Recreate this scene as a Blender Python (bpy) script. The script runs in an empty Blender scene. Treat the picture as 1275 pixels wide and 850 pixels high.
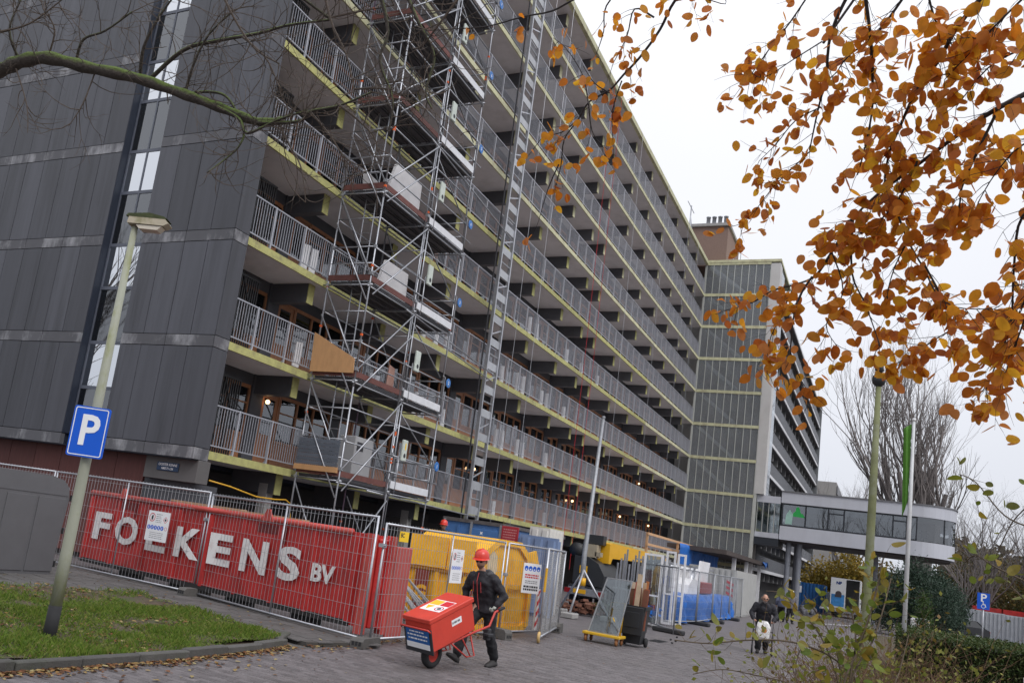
import bpy, bmesh, math, random
from mathutils import Vector, Matrix, Quaternion
random.seed(7)
R = math.radians
SC = bpy.context.scene
COL = SC.collection

# ---------------------------------------------------------------- camera, world, sun, exposure
cam_data = bpy.data.cameras.new('camera')
cam = bpy.data.objects.new('camera', cam_data)
COL.objects.link(cam)
yaw, pitch, roll = 0.5082494, 0.1701269, 0.1449251
fw = Vector((math.cos(pitch)*math.cos(yaw), math.cos(pitch)*math.sin(yaw), math.sin(pitch)))
rt = fw.cross(Vector((0, 0, 1))).normalized()
up = rt.cross(fw)
r2 = rt*math.cos(roll) + up*math.sin(roll)
u2 = up*math.cos(roll) - rt*math.sin(roll)
m = Matrix((( r2.x, u2.x, -fw.x), (r2.y, u2.y, -fw.y), (r2.z, u2.z, -fw.z)))
cam.matrix_world = Matrix.Translation((-16.428, -14.830, 1.85)) @ m.to_4x4()
cam_data.sensor_width = 36.0
cam_data.lens = 1081.383/1275*36
cam_data.shift_x = (637.5-524.54)/1275
cam_data.shift_y = (478.11-425.0)/1275
cam_data.clip_start = 0.05
cam_data.clip_end = 3000
SC.camera = cam

SC.view_settings.view_transform = 'Standard'
SC.view_settings.look = 'None'
SC.view_settings.gamma = 1.0
SC.view_settings.exposure = 0.12

SUN_EL, SUN_AZ = R(48), R(-118)      # sun direction (azimuth from +X): behind the camera, to its right
world = bpy.data.worlds.new('World'); SC.world = world; world.use_nodes = True
wn = world.node_tree.nodes; wl = world.node_tree.links
bg = wn['Background']; bg.inputs['Strength'].default_value = 0.1
sky = wn.new('ShaderNodeTexSky'); sky.sky_type = 'NISHITA'; sky.sun_disc = False
sky.sun_elevation = SUN_EL; sky.sun_rotation = R(90)-SUN_AZ
sky.dust_density = 4.0; sky.air_density = 1.0
hs = wn.new('ShaderNodeHueSaturation'); hs.inputs['Saturation'].default_value = 0.35
wl.new(sky.outputs[0], hs.inputs['Color'])
mixw = wn.new('ShaderNodeMix'); mixw.data_type = 'RGBA'; mixw.inputs['Factor'].default_value = 0.86
wl.new(hs.outputs[0], mixw.inputs['A'])
# a thick even cloud layer: a little brighter overhead than at the horizon, faint cloud texture
tcw = wn.new('ShaderNodeTexCoord'); sepw = wn.new('ShaderNodeSeparateXYZ')
wl.new(tcw.outputs['Generated'], sepw.inputs[0])
rampw = wn.new('ShaderNodeValToRGB')
rampw.color_ramp.elements[0].position = 0.0; rampw.color_ramp.elements[0].color = (0.70, 0.73, 0.81, 1)
rampw.color_ramp.elements[1].position = 1.0; rampw.color_ramp.elements[1].color = (1.85, 1.89, 2.04, 1)
e_ = rampw.color_ramp.elements.new(0.52); e_.color = (1.02, 1.03, 1.08, 1)
wl.new(sepw.outputs['Z'], rampw.inputs[0])
nzw = wn.new('ShaderNodeTexNoise'); nzw.inputs['Scale'].default_value = 2.2; nzw.inputs['Detail'].default_value = 4
wl.new(tcw.outputs['Generated'], nzw.inputs['Vector'])
mrw = wn.new('ShaderNodeMapRange'); mrw.inputs['To Min'].default_value = 9.2; mrw.inputs['To Max'].default_value = 11.2
wl.new(nzw.outputs['Fac'], mrw.inputs['Value'])
vmw = wn.new('ShaderNodeVectorMath'); vmw.operation = 'SCALE'
wl.new(rampw.outputs['Color'], vmw.inputs[0]); wl.new(mrw.outputs[0], vmw.inputs['Scale'])
wl.new(vmw.outputs[0], mixw.inputs['B'])
wl.new(mixw.outputs['Result'], bg.inputs['Color'])

sd = bpy.data.lights.new('sun', 'SUN'); sd.energy = 1.3; sd.angle = R(25); sd.color = (1.0, 0.98, 0.96)
sun = bpy.data.objects.new('sun', sd); COL.objects.link(sun)
sdir = Vector((math.cos(SUN_EL)*math.cos(SUN_AZ), math.cos(SUN_EL)*math.sin(SUN_AZ), math.sin(SUN_EL)))
sun.rotation_euler = (-sdir).to_track_quat('-Z', 'Y').to_euler()
sun.location = (0, -30, 50)
SC.cycles.max_bounces = 6
SC.cycles.transparent_max_bounces = 16

# ---------------------------------------------------------------- materials
MATS = {}
def M(name, rgb=(.5, .5, .5), rough=.7, var=.12, vscale=3.0, bump=0.0, bscale=40.0, metal=0.0, spec=.4,
      rnd=0.0, stain=None, sfac=.5, sscale=2.0, stretch=(1, 1, 1), emit=None, alpha=1.0, trans=0.0, coat=0.0):
    """procedural principled material: value noise, optional second stain colour, per-object variation, fine bump"""
    if name in MATS: return MATS[name]
    mt = bpy.data.materials.new(name); mt.use_nodes = True
    n = mt.node_tree.nodes; l = mt.node_tree.links
    b = n['Principled BSDF']
    b.inputs['Roughness'].default_value = rough; b.inputs['Metallic'].default_value = metal
    b.inputs['Specular IOR Level'].default_value = spec
    if coat: b.inputs['Coat Weight'].default_value = coat
    if emit:
        b.inputs['Emission Color'].default_value = (*emit[0], 1); b.inputs['Emission Strength'].default_value = emit[1]
    geo = n.new('ShaderNodeNewGeometry')
    mp = n.new('ShaderNodeMapping'); mp.inputs['Scale'].default_value = stretch
    l.new(geo.outputs['Position'], mp.inputs['Vector'])
    nz = n.new('ShaderNodeTexNoise'); nz.inputs['Scale'].default_value = vscale; nz.inputs['Detail'].default_value = 5
    nz.inputs['Roughness'].default_value = .62
    l.new(mp.outputs[0], nz.inputs['Vector'])
    mr = n.new('ShaderNodeMapRange'); mr.inputs['From Min'].default_value = .25; mr.inputs['From Max'].default_value = .75
    mr.inputs['To Min'].default_value = 1-var; mr.inputs['To Max'].default_value = 1+var
    l.new(nz.outputs['Fac'], mr.inputs['Value'])
    val = mr.outputs[0]
    if rnd:
        oi = n.new('ShaderNodeObjectInfo')
        mr2 = n.new('ShaderNodeMapRange'); mr2.inputs['To Min'].default_value = 1-rnd; mr2.inputs['To Max'].default_value = 1+rnd
        l.new(oi.outputs['Random'], mr2.inputs['Value'])
        mu = n.new('ShaderNodeMath'); mu.operation = 'MULTIPLY'
        l.new(val, mu.inputs[0]); l.new(mr2.outputs[0], mu.inputs[1]); val = mu.outputs[0]
    sc = n.new('ShaderNodeVectorMath'); sc.operation = 'SCALE'
    sc.inputs[0].default_value = rgb; l.new(val, sc.inputs['Scale'])
    col = sc.outputs[0]
    if stain:
        n2 = n.new('ShaderNodeTexNoise'); n2.inputs['Scale'].default_value = sscale; n2.inputs['Detail'].default_value = 6
        n2.inputs['Roughness'].default_value = .68
        l.new(mp.outputs[0], n2.inputs['Vector'])
        rp = n.new('ShaderNodeMapRange'); rp.inputs['From Min'].default_value = .5; rp.inputs['From Max'].default_value = .68
        rp.inputs['To Max'].default_value = sfac
        l.new(n2.outputs['Fac'], rp.inputs['Value'])
        mx = n.new('ShaderNodeMix'); mx.data_type = 'RGBA'
        l.new(rp.outputs[0], mx.inputs['Factor']); l.new(col, mx.inputs['A']); mx.inputs['B'].default_value = (*stain, 1)
        col = mx.outputs['Result']
    l.new(col, b.inputs['Base Color'])
    if bump:
        n3 = n.new('ShaderNodeTexNoise'); n3.inputs['Scale'].default_value = bscale; n3.inputs['Detail'].default_value = 4
        l.new(geo.outputs['Position'], n3.inputs['Vector'])
        bp = n.new('ShaderNodeBump'); bp.inputs['Strength'].default_value = bump; bp.inputs['Distance'].default_value = .02
        l.new(n3.outputs['Fac'], bp.inputs['Height']); l.new(bp.outputs[0], b.inputs['Normal'])
    if alpha < 1: b.inputs['Alpha'].default_value = alpha
    if trans: b.inputs['Transmission Weight'].default_value = trans
    MATS[name] = mt
    return mt

def GLASS(name, tint=(.8, .86, .86), refl=.25, rough=.03, film=0.0):
    """window glass: straight-through tinted pane with a mirror share that grows at grazing angles"""
    if name in MATS: return MATS[name]
    mt = bpy.data.materials.new(name); mt.use_nodes = True
    n = mt.node_tree.nodes; l = mt.node_tree.links
    for x in list(n):
        if x.type != 'OUTPUT_MATERIAL': n.remove(x)
    out = n[0]
    tr = n.new('ShaderNodeBsdfTransparent'); tr.inputs[0].default_value = (*tint, 1)
    gl = n.new('ShaderNodeBsdfGlossy'); gl.inputs['Roughness'].default_value = rough
    gl.inputs['Color'].default_value = (.85, .88, .92, 1)
    fr = n.new('ShaderNodeFresnel'); fr.inputs['IOR'].default_value = 1.5
    ad = n.new('ShaderNodeMath'); ad.operation = 'MULTIPLY_ADD'; ad.use_clamp = True
    ad.inputs[1].default_value = 1.2; ad.inputs[2].default_value = refl
    l.new(fr.outputs[0], ad.inputs[0])
    mx = n.new('ShaderNodeMixShader')
    l.new(ad.outputs[0], mx.inputs[0]); l.new(tr.outputs[0], mx.inputs[1]); l.new(gl.outputs[0], mx.inputs[2])
    last = mx.outputs[0]
    if film:                                   # grime, plus a pale haze put in as diffuse colour
        df = n.new('ShaderNodeBsdfDiffuse'); df.inputs['Color'].default_value = (.52, .55, .58, 1)
        nf = n.new('ShaderNodeTexNoise'); nf.inputs['Scale'].default_value = .7; gf_ = n.new('ShaderNodeNewGeometry'); l.new(gf_.outputs['Position'], nf.inputs['Vector'])
        rf = n.new('ShaderNodeMapRange'); rf.inputs['To Min'].default_value = film*.6; rf.inputs['To Max'].default_value = film*1.4; l.new(nf.outputs['Fac'], rf.inputs['Value'])
        m2 = n.new('ShaderNodeMixShader'); l.new(rf.outputs[0], m2.inputs[0]); l.new(last, m2.inputs[1]); l.new(df.outputs[0], m2.inputs[2]); last = m2.outputs[0]
    l.new(last, out.inputs['Surface'])
    MATS[name] = mt
    return mt

def LEAFMAT(name, cols, trans=.35, rough=.55):
    """leaf: colour picked per leaf (object random or mesh-island random), some light coming through"""
    mt = bpy.data.materials.new(name); mt.use_nodes = True
    n = mt.node_tree.nodes; l = mt.node_tree.links
    b = n['Principled BSDF']; b.inputs['Roughness'].default_value = rough; b.inputs['Specular IOR Level'].default_value = .3
    geo = n.new('ShaderNodeNewGeometry'); oi = n.new('ShaderNodeObjectInfo')
    ad = n.new('ShaderNodeMath'); ad.operation = 'ADD'
    l.new(geo.outputs['Random Per Island'], ad.inputs[0]); l.new(oi.outputs['Random'], ad.inputs[1])
    frc = n.new('ShaderNodeMath'); frc.operation = 'FRACT'; l.new(ad.outputs[0], frc.inputs[0])
    rp = n.new('ShaderNodeValToRGB'); cr = rp.color_ramp
    while len(cr.elements) < len(cols): cr.elements.new(.5)
    for i, c in enumerate(cols):
        cr.elements[i].position = i/(len(cols)-1); cr.elements[i].color = (*c, 1)
    l.new(frc.outputs[0], rp.inputs[0])
    nz = n.new('ShaderNodeTexNoise'); nz.inputs['Scale'].default_value = 45; l.new(geo.outputs['Position'], nz.inputs['Vector'])
    mr = n.new('ShaderNodeMapRange'); mr.inputs['To Min'].default_value = .7; mr.inputs['To Max'].default_value = 1.25
    l.new(nz.outputs['Fac'], mr.inputs['Value'])
    vm = n.new('ShaderNodeVectorMath'); vm.operation = 'SCALE'
    l.new(rp.outputs[0], vm.inputs[0]); l.new(mr.outputs[0], vm.inputs['Scale'])
    l.new(vm.outputs[0], b.inputs['Base Color'])
    tl = n.new('ShaderNodeBsdfTranslucent'); l.new(vm.outputs[0], tl.inputs['Color'])
    mx = n.new('ShaderNodeMixShader'); mx.inputs[0].default_value = trans
    l.new(b.outputs[0], mx.inputs[1]); l.new(tl.outputs[0], mx.inputs[2])
    l.new(mx.outputs[0], n['Material Output'].inputs['Surface'])
    MATS[name] = mt
    return mt

# ---------------------------------------------------------------- mesh helpers
class MB:
    def __init__(s): s.v = []; s.f = []
    def add(s, vs, fs):
        o = len(s.v); s.v += [tuple(v) for v in vs]; s.f += [tuple(i+o for i in f) for f in fs]; return s
    def box(s, x0, x1, y0, y1, z0, z1):
        return s.add([(x0, y0, z0), (x1, y0, z0), (x1, y1, z0), (x0, y1, z0), (x0, y0, z1), (x1, y0, z1), (x1, y1, z1), (x0, y1, z1)],
                     [(0, 3, 2, 1), (4, 5, 6, 7), (0, 1, 5, 4), (1, 2, 6, 5), (2, 3, 7, 6), (3, 0, 4, 7)])
    def cbox(s, x0, x1, y0, y1, z0, z1, c):
        """box with chamfered edges all round"""
        v = []; f = []
        def sh(sx, sy, sz): return
        bm = bmesh.new(); bmesh.ops.create_cube(bm, size=1)
        for w in bm.verts:
            w.co = Vector(((x0+x1)/2+w.co.x*(x1-x0), (y0+y1)/2+w.co.y*(y1-y0), (z0+z1)/2+w.co.z*(z1-z0)))
        bmesh.ops.bevel(bm, geom=bm.edges[:], offset=c, segments=1, affect='EDGES')
        bm.verts.index_update()
        s.add([w.co[:] for w in bm.verts], [[w.index for w in fc.verts] for fc in bm.faces]); bm.free(); return s
    def bar(s, p, q, w, h=None, upv=(0, 0, 1)):
        """square bar from p to q"""
        h = h or w; p = Vector(p); q = Vector(q); d = (q-p).normalized(); u = Vector(upv)
        if abs(d.dot(u)) > .98: u = Vector((1, 0, 0))
        a = d.cross(u).normalized()*(w/2); b = a.cross(d).normalized()*(h/2)
        vs = [p-a-b, p+a-b, p+a+b, p-a+b, q-a-b, q+a-b, q+a+b, q-a+b]
        return s.add(vs, [(0, 3, 2, 1), (4, 5, 6, 7), (0, 1, 5, 4), (1, 2, 6, 5), (2, 3, 7, 6), (3, 0, 4, 7)])
    def tube(s, pts, r, n=8, cap=True):
        pts = [Vector(p) for p in pts]; k = len(pts)
        rs = r if isinstance(r, (list, tuple)) else [r]*k
        d = (pts[1]-pts[0]).normalized()
        a = d.orthogonal().normalized(); vs = []; fs = []
        for i in range(k):
            t = (pts[min(i+1, k-1)]-pts[max(i-1, 0)])
            t = t.normalized() if t.length > 1e-9 else d
            a = (a - t*a.dot(t)); a = a.normalized() if a.length > 1e-6 else t.orthogonal().normalized()
            b = t.cross(a)
            for j in range(n):
                an = 2*math.pi*j/n
                vs.append(pts[i]+(a*math.cos(an)+b*math.sin(an))*rs[i])
        for i in range(k-1):
            for j in range(n):
                j2 = (j+1) % n
                fs.append((i*n+j, i*n+j2, (i+1)*n+j2, (i+1)*n+j))
        if cap:
            fs.append(tuple(range(n-1, -1, -1))); fs.append(tuple((k-1)*n+j for j in range(n)))
        return s.add(vs, fs)
    def prism(s, poly, ex, origin=(0, 0, 0), ax=(1, 0, 0), ay=(0, 0, 1)):
        """polygon (list of 2d) in plane ax, ay extruded by vector ex"""
        o = Vector(origin); ax = Vector(ax); ay = Vector(ay); ex = Vector(ex)
        lo = [o+ax*p[0]+ay*p[1] for p in poly]; hi = [p+ex for p in lo]; n = len(poly)
        return s.add(lo+hi, [tuple(range(n-1, -1, -1)), tuple(range(n, 2*n))]+[(i, (i+1) % n, n+(i+1) % n, n+i) for i in range(n)])
    def quad(s, a, b, c, d): return s.add([a, b, c, d], [(0, 1, 2, 3)])
    def lathe(s, prof, c=(0, 0, 0), n=16, axis='z', ang=2*math.pi):
        vs = []; fs = []; k = len(prof)
        for j in range(n):
            an = ang*j/n
            for r, z in prof:
                p = (r*math.cos(an), r*math.sin(an), z)
                if axis == 'x': p = (p[2], p[0], p[1])
                if axis == 'y': p = (p[0], p[2], p[1])
                vs.append((p[0]+c[0], p[1]+c[1], p[2]+c[2]))
        for j in range(n):
            j2 = (j+1) % n
            for i in range(k-1): fs.append((j*k+i, j2*k+i, j2*k+i+1, j*k+i+1))
        return s.add(vs, fs)
    def xf(s, mat, start=0):
        for i in range(start, len(s.v)): s.v[i] = tuple(mat @ Vector(s.v[i]))
        return s
    def mesh(s, name, mat=None, smooth=False):
        me = bpy.data.meshes.new(name); me.from_pydata(s.v, [], s.f); me.update()
        if mat: me.materials.append(mat)
        if smooth: me.shade_smooth()
        return me

def ob(name, mb, mat=None, parent=None, smooth=False, loc=None, rotz=0.0):
    """one mesh object; mb is an MB or a shared mesh"""
    me = mb.mesh(name, mat, smooth) if isinstance(mb, MB) else mb
    o = bpy.data.objects.new(name, me); COL.objects.link(o)
    if loc is not None: o.location = loc
    if rotz: o.rotation_euler = (0, 0, rotz)
    if parent: o.parent = parent
    return o
def tag(o, label=None, cat=None, group=None, kind=None):
    if label: o['label'] = label
    if cat: o['category'] = cat
    if group: o['group'] = group
    if kind: o['kind'] = kind
    return o
def thing(name, label, cat, loc=(0, 0, 0), rotz=0.0, group=None):
    o = bpy.data.objects.new(name, None); COL.objects.link(o)
    o.location = loc; o.rotation_euler = (0, 0, rotz); o.empty_display_size = .1
    return tag(o, label, cat, group)
def struct(name, mb, mat, parent=None, smooth=False):
    o = ob(name, mb, mat, parent, smooth)
    if not parent: o['kind'] = 'structure'
    return o
def copy_tree(o, parent=None):
    c = o.copy(); COL.objects.link(c); c.parent = parent
    for ch in [x for x in COL.objects if x.parent == o]: copy_tree(ch, c)
    return c
def text_mb(s, size, ex=.002, offset=0.0, align='CENTER', sx=1.0):
    """flat lettering as mesh data in its own XY plane"""
    cu = bpy.data.curves.new('lettering', 'FONT'); cu.body = s; cu.size = size; cu.extrude = ex; cu.offset = offset
    cu.align_x = align; cu.align_y = 'CENTER'; cu.resolution_u = 3
    t = bpy.data.objects.new('lettering', cu); COL.objects.link(t)
    bpy.context.view_layer.update()
    me = t.to_mesh(); mb = MB()
    mb.add([(v.co.x*sx, v.co.y, v.co.z) for v in me.vertices], [tuple(p.vertices) for p in me.polygons])
    t.to_mesh_clear(); bpy.data.objects.remove(t); bpy.data.curves.remove(cu)
    return mb
def frame(o, ax, ay):
    """matrix placing local XY into world axes ax (right), ay (up) at o"""
    ax = Vector(ax).normalized(); az = ax.cross(Vector(ay)).normalized(); ay = az.cross(ax)
    return Matrix(((ax.x, ay.x, az.x, o[0]), (ax.y, ay.y, az.y, o[1]), (ax.z, ay.z, az.z, o[2]), (0, 0, 0, 1)))

# shared colours
m_galv = M('galvanised_steel', (.42, .43, .46), .42, .18, 6, metal=.75, rnd=.06)
m_galv_dull = M('dull_galvanised', (.30, .31, .33), .55, .2, 9, metal=.5, rnd=.08)
m_black = M('black_rubber', (.018, .018, .02), .75, .2, 20, bump=.1)
m_white = M('white_paint', (.72, .72, .74), .5, .06, 8, stain=(.45, .43, .4), sfac=.35, sscale=4)
m_concrete = M('concrete', (.30, .29, .28), .85, .15, 4, bump=.3, bscale=60)
m_orange = M('orange_band', (.75, .12, .02), .5, .1)
m_blue = M('sign_blue', (.004, .09, .55), .4, .05)
m_blackpaint = M('black_print', (.03, .03, .035), .6, .05)
m_redprint = M('red_print', (.55, .02, .03), .6, .05)
# limbs and twigs of the trees that hang into view: world points and base radius
BEECH = [
 ([(-13.05,-15.3,3.71),(-13.05,-15.1,3.6),(-13.01,-14.98,3.53),(-12.97,-14.86,3.46),(-12.92,-14.74,3.37),(-12.87,-14.65,3.3)], 0.0163),
 ([(-13.35,-15.04,3.91),(-13.29,-14.96,3.82),(-13.22,-14.9,3.73),(-13.16,-14.84,3.66),(-13.08,-14.81,3.58),(-13.0,-14.77,3.5),(-12.91,-14.76,3.43),(-12.8,-14.79,3.35)], 0.0131),
 ([(-13.16,-14.61,4.11),(-13.09,-14.54,3.97),(-12.99,-14.52,3.85),(-12.9,-14.49,3.75),(-12.8,-14.48,3.64)], 0.0112),
 ([(-13.25,-14.65,4.04),(-13.13,-14.68,3.9),(-13.03,-14.69,3.79),(-12.94,-14.69,3.7),(-12.86,-14.68,3.59),(-12.79,-14.66,3.52)], 0.0108),
 ([(-13.27,-14.8,4.0),(-13.14,-14.72,3.92),(-13.04,-14.62,3.9),(-12.92,-14.56,3.89)], 0.0092),
 ([(-13.13,-15.09,3.56),(-13.09,-15.03,3.43),(-13.02,-15.0,3.34),(-12.96,-15.0,3.28),(-12.91,-14.96,3.22)], 0.0086),
 ([(-12.87,-14.65,3.3),(-12.79,-14.58,3.2),(-12.71,-14.52,3.13),(-12.65,-14.44,3.1),(-12.6,-14.35,3.1),(-12.55,-14.27,3.06),(-12.52,-14.13,3.03)], 0.0101),
 ([(-12.78,-14.52,3.1),(-12.76,-14.47,2.98),(-12.72,-14.44,2.85),(-12.66,-14.46,2.76),(-12.58,-14.52,2.65)], 0.0066),
 ([(-12.87,-14.65,3.3),(-12.85,-14.67,3.08),(-12.84,-14.71,2.94),(-12.82,-14.76,2.8)], 0.0077),
 ([(-12.8,-14.79,3.35),(-12.81,-14.84,3.22),(-12.82,-14.9,3.1),(-12.85,-14.94,3.0),(-12.87,-15.02,2.94),(-12.88,-15.12,2.92)], 0.0075),
 ([(-12.91,-14.9,3.07),(-12.76,-14.99,2.92),(-12.69,-14.94,2.85),(-12.66,-14.84,2.78)], 0.0061),
 ([(-13.19,-15.29,3.22),(-13.15,-15.18,3.16),(-13.04,-15.16,3.03),(-12.91,-15.16,2.87),(-12.81,-15.14,2.75),(-12.71,-15.11,2.65)], 0.0083),
 ([(-13.32,-15.24,3.72),(-13.25,-15.15,3.72),(-13.18,-15.06,3.69),(-13.1,-14.97,3.62)], 0.0082),
 ([(-13.04,-14.46,4.22),(-12.95,-14.38,4.13),(-12.87,-14.3,4.08),(-12.78,-14.24,4.05),(-12.7,-14.17,4.03)], 0.0068),
 ([(-12.97,-14.51,4.01),(-12.91,-14.39,3.99),(-12.85,-14.29,3.96),(-12.79,-14.21,4.03)], 0.0051),
 ([(-13.35,-15.26,3.37),(-13.29,-15.16,3.35),(-13.2,-15.09,3.29),(-13.1,-15.04,3.25)], 0.0066),
 ([(-12.92,-14.51,3.77),(-12.85,-14.41,3.75),(-12.77,-14.33,3.69),(-12.68,-14.27,3.66)], 0.0051),
 ([(-12.8,-14.48,3.64),(-12.74,-14.4,3.6),(-12.69,-14.32,3.52),(-12.62,-14.25,3.44),(-12.56,-14.19,3.4)], 0.0052),
 ([(-13.49,-15.15,3.79),(-13.42,-15.06,3.72),(-13.32,-15.01,3.7),(-13.24,-14.94,3.64)], 0.0066),
 ([(-13.44,-14.86,3.87),(-13.34,-14.91,3.77),(-13.24,-14.97,3.75)], 0.0068),
 ([(-13.01,-14.86,3.44),(-12.94,-14.81,3.33),(-12.9,-14.72,3.26),(-12.86,-14.62,3.21)], 0.0061),
 ([(-13.17,-15.18,2.8),(-13.05,-15.17,2.75),(-12.92,-15.14,2.64)], 0.0054),
 ([(-13.39,-15.26,2.98),(-13.3,-15.19,2.92),(-13.18,-15.17,2.82),(-13.07,-15.14,2.77)], 0.0051),
 ([(-12.6,-14.43,3.11),(-12.59,-14.39,2.97),(-12.59,-14.35,2.85),(-12.57,-14.35,2.71)], 0.0051),
 ([(-12.85,-14.84,3.2),(-12.82,-14.79,3.09),(-12.76,-14.79,2.98),(-12.68,-14.86,2.94)], 0.0046),
 ([(-12.88,-14.58,3.17),(-12.79,-14.62,3.03),(-12.75,-14.58,2.91),(-12.68,-14.61,2.83)], 0.0048),
 ([(-12.79,-13.98,4.58),(-12.78,-13.85,4.45),(-12.75,-13.77,4.34),(-12.72,-13.68,4.23),(-12.69,-13.6,4.15),(-12.66,-13.53,4.09),(-12.64,-13.44,4.05),(-12.61,-13.37,3.98),(-12.57,-13.3,3.9),(-12.51,-13.27,3.8),(-12.45,-13.23,3.68)], 0.0118),
 ([(-12.85,-13.66,4.57),(-12.82,-13.54,4.45),(-12.75,-13.5,4.36),(-12.68,-13.45,4.3)], 0.0078),
 ([(-12.77,-13.75,4.39),(-12.76,-13.65,4.44),(-12.69,-13.59,4.36),(-12.64,-13.52,4.26)], 0.0078),
 ([(-12.69,-13.59,4.13),(-12.62,-13.56,4.0),(-12.54,-13.54,3.85)], 0.0059),
 ([(-12.73,-13.47,4.0),(-12.72,-13.4,4.16),(-12.72,-13.32,4.32),(-12.71,-13.23,4.41)], 0.006),
 ([(-12.65,-13.38,3.96),(-12.65,-13.31,3.91),(-12.65,-13.23,3.89),(-12.63,-13.17,3.84)], 0.006),
 ([(-12.56,-13.29,3.78),(-12.52,-13.21,3.67),(-12.46,-13.16,3.52)], 0.0062),
 ([(-12.7,-13.54,4.06),(-12.74,-13.48,4.11),(-12.79,-13.43,4.18)], 0.0058),
 ([(-12.83,-13.86,4.42),(-12.81,-13.96,4.43),(-12.78,-14.08,4.4),(-12.85,-14.04,4.43)], 0.0055),
 ([(-12.73,-13.47,4.0),(-12.65,-13.46,3.89),(-12.57,-13.5,3.84)], 0.0059),
 ([(-12.85,-13.66,4.57),(-12.85,-13.39,4.51),(-12.8,-13.25,4.5),(-12.76,-13.07,4.5),(-12.74,-12.87,4.51),(-12.72,-12.67,4.53),(-12.71,-12.46,4.58)], 0.0103)]
MOSSY = [
 ([(-13.48,-9.27,4.19),(-13.41,-9.55,4.27),(-13.36,-9.78,4.33),(-13.35,-9.95,4.37),(-13.31,-10.15,4.39),(-13.22,-10.42,4.34),(-13.11,-10.73,4.29),(-12.99,-11.03,4.21),(-12.9,-11.29,4.13),(-12.84,-11.5,4.06),(-12.82,-11.66,4.06)], 0.0417),
 ([(-13.06,-10.7,4.33),(-13.13,-10.77,4.47),(-13.17,-10.88,4.59),(-13.2,-11.0,4.73)], 0.012),
 ([(-13.03,-10.75,4.32),(-13.04,-10.99,4.46),(-13.02,-11.24,4.5),(-12.99,-11.51,4.53),(-12.99,-11.74,4.55),(-12.97,-11.99,4.56)], 0.014),
 ([(-13.2,-10.27,4.4),(-13.24,-10.37,4.51),(-13.24,-10.52,4.56),(-13.23,-10.72,4.67)], 0.0098),
 ([(-13.3,-9.87,4.41),(-13.4,-9.87,4.56),(-13.45,-9.95,4.76)], 0.0101),
 ([(-13.29,-10.12,4.41),(-13.33,-10.2,4.55),(-13.42,-10.17,4.66)], 0.0074),
 ([(-12.94,-11.26,4.13),(-12.91,-11.4,4.05),(-12.89,-11.5,3.97),(-12.87,-11.67,4.04),(-12.83,-11.86,4.09)], 0.0116),
 ([(-12.98,-11.02,4.22),(-12.94,-11.17,4.25),(-12.89,-11.3,4.19),(-12.84,-11.41,4.03),(-12.85,-11.42,3.9),(-12.89,-11.38,3.81),(-12.95,-11.31,3.71)], 0.0094),
 ([(-12.88,-11.54,4.03),(-12.84,-11.78,4.04),(-12.87,-11.89,4.08),(-12.86,-12.07,4.09),(-12.84,-12.28,4.14)], 0.0112),
 ([(-12.83,-11.64,4.06),(-12.8,-11.72,3.94),(-12.76,-11.81,3.78),(-12.73,-11.86,3.59)], 0.0069),
 ([(-13.23,-11.37,4.72),(-13.17,-11.48,4.51),(-13.1,-11.61,4.36),(-13.04,-11.75,4.27)], 0.009),
 ([(-13.1,-12.01,4.68),(-13.05,-12.09,4.46),(-13.01,-12.17,4.3),(-12.97,-12.24,4.1)], 0.0086),
 ([(-13.11,-12.38,4.6),(-13.03,-12.43,4.36),(-13.01,-12.42,4.2),(-12.94,-12.48,4.04),(-12.91,-12.47,3.84)], 0.0104),
 ([(-13.12,-12.54,4.56),(-13.04,-12.62,4.37),(-12.97,-12.7,4.22),(-12.95,-12.67,4.06),(-12.91,-12.71,3.95)], 0.0102),
 ([(-13.05,-12.86,4.5),(-13.04,-12.74,4.36),(-13.0,-12.66,4.26)], 0.008),
 ([(-12.97,-11.99,4.56),(-12.97,-12.2,4.58),(-12.97,-12.41,4.57)], 0.0065),
 ([(-12.92,-12.11,4.06),(-12.84,-12.23,3.99),(-12.77,-12.31,3.88),(-12.76,-12.28,3.74)], 0.0065),
 ([(-12.83,-11.86,4.09),(-12.78,-11.98,3.95),(-12.75,-12.07,3.84),(-12.71,-12.18,3.8)], 0.0067),
 ([(-13.1,-11.5,4.45),(-13.05,-11.66,4.31),(-13.02,-11.76,4.14)], 0.0067),
 ([(-13.51,-9.94,4.48),(-13.46,-10.15,4.53),(-13.43,-10.36,4.67)], 0.0073),
 ([(-12.98,-11.02,4.22),(-13.03,-11.12,4.37),(-13.08,-11.22,4.53),(-13.09,-11.39,4.65)], 0.0094),
 ([(-13.19,-10.46,4.34),(-13.19,-10.39,4.12),(-13.19,-10.33,3.96)], 0.0049),
 ([(-13.36,-9.94,4.32),(-13.31,-10.07,4.09),(-13.31,-10.1,3.9)], 0.0049),
 ([(-12.97,-12.24,4.1),(-12.93,-12.42,4.1),(-12.88,-12.59,4.04)], 0.0063)]
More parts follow.
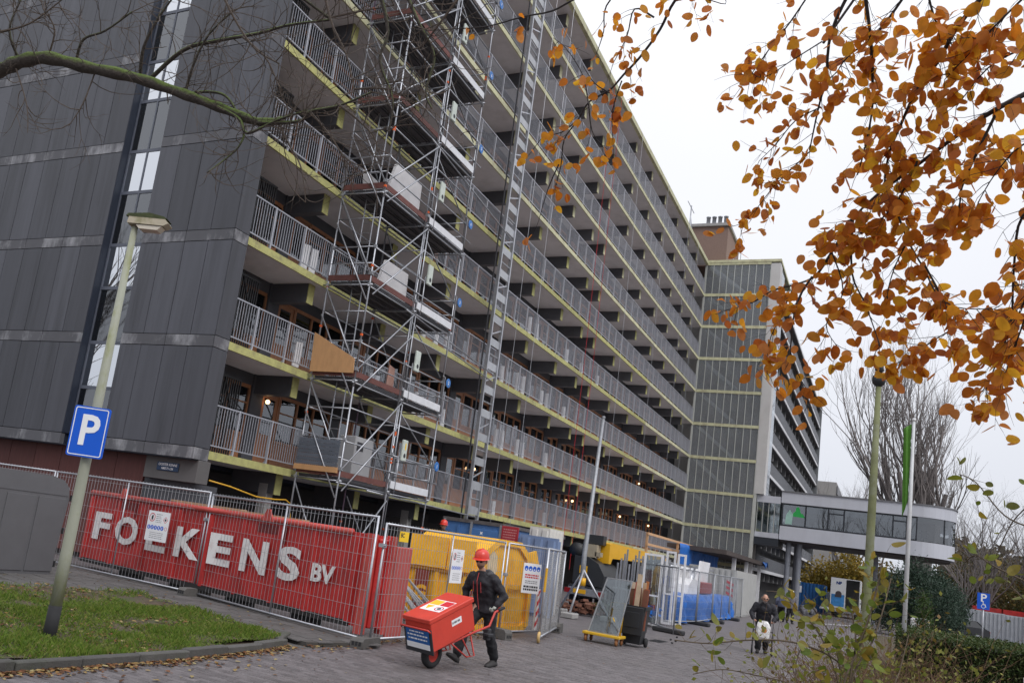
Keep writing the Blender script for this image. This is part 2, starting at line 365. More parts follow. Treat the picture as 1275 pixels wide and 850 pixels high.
BRAMBLE = [
 ([(-11.56,-13.86,1.5),(-11.51,-14.02,1.51),(-11.47,-14.17,1.55),(-11.43,-14.32,1.58),(-11.39,-14.47,1.58),(-11.33,-14.62,1.53),(-11.28,-14.73,1.4)], 0.0083),
 ([(-11.69,-13.99,1.36),(-11.68,-14.13,1.41),(-11.65,-14.28,1.41),(-11.63,-14.43,1.4),(-11.63,-14.5,1.34)], 0.006),
 ([(-11.37,-14.81,2.07),(-11.41,-14.79,1.92),(-11.46,-14.76,1.76),(-11.5,-14.72,1.6),(-11.54,-14.67,1.37)], 0.0099),
 ([(-11.21,-14.85,1.98),(-11.31,-14.82,1.81),(-11.42,-14.78,1.65),(-11.53,-14.7,1.41)], 0.008),
 ([(-11.17,-14.25,1.82),(-11.24,-14.34,1.82),(-11.29,-14.43,1.74),(-11.32,-14.54,1.64),(-11.33,-14.65,1.38)], 0.0064),
 ([(-11.18,-14.44,1.83),(-11.23,-14.53,1.72),(-11.28,-14.61,1.61),(-11.32,-14.66,1.38)], 0.0063),
 ([(-11.39,-14.68,1.79),(-11.46,-14.71,1.64),(-11.53,-14.7,1.41)], 0.008),
 ([(-11.29,-15.45,2.3),(-11.22,-15.33,2.36),(-11.16,-15.21,2.52),(-11.05,-15.14,2.57)], 0.0061),
 ([(-11.23,-15.47,2.03),(-11.22,-15.3,2.1),(-11.16,-15.22,2.15),(-11.06,-15.18,2.11)], 0.006),
 ([(-11.57,-15.42,2.42),(-11.47,-15.34,2.31),(-11.35,-15.29,2.15)], 0.0057),
 ([(-11.46,-15.44,1.91),(-11.46,-15.36,1.99),(-11.43,-15.32,2.04)], 0.0056),
 ([(-11.23,-14.94,1.71),(-11.33,-14.91,1.55),(-11.44,-14.88,1.4)], 0.006),
 ([(-11.58,-14.48,1.6),(-11.63,-14.46,1.48),(-11.63,-14.5,1.34)], 0.0059)]
# ================================================================ APARTMENT BUILDING
LV = [3.12+2.8*k for k in range(10)]         # top of each gallery slab, last one is the roof
TX = 57.5                                    # where the stair tower stands
BEAMS = [3.45, 7.65, 11.86, 16.07, 20.27, 24.4, 27.77, 30.1, 34.3, 38.6, 42.7, 46.95, 51.1, 54.57]
def panel_material():
    mt = M('cladding_panel', (.064, .066, .079), .46, .16, 1.6, bump=.08, bscale=90, rnd=.22, stain=(.033, .034, .040), sfac=.75, sscale=1.0, stretch=(2.2, 2.2, .16))
    return mt
m_clad = panel_material()
m_band = M('cladding_band', (.085, .085, .095), .6, .12, 2, bump=.1, rnd=.08, stain=(.36, .36, .38), sfac=.75, sscale=1.35, stretch=(1, 1, .5))
m_slab = M('gallery_soffit', (.62, .60, .61), .8, .08, 1.2, stain=(.40, .38, .37), sfac=.4, sscale=.8)
m_yellow = M('faded_yellow_edge', (.40, .39, .155), .7, .2, 5, bump=.15, stain=(.22, .19, .12), sfac=.8, sscale=2.6, rnd=.12)
m_pale = M('pale_yellow_edge', (.52, .51, .33), .7, .16, 4, stain=(.28, .23, .16), sfac=.7, sscale=1.8, rnd=.1)
m_beam = M('charcoal_beam', (.082, .084, .094), .6, .12, 2, rnd=.1)
m_rail = M('railing_steel', (.34, .35, .39), .45, .12, 3, metal=.35)
m_wood = M('stained_wood', (.31, .14, .068), .5, .25, 4, stretch=(6, 6, .6), rnd=.18)
m_dwall = M('dark_gallery_wall', (.066, .068, .078), .7, .12, 1.5)
m_wall_in = M('curtained_room', (.16, .14, .12), .9, .4, 1.1, stretch=(5, 5, .3), rnd=.5)
m_glass = GLASS('window_glass', (.55, .6, .6), .10)
m_frame = M('grey_window_frame', (.10, .11, .14), .4, .08)
m_navy = M('navy_jamb', (.020, .026, .042), .5, .1)

bld = thing('apartment_building', 'long dark slab block of flats with yellow-edged access galleries and charcoal panelled end wall', 'building', (0, 0, 0))
# ---- core of the block behind everything (walls, floors) kept just inside the cladding
core = MB()
core.box(-.30, 0.02, 0.02, 3.18, 2.86, 30.4); core.box(-.30, .02, 4.76, 13.9, 2.86, 30.4)
core.box(0.02, TX, 2.0, 13.9, 2.86, 30.4)
core.box(-.18, .02, 3.18, 4.76, 2.86, 30.4)
ob('end_wall_core', core, m_navy, bld)
# ---- end wall cladding: every panel and band piece on its own
gab = ob('end_wall', MB().box(-.42, -.31, .03, 3.17, 2.87, 30.3).box(-.42, -.31, 4.77, 13.9, 2.87, 30.3), m_navy, bld)
cols_r = [(-.0+.8125*i, .8125*(i+1)) for i in range(4)]
cols_r[-1] = (cols_r[-1][0], 3.215)
cols_l = [(4.72, 4.78)] if 0 else []
ys = [4.72, 4.80]+[5.57+.805*i for i in range(11)]
cols_l = [(4.72, 5.56)]+[(5.56+.808*i, 5.56+.808*(i+1)) for i in range(10)]
G = .018
for k in range(9):
    z0 = 3.16+2.79*k; z1 = z0+2.49
    for (a, b) in cols_r+cols_l:
        j = random.uniform(0, .004)
        ob('panel', MB().box(-.55-j, -.42, a+G/2, b-G/2, z0+G/2, z1-G/2), m_clad, gab)
    zb0 = z0-.30
    for (a, b) in [(0, 1.625), (1.625, 3.215), (4.72, 6.368), (6.368, 7.984), (7.984, 9.6), (9.6, 11.216), (11.216, 13.64)]:
        ob('band_panel', MB().box(-.556, -.42, a+G/2, b-G/2, zb0+G/2, z0-G/2), m_band, gab)
    # the narrow return of the end wall towards the galleries
    ob('return_panel', MB().box(-.545, -.01, -.025, .0, z0+G/2, z1-G/2), m_clad, gab)
    ob('return_panel', MB().box(-.545, -.01, -.028, .0, zb0+G/2, z0-G/2), m_band, gab)
# ---- stairwell window strip
win_z = [3.2, 4.47]
while win_z[-1] < 26: win_z += [win_z[-1]+1.25, win_z[-1]+2.80]
m_gl_light = GLASS('pale_stair_glass', (.75, .78, .8), .72, .01)
m_gl_dark = GLASS('dark_stair_glass', (.30, .32, .36), .14)
m_backing = M('pale_backing', (.62, .60, .63), .8, .05)
wx = -.30
ob('window_jamb', MB().box(-.54, wx, 4.705, 4.765, 3.17, 28), m_navy, bld)
for i in range(len(win_z)-1):
    z0, z1 = win_z[i], win_z[i+1]
    fr = MB()
    fr.box(wx-.02, wx+.03, 3.20, 3.25, z0, z1); fr.box(wx-.02, wx+.03, 4.65, 4.70, z0, z1)
    fr.box(wx-.02, wx+.03, 3.25, 4.65, z0, z0+.045); fr.box(wx-.02, wx+.03, 3.25, 4.65, z1-.045, z1-.002)
    fr.box(wx-.02, wx+.03, 3.95, 4.0, z0+.045, z1-.045)
    w = ob('stair_window', fr, m_frame, bld)
    light = i % 2 == 1
    for (a, b) in ((3.25, 3.95), (4.0, 4.65)):
        ob('pane', MB().box(wx, wx+.006, a, b, z0+.045, z1-.045), m_gl_light if light else m_gl_dark, w)
    if light:
        ob('pane_backing', MB().box(wx+.05, wx+.06, 3.25, 4.65, z0+.05+random.uniform(0, .2), z1-.05), m_backing, w)  # white sheet behind the bright panes, standing for reflected sky and lit rooms
# ---- ground floor of the end wall: red-brown boards, grey corner box with the street sign
m_redwood = M('red_brown_boards', (.105, .034, .030), .65, .2, 5, stretch=(5, 5, .5), rnd=.12)
grd = ob('ground_floor_wall', MB().box(-.02, 13.9 and .3, 1.9, 13.9, 0, 2.84).box(.3, TX, 3.4, 13.9, 0, 2.84), M('ground_floor_core', (.05, .045, .045), .8, .1), bld)
y = 1.9
while y < 13.7:
    wdt = 1.06
    ob('board_panel', MB().box(-.11, -.03, y+.008, y+wdt-.008, .15, 2.845), m_redwood, grd); y += wdt
ob('corner_box', MB().cbox(-.32, .12, -.04, 1.72, 2.29, 2.855, .012), M('grey_corner_box', (.105, .10, .10), .75, .1, 2, stain=(.09, .085, .08), sfac=.5), bld)
ob('corner_pier', MB().box(-.1, .9, .3, 1.85, 0, 2.29), m_dwall, bld)
ob('soffit_plate', MB().box(-.55, 0, .01, 13.9, 2.845, 2.855), m_navy, bld)
sg = tag(ob('street_sign', MB().cbox(-.345, -.325, .55, 1.28, 2.505, 2.715, .008), M('sign_navy', (.012, .035, .09), .45, .08)), 'small navy street name sign on the grey corner box under the end wall', 'sign')
for s_, zz, w_ in (('OOSTER KENNE', 2.655, .088), ('NRS 71-124', 2.560, .080)):
    t = text_mb(s_, w_, .001, .0016, sx=.98); t.xf(frame((-.3475, .915, zz), (0, -1, 0), (0, 0, 1)))
    ob('lettering', t, m_white, sg)

# ---- galleries
def slab_y(k): return 0.0
for k in range(10):
    z = LV[k]
    sl = ob('gallery_slab' if k < 9 else 'roof_slab', MB().box(.0, TX, .06, 1.99, z-.16, z-.004), m_slab, bld)
    e = MB(); x = 0.0
    x0 = .0
    while x0 < TX-.5:                        # the edge beam is cast in lengths
        x1 = min(x0+4.2, TX)
        ob('edge_beam', MB().box(x0+.006, x1-.006, -.0+random.uniform(-.004, .004), .06, z-.19, z+.012), m_yellow if (k < 5 and x0 < 40) else m_pale, sl)
        x0 = x1
    for bx in BEAMS:
        zb = z-.16
        depth = .57
        bm_ = ob('cross_beam', MB().box(bx-.14, bx+.14, .37, 1.95, zb-depth, zb-.002), m_beam, sl)
    for bx in BEAMS:
        ob('beam_end', MB().box(bx-.145, bx+.145, .34, .37, zb-depth-.02, zb-.004), m_yellow if k < 6 else m_pale, sl)
# roof fascia
ob('roof_edge', MB().box(-.02, TX, -.12, -.002, LV[9]-.16, LV[9]+.16), m_pale, bld)
# ---- railings
m_post = M('rail_post', (.40, .41, .45), .42, .1, metal=.35)
post_me = MB().box(-.022, .022, -.03, .03, -.02, 1.19).box(-.03, .03, -.02, .06, -.02, .06).mesh('post', m_post)
POSTS = [.93+1.4*i for i in range(41) if .93+1.4*i < TX]
for k in range(9):
    z = LV[k]; mb = MB()
    mb.box(.02, TX, .03, .075, z+1.15, z+1.185); mb.box(.02, TX, .035, .07, z+.145, z+.175)
    x = .06
    while x < TX-.05:
        if min(abs(x-p) for p in POSTS) > .04: mb.add([(x-.008, .044, z+.17), (x+.008, .044, z+.17), (x+.008, .06, z+.17), (x-.008, .06, z+.17),
             (x-.008, .044, z+1.155), (x+.008, .044, z+1.155), (x+.008, .06, z+1.155), (x-.008, .06, z+1.155)], [(0, 1, 5, 4), (1, 2, 6, 5), (2, 3, 7, 6), (3, 0, 4, 7)])
        x += .105
    ra = ob('railing', mb, m_rail, bld)
    if k < 7:
        for p in POSTS: ob('post', post_me, None, ra, loc=(p, .05, z))
    else:
        q = MB()
        for p in POSTS: q.box(p-.022, p+.022, .02, .08, z-.02, z+1.19)
        tag(ob('posts', q, m_post, ra), kind='stuff')
# ---- dwelling fronts behind the galleries
FY = 1.8
edges = [.1]+BEAMS+[TX]
def front_unit(w):
    """local x 0..w: dark pier, wooden door, wooden window group"""
    d = MB(); xa = .32
    d.box(xa, xa+.07, -.05, .05, 0, 2.3); d.box(xa+.86, xa+.93, -.05, .05, 0, 2.3); d.box(xa+.07, xa+.86, -.05, .05, 2.22, 2.3)
    d.box(xa+.07, xa+.86, -.02, .02, .02, 1.0)
    d.box(xa+.07, xa+.2, -.02, .02, 1.0, 2.22); d.box(xa+.73, xa+.86, -.02, .02, 1.0, 2.22); d.box(xa+.2, xa+.73, -.02, .02, 2.08, 2.22)
    g = MB().box(xa+.2, xa+.73, -.005, .005, 1.0, 2.08)
    n = MB(); x0 = xa+.95; x1 = w-.24
    if x1-x0 > .5:
        n.box(x0, x1, -.05, .05, .82, .90); n.box(x0, x1, -.05, .05, 2.2, 2.3)
        n.box(x0, x1, -.02, .02, .02, .82)
        k = max(1, int(round((x1-x0)/.95)))
        for i in range(k+1):
            xx = x0+(x1-x0)*i/k; n.box(xx-.035, xx+.035, -.05, .05, .9, 2.2)
        n.box(x0, x1, -.03, .03, 1.75, 1.79)
        h = MB().box(x0, x1, -.004, .004, .9, 2.2)
    else: h = None
    return d.mesh('door', m_wood), g.mesh('pane', m_glass), (n.mesh('window', m_wood) if h else None), (h.mesh('pane', m_glass) if h else None)
units = {}
m_glow = M('lamp_glow', (.9, .6, .3), .5, emit=((1.0, .6, .28), 4.5))
lamp_me = MB().lathe([(0, -.07), (.05, -.05), (.07, 0), (.05, .05), (0, .07)], n=8).mesh('wall_lamp', m_glow, True)
for k in range(9):
    z = LV[k]
    ob('front_wall', MB().box(.02, TX, FY+.06, FY+.07, z, z+2.6), m_wall_in, bld)
    pier = MB()
    for i in range(len(edges)-1):
        x0 = edges[i]; w = edges[i+1]-x0
        pier.box(x0-.02, x0+.30, FY-.12, FY+.05, z, z+2.64); pier.box(x0+w-.22, x0+w-.021, FY-.12, FY+.05, z, z+2.64)
        pier.box(x0+.30, x0+w-.22, FY-.06, FY+.05, z+2.3, z+2.64)
    ob('wall_pier', pier, m_dwall, bld)
    for i in range(len(edges)-1):
        x0 = edges[i]; w = edges[i+1]-x0
        key = round(w, 1)
        if key not in units: units[key] = front_unit(w)
        dm, gm, nm, hm = units[key]
        d = ob('door', dm, None, bld, loc=(x0, FY, z)); ob('pane', gm, None, d)
        if nm:
            n_ = ob('window', nm, None, bld, loc=(x0, FY, z)); ob('pane', hm, None, n_)
for (lx, k) in ((3.9, 0), (19.0, 0), (33.2, 0), (43.8, 0), (52.2, 0), (48.1, 1)):
    ob('wall_lamp', lamp_me, None, bld, loc=(lx, FY-.2, LV[k]+1.95))
# dark barred screens at the end bay of each gallery
m_screen = M('black_screen', (.016, .016, .018), .5, .1)
for k in range(9):
    z = LV[k]; mb = MB()
    for i in range(18): mb.box(.11+i*.09, .15+i*.09, .80, .83, z+.05, z+2.1)
    mb.box(.1, 1.7, .79, .84, z+2.1, z+2.16); mb.box(.1, 1.7, .79, .84, z+.02, z+.07)
    mb.bar((.2, .81, z+2.1), (1.0, .81, z+.4), .06, .03)
    mb.bar((1.0, .81, z+2.1), (1.65, .81, z+.8), .06, .03)
    ob('end_screen', mb, m_screen, bld)
# supports under the first gallery and a loose yellow cable there
for x in (3.45, 11.86, 20.27, 27.77, 34.3, 42.7, 51.1):
    ob('column', MB().box(x-.15, x+.15, .6, .9, 0, 2.65), m_concrete, bld)
cb = MB(); pts = [(.15, -.05, 2.42), (.9, -.1, 2.36), (2.0, -.1, 2.22), (2.8, -.1, 2.23), (3.3, -.1, 2.27), (3.48, -.12, 2.2), (3.56, -.14, 1.9), (3.66, -.16, 1.4), (3.85, -.2, .6), (4.0, -.2, .05)]
cb.tube(pts, .02, 6)
tag(ob('power_cable', cb, M('yellow_cable', (.62, .34, .03), .5), None, True), 'yellow cable slung under the first gallery by the end wall', 'cable')
# roof-top lift house above the stair tower
m_brick = M('roof_brick', (.20, .135, .11), .85, .2, 14, bump=.2, bscale=30)
lift = thing('lift_house', 'brown brick lift house with small chimneys on the roof', 'rooftop')
ob('wall', MB().box(TX+.8, TX+7, -1.35, 4.2, 28.4, 32.0), m_brick, lift)
ob('roof', MB().box(TX+.6, TX+7.2, -1.5, 4.4, 32.0, 32.25), m_concrete, lift)
for i in range(4): ob('chimney', MB().lathe([(.17, 32.25), (.17, 33.0), (.2, 33.0), (.2, 33.1), (.0, 33.1)], (TX+1.3, -1.0+.5*i, 0), 10), m_galv_dull, lift, True)
lad = MB()
for yy in (-1.9, -2.5):
    lad.tube([(TX+1.2, yy, 28.4), (TX+1.2, yy, 29.6)], .03, 6)
lad.tube([(TX+1.2, -1.9, 29.6), (TX+1.2, -2.5, 29.6)], .03, 6)
lad.tube([(TX+.9, 3.2, 28.5), (TX+.9, -1.5, 29.3)], .025, 6)
ob('roof_rail', lad, m_galv, lift)
mast = MB()
mast.tube([(53.0, .8, 28.4), (53.0, .8, 31.8)], .05, 6); mast.tube([(51.6, .8, 31.6), (54.2, .8, 31.6)], .03, 6); mast.tube([(52.4, .5, 28.4), (53, .8, 31.0)], .03, 5); mast.tube([(53.6, .5, 28.4), (53, .8, 31.0)], .03, 5)
tag(ob('roof_antenna', mast, m_galv), 'thin steel antenna mast on the roof edge in front of the brick lift house', 'antenna')

# ================================================================ GLASS STAIR TOWER
tw = thing('stair_tower', 'glazed stair tower with yellow floor bands and white corner post', 'tower', (0, 0, 0))
m_gtow = GLASS('tower_glass', (.84, .86, .87), -.02, .03, .20)
m_mull = M('pale_mullion', (.46, .47, .44), .45, .08, metal=.2)
m_stair = M('stair_concrete', (.74, .74, .72), .8, .1)
Y0, Y1 = -5.2, -.02
ob('back_wall', MB().box(TX+3.6, TX+3.8, Y0, 2.0, 0, 28.3), M('tower_back_wall', (.42, .40, .38), .8, .2, .6), tw)
ob('lift_shaft', MB().box(TX+1.6, TX+3.6, Y0+.2, Y0+1.6, 0, 28.3), M('tower_shaft', (.44, .40, .37), .8, .15, .8), tw)
for k in range(10):
    z = LV[k]
    ob('floor_band', MB().box(TX-.06, TX+.04, Y0, Y1, z-.20, z+.04), m_pale, tw)
    if k < 9:
        ob('floor_slab', MB().box(TX+.05, TX+3.6, Y0+.05, Y0+1.9, z-.15, z), m_stair, tw)
        fl = MB()
        fl.prism([(0, 0), (.28, 0), (3.3, 2.62), (3.02, 2.62)], (.9, 0, 0), (TX+.35, Y0+1.7, z), (0, 1, 0), (0, 0, 1)) if 0 else None
        # flight rising away from the post towards the facade
        fl.prism([(Y0+1.9, z+.0), (Y0+1.9, z+.32), (Y1-.25, z+2.8), (Y1-.25, z+2.46)], (1.1, 0, 0), (TX+.14, 0, 0), (0, 1, 0), (0, 0, 1))
        ob('stair_flight', fl, m_stair, tw)
        hr = MB().bar((TX+.10, Y0+1.9, z+1.15), (TX+.10, Y1-.25, z+3.6 if k < 8 else z+2.75), .05, .05)
        ob('handrail', hr, m_mull, tw)
    zb = z+.04; zt = (LV[k+1]-.20) if k < 9 else None
    if zt:
        n = 9; wy = (Y1-Y0)/n
        mu = MB()
        for i in range(n+1):
            yy = Y0+wy*i; mu.box(TX-.04, TX+.03, yy-.025, yy+.025, zb, zt)
        ob('mullion_row', mu, m_mull, tw)
        for i in range(n):
            ob('pane', MB().box(TX-.006, TX+.0, Y0+wy*i+.026, Y0+wy*(i+1)-.026, zb, zt), m_gtow, tw)
lowp = MB(); n = 9; wy = (Y1-Y0)/n
for i in range(n+1): lowp.box(TX-.04, TX+.03, Y0+wy*i-.025, Y0+wy*i+.025, 0, LV[0]-.2)
ob('mullion_row', lowp, m_mull, tw)
for i in range(n): ob('pane', MB().box(TX-.006, TX, Y0+wy*i+.026, Y0+wy*(i+1)-.026, 0, LV[0]-.2), m_gtow, tw)
ob('corner_post', MB().box(TX-.05, TX+1.3, Y0-.75, Y0-.03, 8.9, 28.2), M('white_concrete_post', (.50, .49, .48), .7, .1, 1, stain=(.36, .34, .33), sfac=.5, sscale=.5), tw)
ob('corner_post', MB().box(TX-.03, TX+.3, Y0-.22, Y0-.03, 0, 8.9), m_mull, tw)
ob('roof', MB().box(TX-.1, TX+8, Y0-.8, Y1, 28.32, 28.55), m_pale, tw)
ob('tower_frame', MB().box(TX-.05, TX+.05, -.02, .12, 0, 28.3), m_mull, tw)
ob('side_wall', MB().box(TX+1.32, TX+3.6, Y0-.7, Y0, 8.9, 28.2), m_gtow, tw)  # unseen side, glazed to let light into the tower
# ================================================================ FAR WING
wg = thing('apartment_wing', 'further wing of the block beyond the glass tower with white floor edges and dark railings', 'building')
WX0, WX1, WY = 61.5, 121.5, -5.25
m_wedge = M('white_floor_edge', (.62, .62, .64), .6, .06)
m_wrail = M('dark_wing_railing', (.13, .135, .15), .6, .1)
m_wsoff = M('wing_soffit', (.16, .16, .165), .8, .1)
ob('wing_core', MB().box(WX0, WX1-.5, WY+1.7, 9, 0, 28.4), M('wing_core', (.10, .10, .105), .8, .15, .5), wg)
wbeam = MB().box(-.2, .2, WY+.35, WY+1.7, -.75, 0).mesh('cross_beam', M('wing_beam', (.20, .20, .205), .8, .1))
for k in range(10):
    z = LV[k]
    s_ = ob('gallery_slab', MB().box(WX0, WX1, WY+.05, WY+1.7, z-.2, z), m_wsoff, wg)
    ob('floor_edge', MB().box(WX0-2.7, WX1, WY-.05, WY+.05, z-.22, z+.05), m_wedge, s_)
    if k < 9:
        rl = MB(); x = WX0
        while x < WX1:
            rl.box(x, x+.22, WY-.02, WY+.02, z+.07, z+1.1); x += .26
        rl.box(WX0, WX1, WY-.03, WY+.03, z+1.1, z+1.16)
        ob('railing', rl, m_wrail, wg)
    for x in range(16): ob('cross_beam', wbeam, None, s_, loc=(WX0+2+x*3.9, 0, z-.2))
ob('end_fin', MB().box(WX1, WX1+.5, WY-.15, 9, 0, 28.6), M('wing_end', (.17, .18, .19), .6, .1), wg)
w3 = thing('distant_block', 'pale grey distant block seen past the end of the far wing', 'building')
ob('wall', MB().box(150, 230, -6.5, 4, 0, 21), M('distant_wall', (.27, .26, .25), .8, .1, .4), w3)
w3m = MB()
for k in range(7):
    w3m.box(150, 230, -6.7, -6.55, 2.2+2.8*k, 3.6+2.8*k)
ob('window_bands', w3m, M('distant_windows', (.12, .12, .13), .5), w3)
# ================================================================ RAISED PAVILION
pv = thing('raised_pavilion', 'raised grey pavilion with rounded end and ribbon windows on columns beside the glass tower', 'pavilion')
m_fascia = M('grey_fascia', (.50, .51, .56), .45, .06, 1.2, metal=.2, stain=(.40, .40, .43), sfac=.35, sscale=.9, stretch=(1, 1, .3))
m_pgl = GLASS('pavilion_glass', (.50, .54, .56), .12, .01)
m_pfr = M('pavilion_frame', (.022, .026, .034), .45, .08)
PX, PD = 58.0, 7.0
def outline(off=0.0, n=10, y0=-7.25, y1=-19.2):
    """plan of the pavilion: straight front, rounded end"""
    r = 2.6; pts = [(PX-off, y0)]
    for i in range(n+1):
        a = math.pi/2*i/n
        pts.append((PX+r-(r+off)*math.cos(a), y1+r-(r+off)*math.sin(a)))
    for i in range(n+1):
        a = math.pi/2*i/n
        pts.append((PX+PD-r+(r+off)*math.sin(a), y1+r-(r+off)*math.cos(a)))
    pts.append((PX+PD+off, y0))
    return pts
def slabp(z0, z1, off):
    p = outline(off); return MB().prism([(a, b) for a, b in p], (0, 0, z1-z0), (0, 0, z0), (1, 0, 0), (0, 1, 0))
ob('floor_fascia', slabp(5.55, 6.62, .0), m_fascia, pv)
ob('roof_fascia', slabp(8.42, 9.28, .05), m_fascia, pv)
ob('roof_trim', slabp(9.28, 9.38, .12), M('roof_trim', (.14, .14, .15), .5), pv)
ob('soffit', slabp(5.40, 5.55, -.25), M('pavilion_soffit', (.06, .05, .05), .7), pv)
ob('back_wall', MB().box(PX+5.5, PX+5.6, -18, -7.3, 6.62, 8.42), M('pavilion_inner', (.30, .30, .30), .8, .5, .9), pv)
seg = []
p0 = outline(-.06)
ysplit = [-7.3, -9.0, -10.6, -11.7, -13.4, -15.0, -15.9, -16.6]
gx = PX+.06
for i in range(len(ysplit)-1):
    a, b = ysplit[i], ysplit[i+1]
    f_ = MB().box(gx-.05, gx+.06, a-.11, a, 6.62, 8.42).box(gx-.04, gx+.06, b, a-.11, 6.62, 6.74).box(gx-.04, gx+.06, b, a-.11, 8.30, 8.42)
    if i in (2, 5): f_.box(gx-.04, gx+.06, b, a-.06, 7.9, 8.0)
    w_ = ob('window', f_, m_pfr, pv)
    ob('pane', MB().box(gx, gx+.01, b, a-.06, 6.72, 8.32), m_pgl, w_)
    if i in (1, 3, 4): ob('roller_blind', MB().box(gx+.12, gx+.14, b+.05, a-.1, 8.32-random.uniform(.3, .5), 8.32), M('pavilion_blind', (.36, .38, .42), .8), w_)
curve = [p for p in p0 if p[1] < -16.55]
for i in range(0, len(curve)-1, 5):
    j = min(i+5, len(curve)-1)
    f_ = MB().bar((*curve[i], 6.62), (*curve[i], 8.42), .09)
    w_ = ob('window', f_, m_pfr, pv)
    g_ = MB()
    for q in range(i, j): g_.quad((*curve[q], 6.66), (*curve[q+1], 6.66), (*curve[q+1], 8.40), (*curve[q], 8.40))
    ob('pane', g_, m_pgl, w_)
for (x, y) in ((PX+1.0, -7.9), (PX+1.0, -8.7), (PX+4.5, -8.2), (PX+3.5, -14)):
    ob('column', MB().lathe([(.2, 0), (.2, 5.42)], (x, y, 0), 14), M('pavilion_column', (.22, .23, .26), .5), pv, True)
# furniture silhouettes inside the pavilion: tables and chairs along the glass
for i in range(9):
    y = -9.5-i*.95
    t_ = MB().box(PX+1.0, PX+1.6, y-.3, y+.3, 7.3, 7.34).box(PX+1.28, PX+1.33, y-.03, y+.03, 6.62, 7.3).box(PX+.7, PX+.75, y-.2, y+.2, 6.9, 7.5)
    tag(ob('cafe_table', t_, m_pfr), 'dark table by the ribbon window inside the raised pavilion', 'table', 'tables inside the pavilion')
tri = MB().prism([(-8.1, 7.45), (-9.05, 7.4), (-8.85, 7.7), (-8.72, 7.72), (-8.55, 8.2), (-8.38, 8.2), (-8.3, 7.8), (-8.2, 7.8)], (.008, 0, 0), (gx-.012, 0, 0), (0, 1, 0), (0, 0, 1))
tag(ob('sticker', tri, M('sticker_green', (.02, .33, .07), .5, .15, 2)), 'bright green triangular sticker inside the first pavilion window', 'sticker')
tri = MB().prism([(-7.6, 6.8), (-8.1, 6.8), (-8.15, 7.6), (-7.9, 7.95), (-7.65, 7.5)], (.004, 0, 0), (gx-.018, 0, 0), (0, 1, 0), (0, 0, 1))
tag(ob('sticker', tri, M('sticker_pale', (.30, .48, .42), .5, .2, 2)), 'pale mint sticker next to the green triangle in the pavilion window', 'sticker')
# glazed link between tower and pavilion
lk = thing('glazed_link', 'short glazed corridor joining the stair tower to the raised pavilion', 'corridor')
ob('roof_fascia', MB().box(TX+.3, TX+4, -7.2, -5.45, 8.30, 8.85), m_fascia, lk)
ob('floor_fascia', MB().box(TX+.3, TX+4, -7.2, -5.45, 5.55, 5.95), m_fascia, lk)
ob('soffit', MB().box(TX+.2, TX+4.2, -7.22, -5.45, 4.95, 5.53), m_pfr, lk)
for i in range(4):
    y = -5.5-.43*i
    ob('pane', MB().box(TX+.38, TX+.39, y-.40, y-.03, 5.95, 8.3), GLASS('link_glass', (.6, .72, .7), .25), lk)
    ob('mullion', MB().box(TX+.34, TX+.42, y-.03, y+.01, 5.95, 8.3), m_mull, lk)
ob('inner_wall', MB().box(TX+3, TX+3.1, -7.2, -5.5, 5.95, 8.3), M('link_inner', (.30, .36, .34), .8, .2), lk)
# ================================================================ GROUND
m_road = M('road_bedding', (.085, .080, .078), .9, .2, 1.5, bump=.3, bscale=30)
struct('ground', MB().box(-500, 900, -700, 700, -.6, -.012), m_road)
# brick paving: real pavers where they can be told apart, material beyond
m_paver = M('brick_paver', (.122, .110, .113), .62, .25, 7, bump=.25, bscale=70, rnd=.22, stain=(.10, .088, .085), sfac=.6, sscale=.7)
def paver_far():
    mt = M('far_brick_paving', (.122, .111, .114), .62, .2, 2, bump=.15, bscale=50, stain=(.105, .095, .092), sfac=.6, sscale=.35)
    n = mt.node_tree.nodes; l = mt.node_tree.links
    b = n['Principled BSDF']; src = b.inputs['Base Color'].links[0].from_socket
    br = n.new('ShaderNodeTexBrick'); br.inputs['Scale'].default_value = 1.0
    br.inputs['Brick Width'].default_value = .21; br.inputs['Row Height'].default_value = .105; br.inputs['Mortar Size'].default_value = .006
    br.inputs['Color1'].default_value = (.8, .8, .8, 1); br.inputs['Color2'].default_value = (1.2, 1.15, 1.15, 1); br.inputs['Mortar'].default_value = (.45, .45, .45, 1)
    geo = n.new('ShaderNodeNewGeometry'); mp = n.new('ShaderNodeMapping'); mp.inputs['Rotation'].default_value = (0, 0, R(90))
    l.new(geo.outputs['Position'], mp.inputs[0]); l.new(mp.outputs[0], br.inputs['Vector'])
    mu = n.new('ShaderNodeMix'); mu.data_type = 'RGBA'; mu.blend_type = 'MULTIPLY'; mu.inputs['Factor'].default_value = 1
    l.new(src, mu.inputs['A']); l.new(br.outputs['Color'], mu.inputs['B']); l.new(mu.outputs['Result'], b.inputs['Base Color'])
    return mt
m_pfar = paver_far()
struct('road', MB().box(-30, 160, -18, -7.45, -.011, -.006).box(-4.4, 160, -7.45, 6, -.011, -.006), m_pfar)
pav = tag(bpy.data.objects.new('brick_road', None), kind='structure'); COL.objects.link(pav)
def inpoly(x, y, P):
    c = False; j = len(P)-1
    for i in range(len(P)):
        if (P[i][1] > y) != (P[j][1] > y) and x < (P[j][0]-P[i][0])*(y-P[i][1])/(P[j][1]-P[i][1])+P[i][0]: c = not c
        j = i
    return c
PAVE = [(-11.5, -7.62), (-5.75, -7.42), (-5.0, -7.75), (-4.3, -8.0), (3.6, -8.05), (6.5, -8.7), (9.5, -9.4), (10.5, -13.6), (4, -13.6), (-2.0, -12.6), (-6.5, -11.4), (-9, -10.6), (-11.5, -9.0)]
pv_me = []
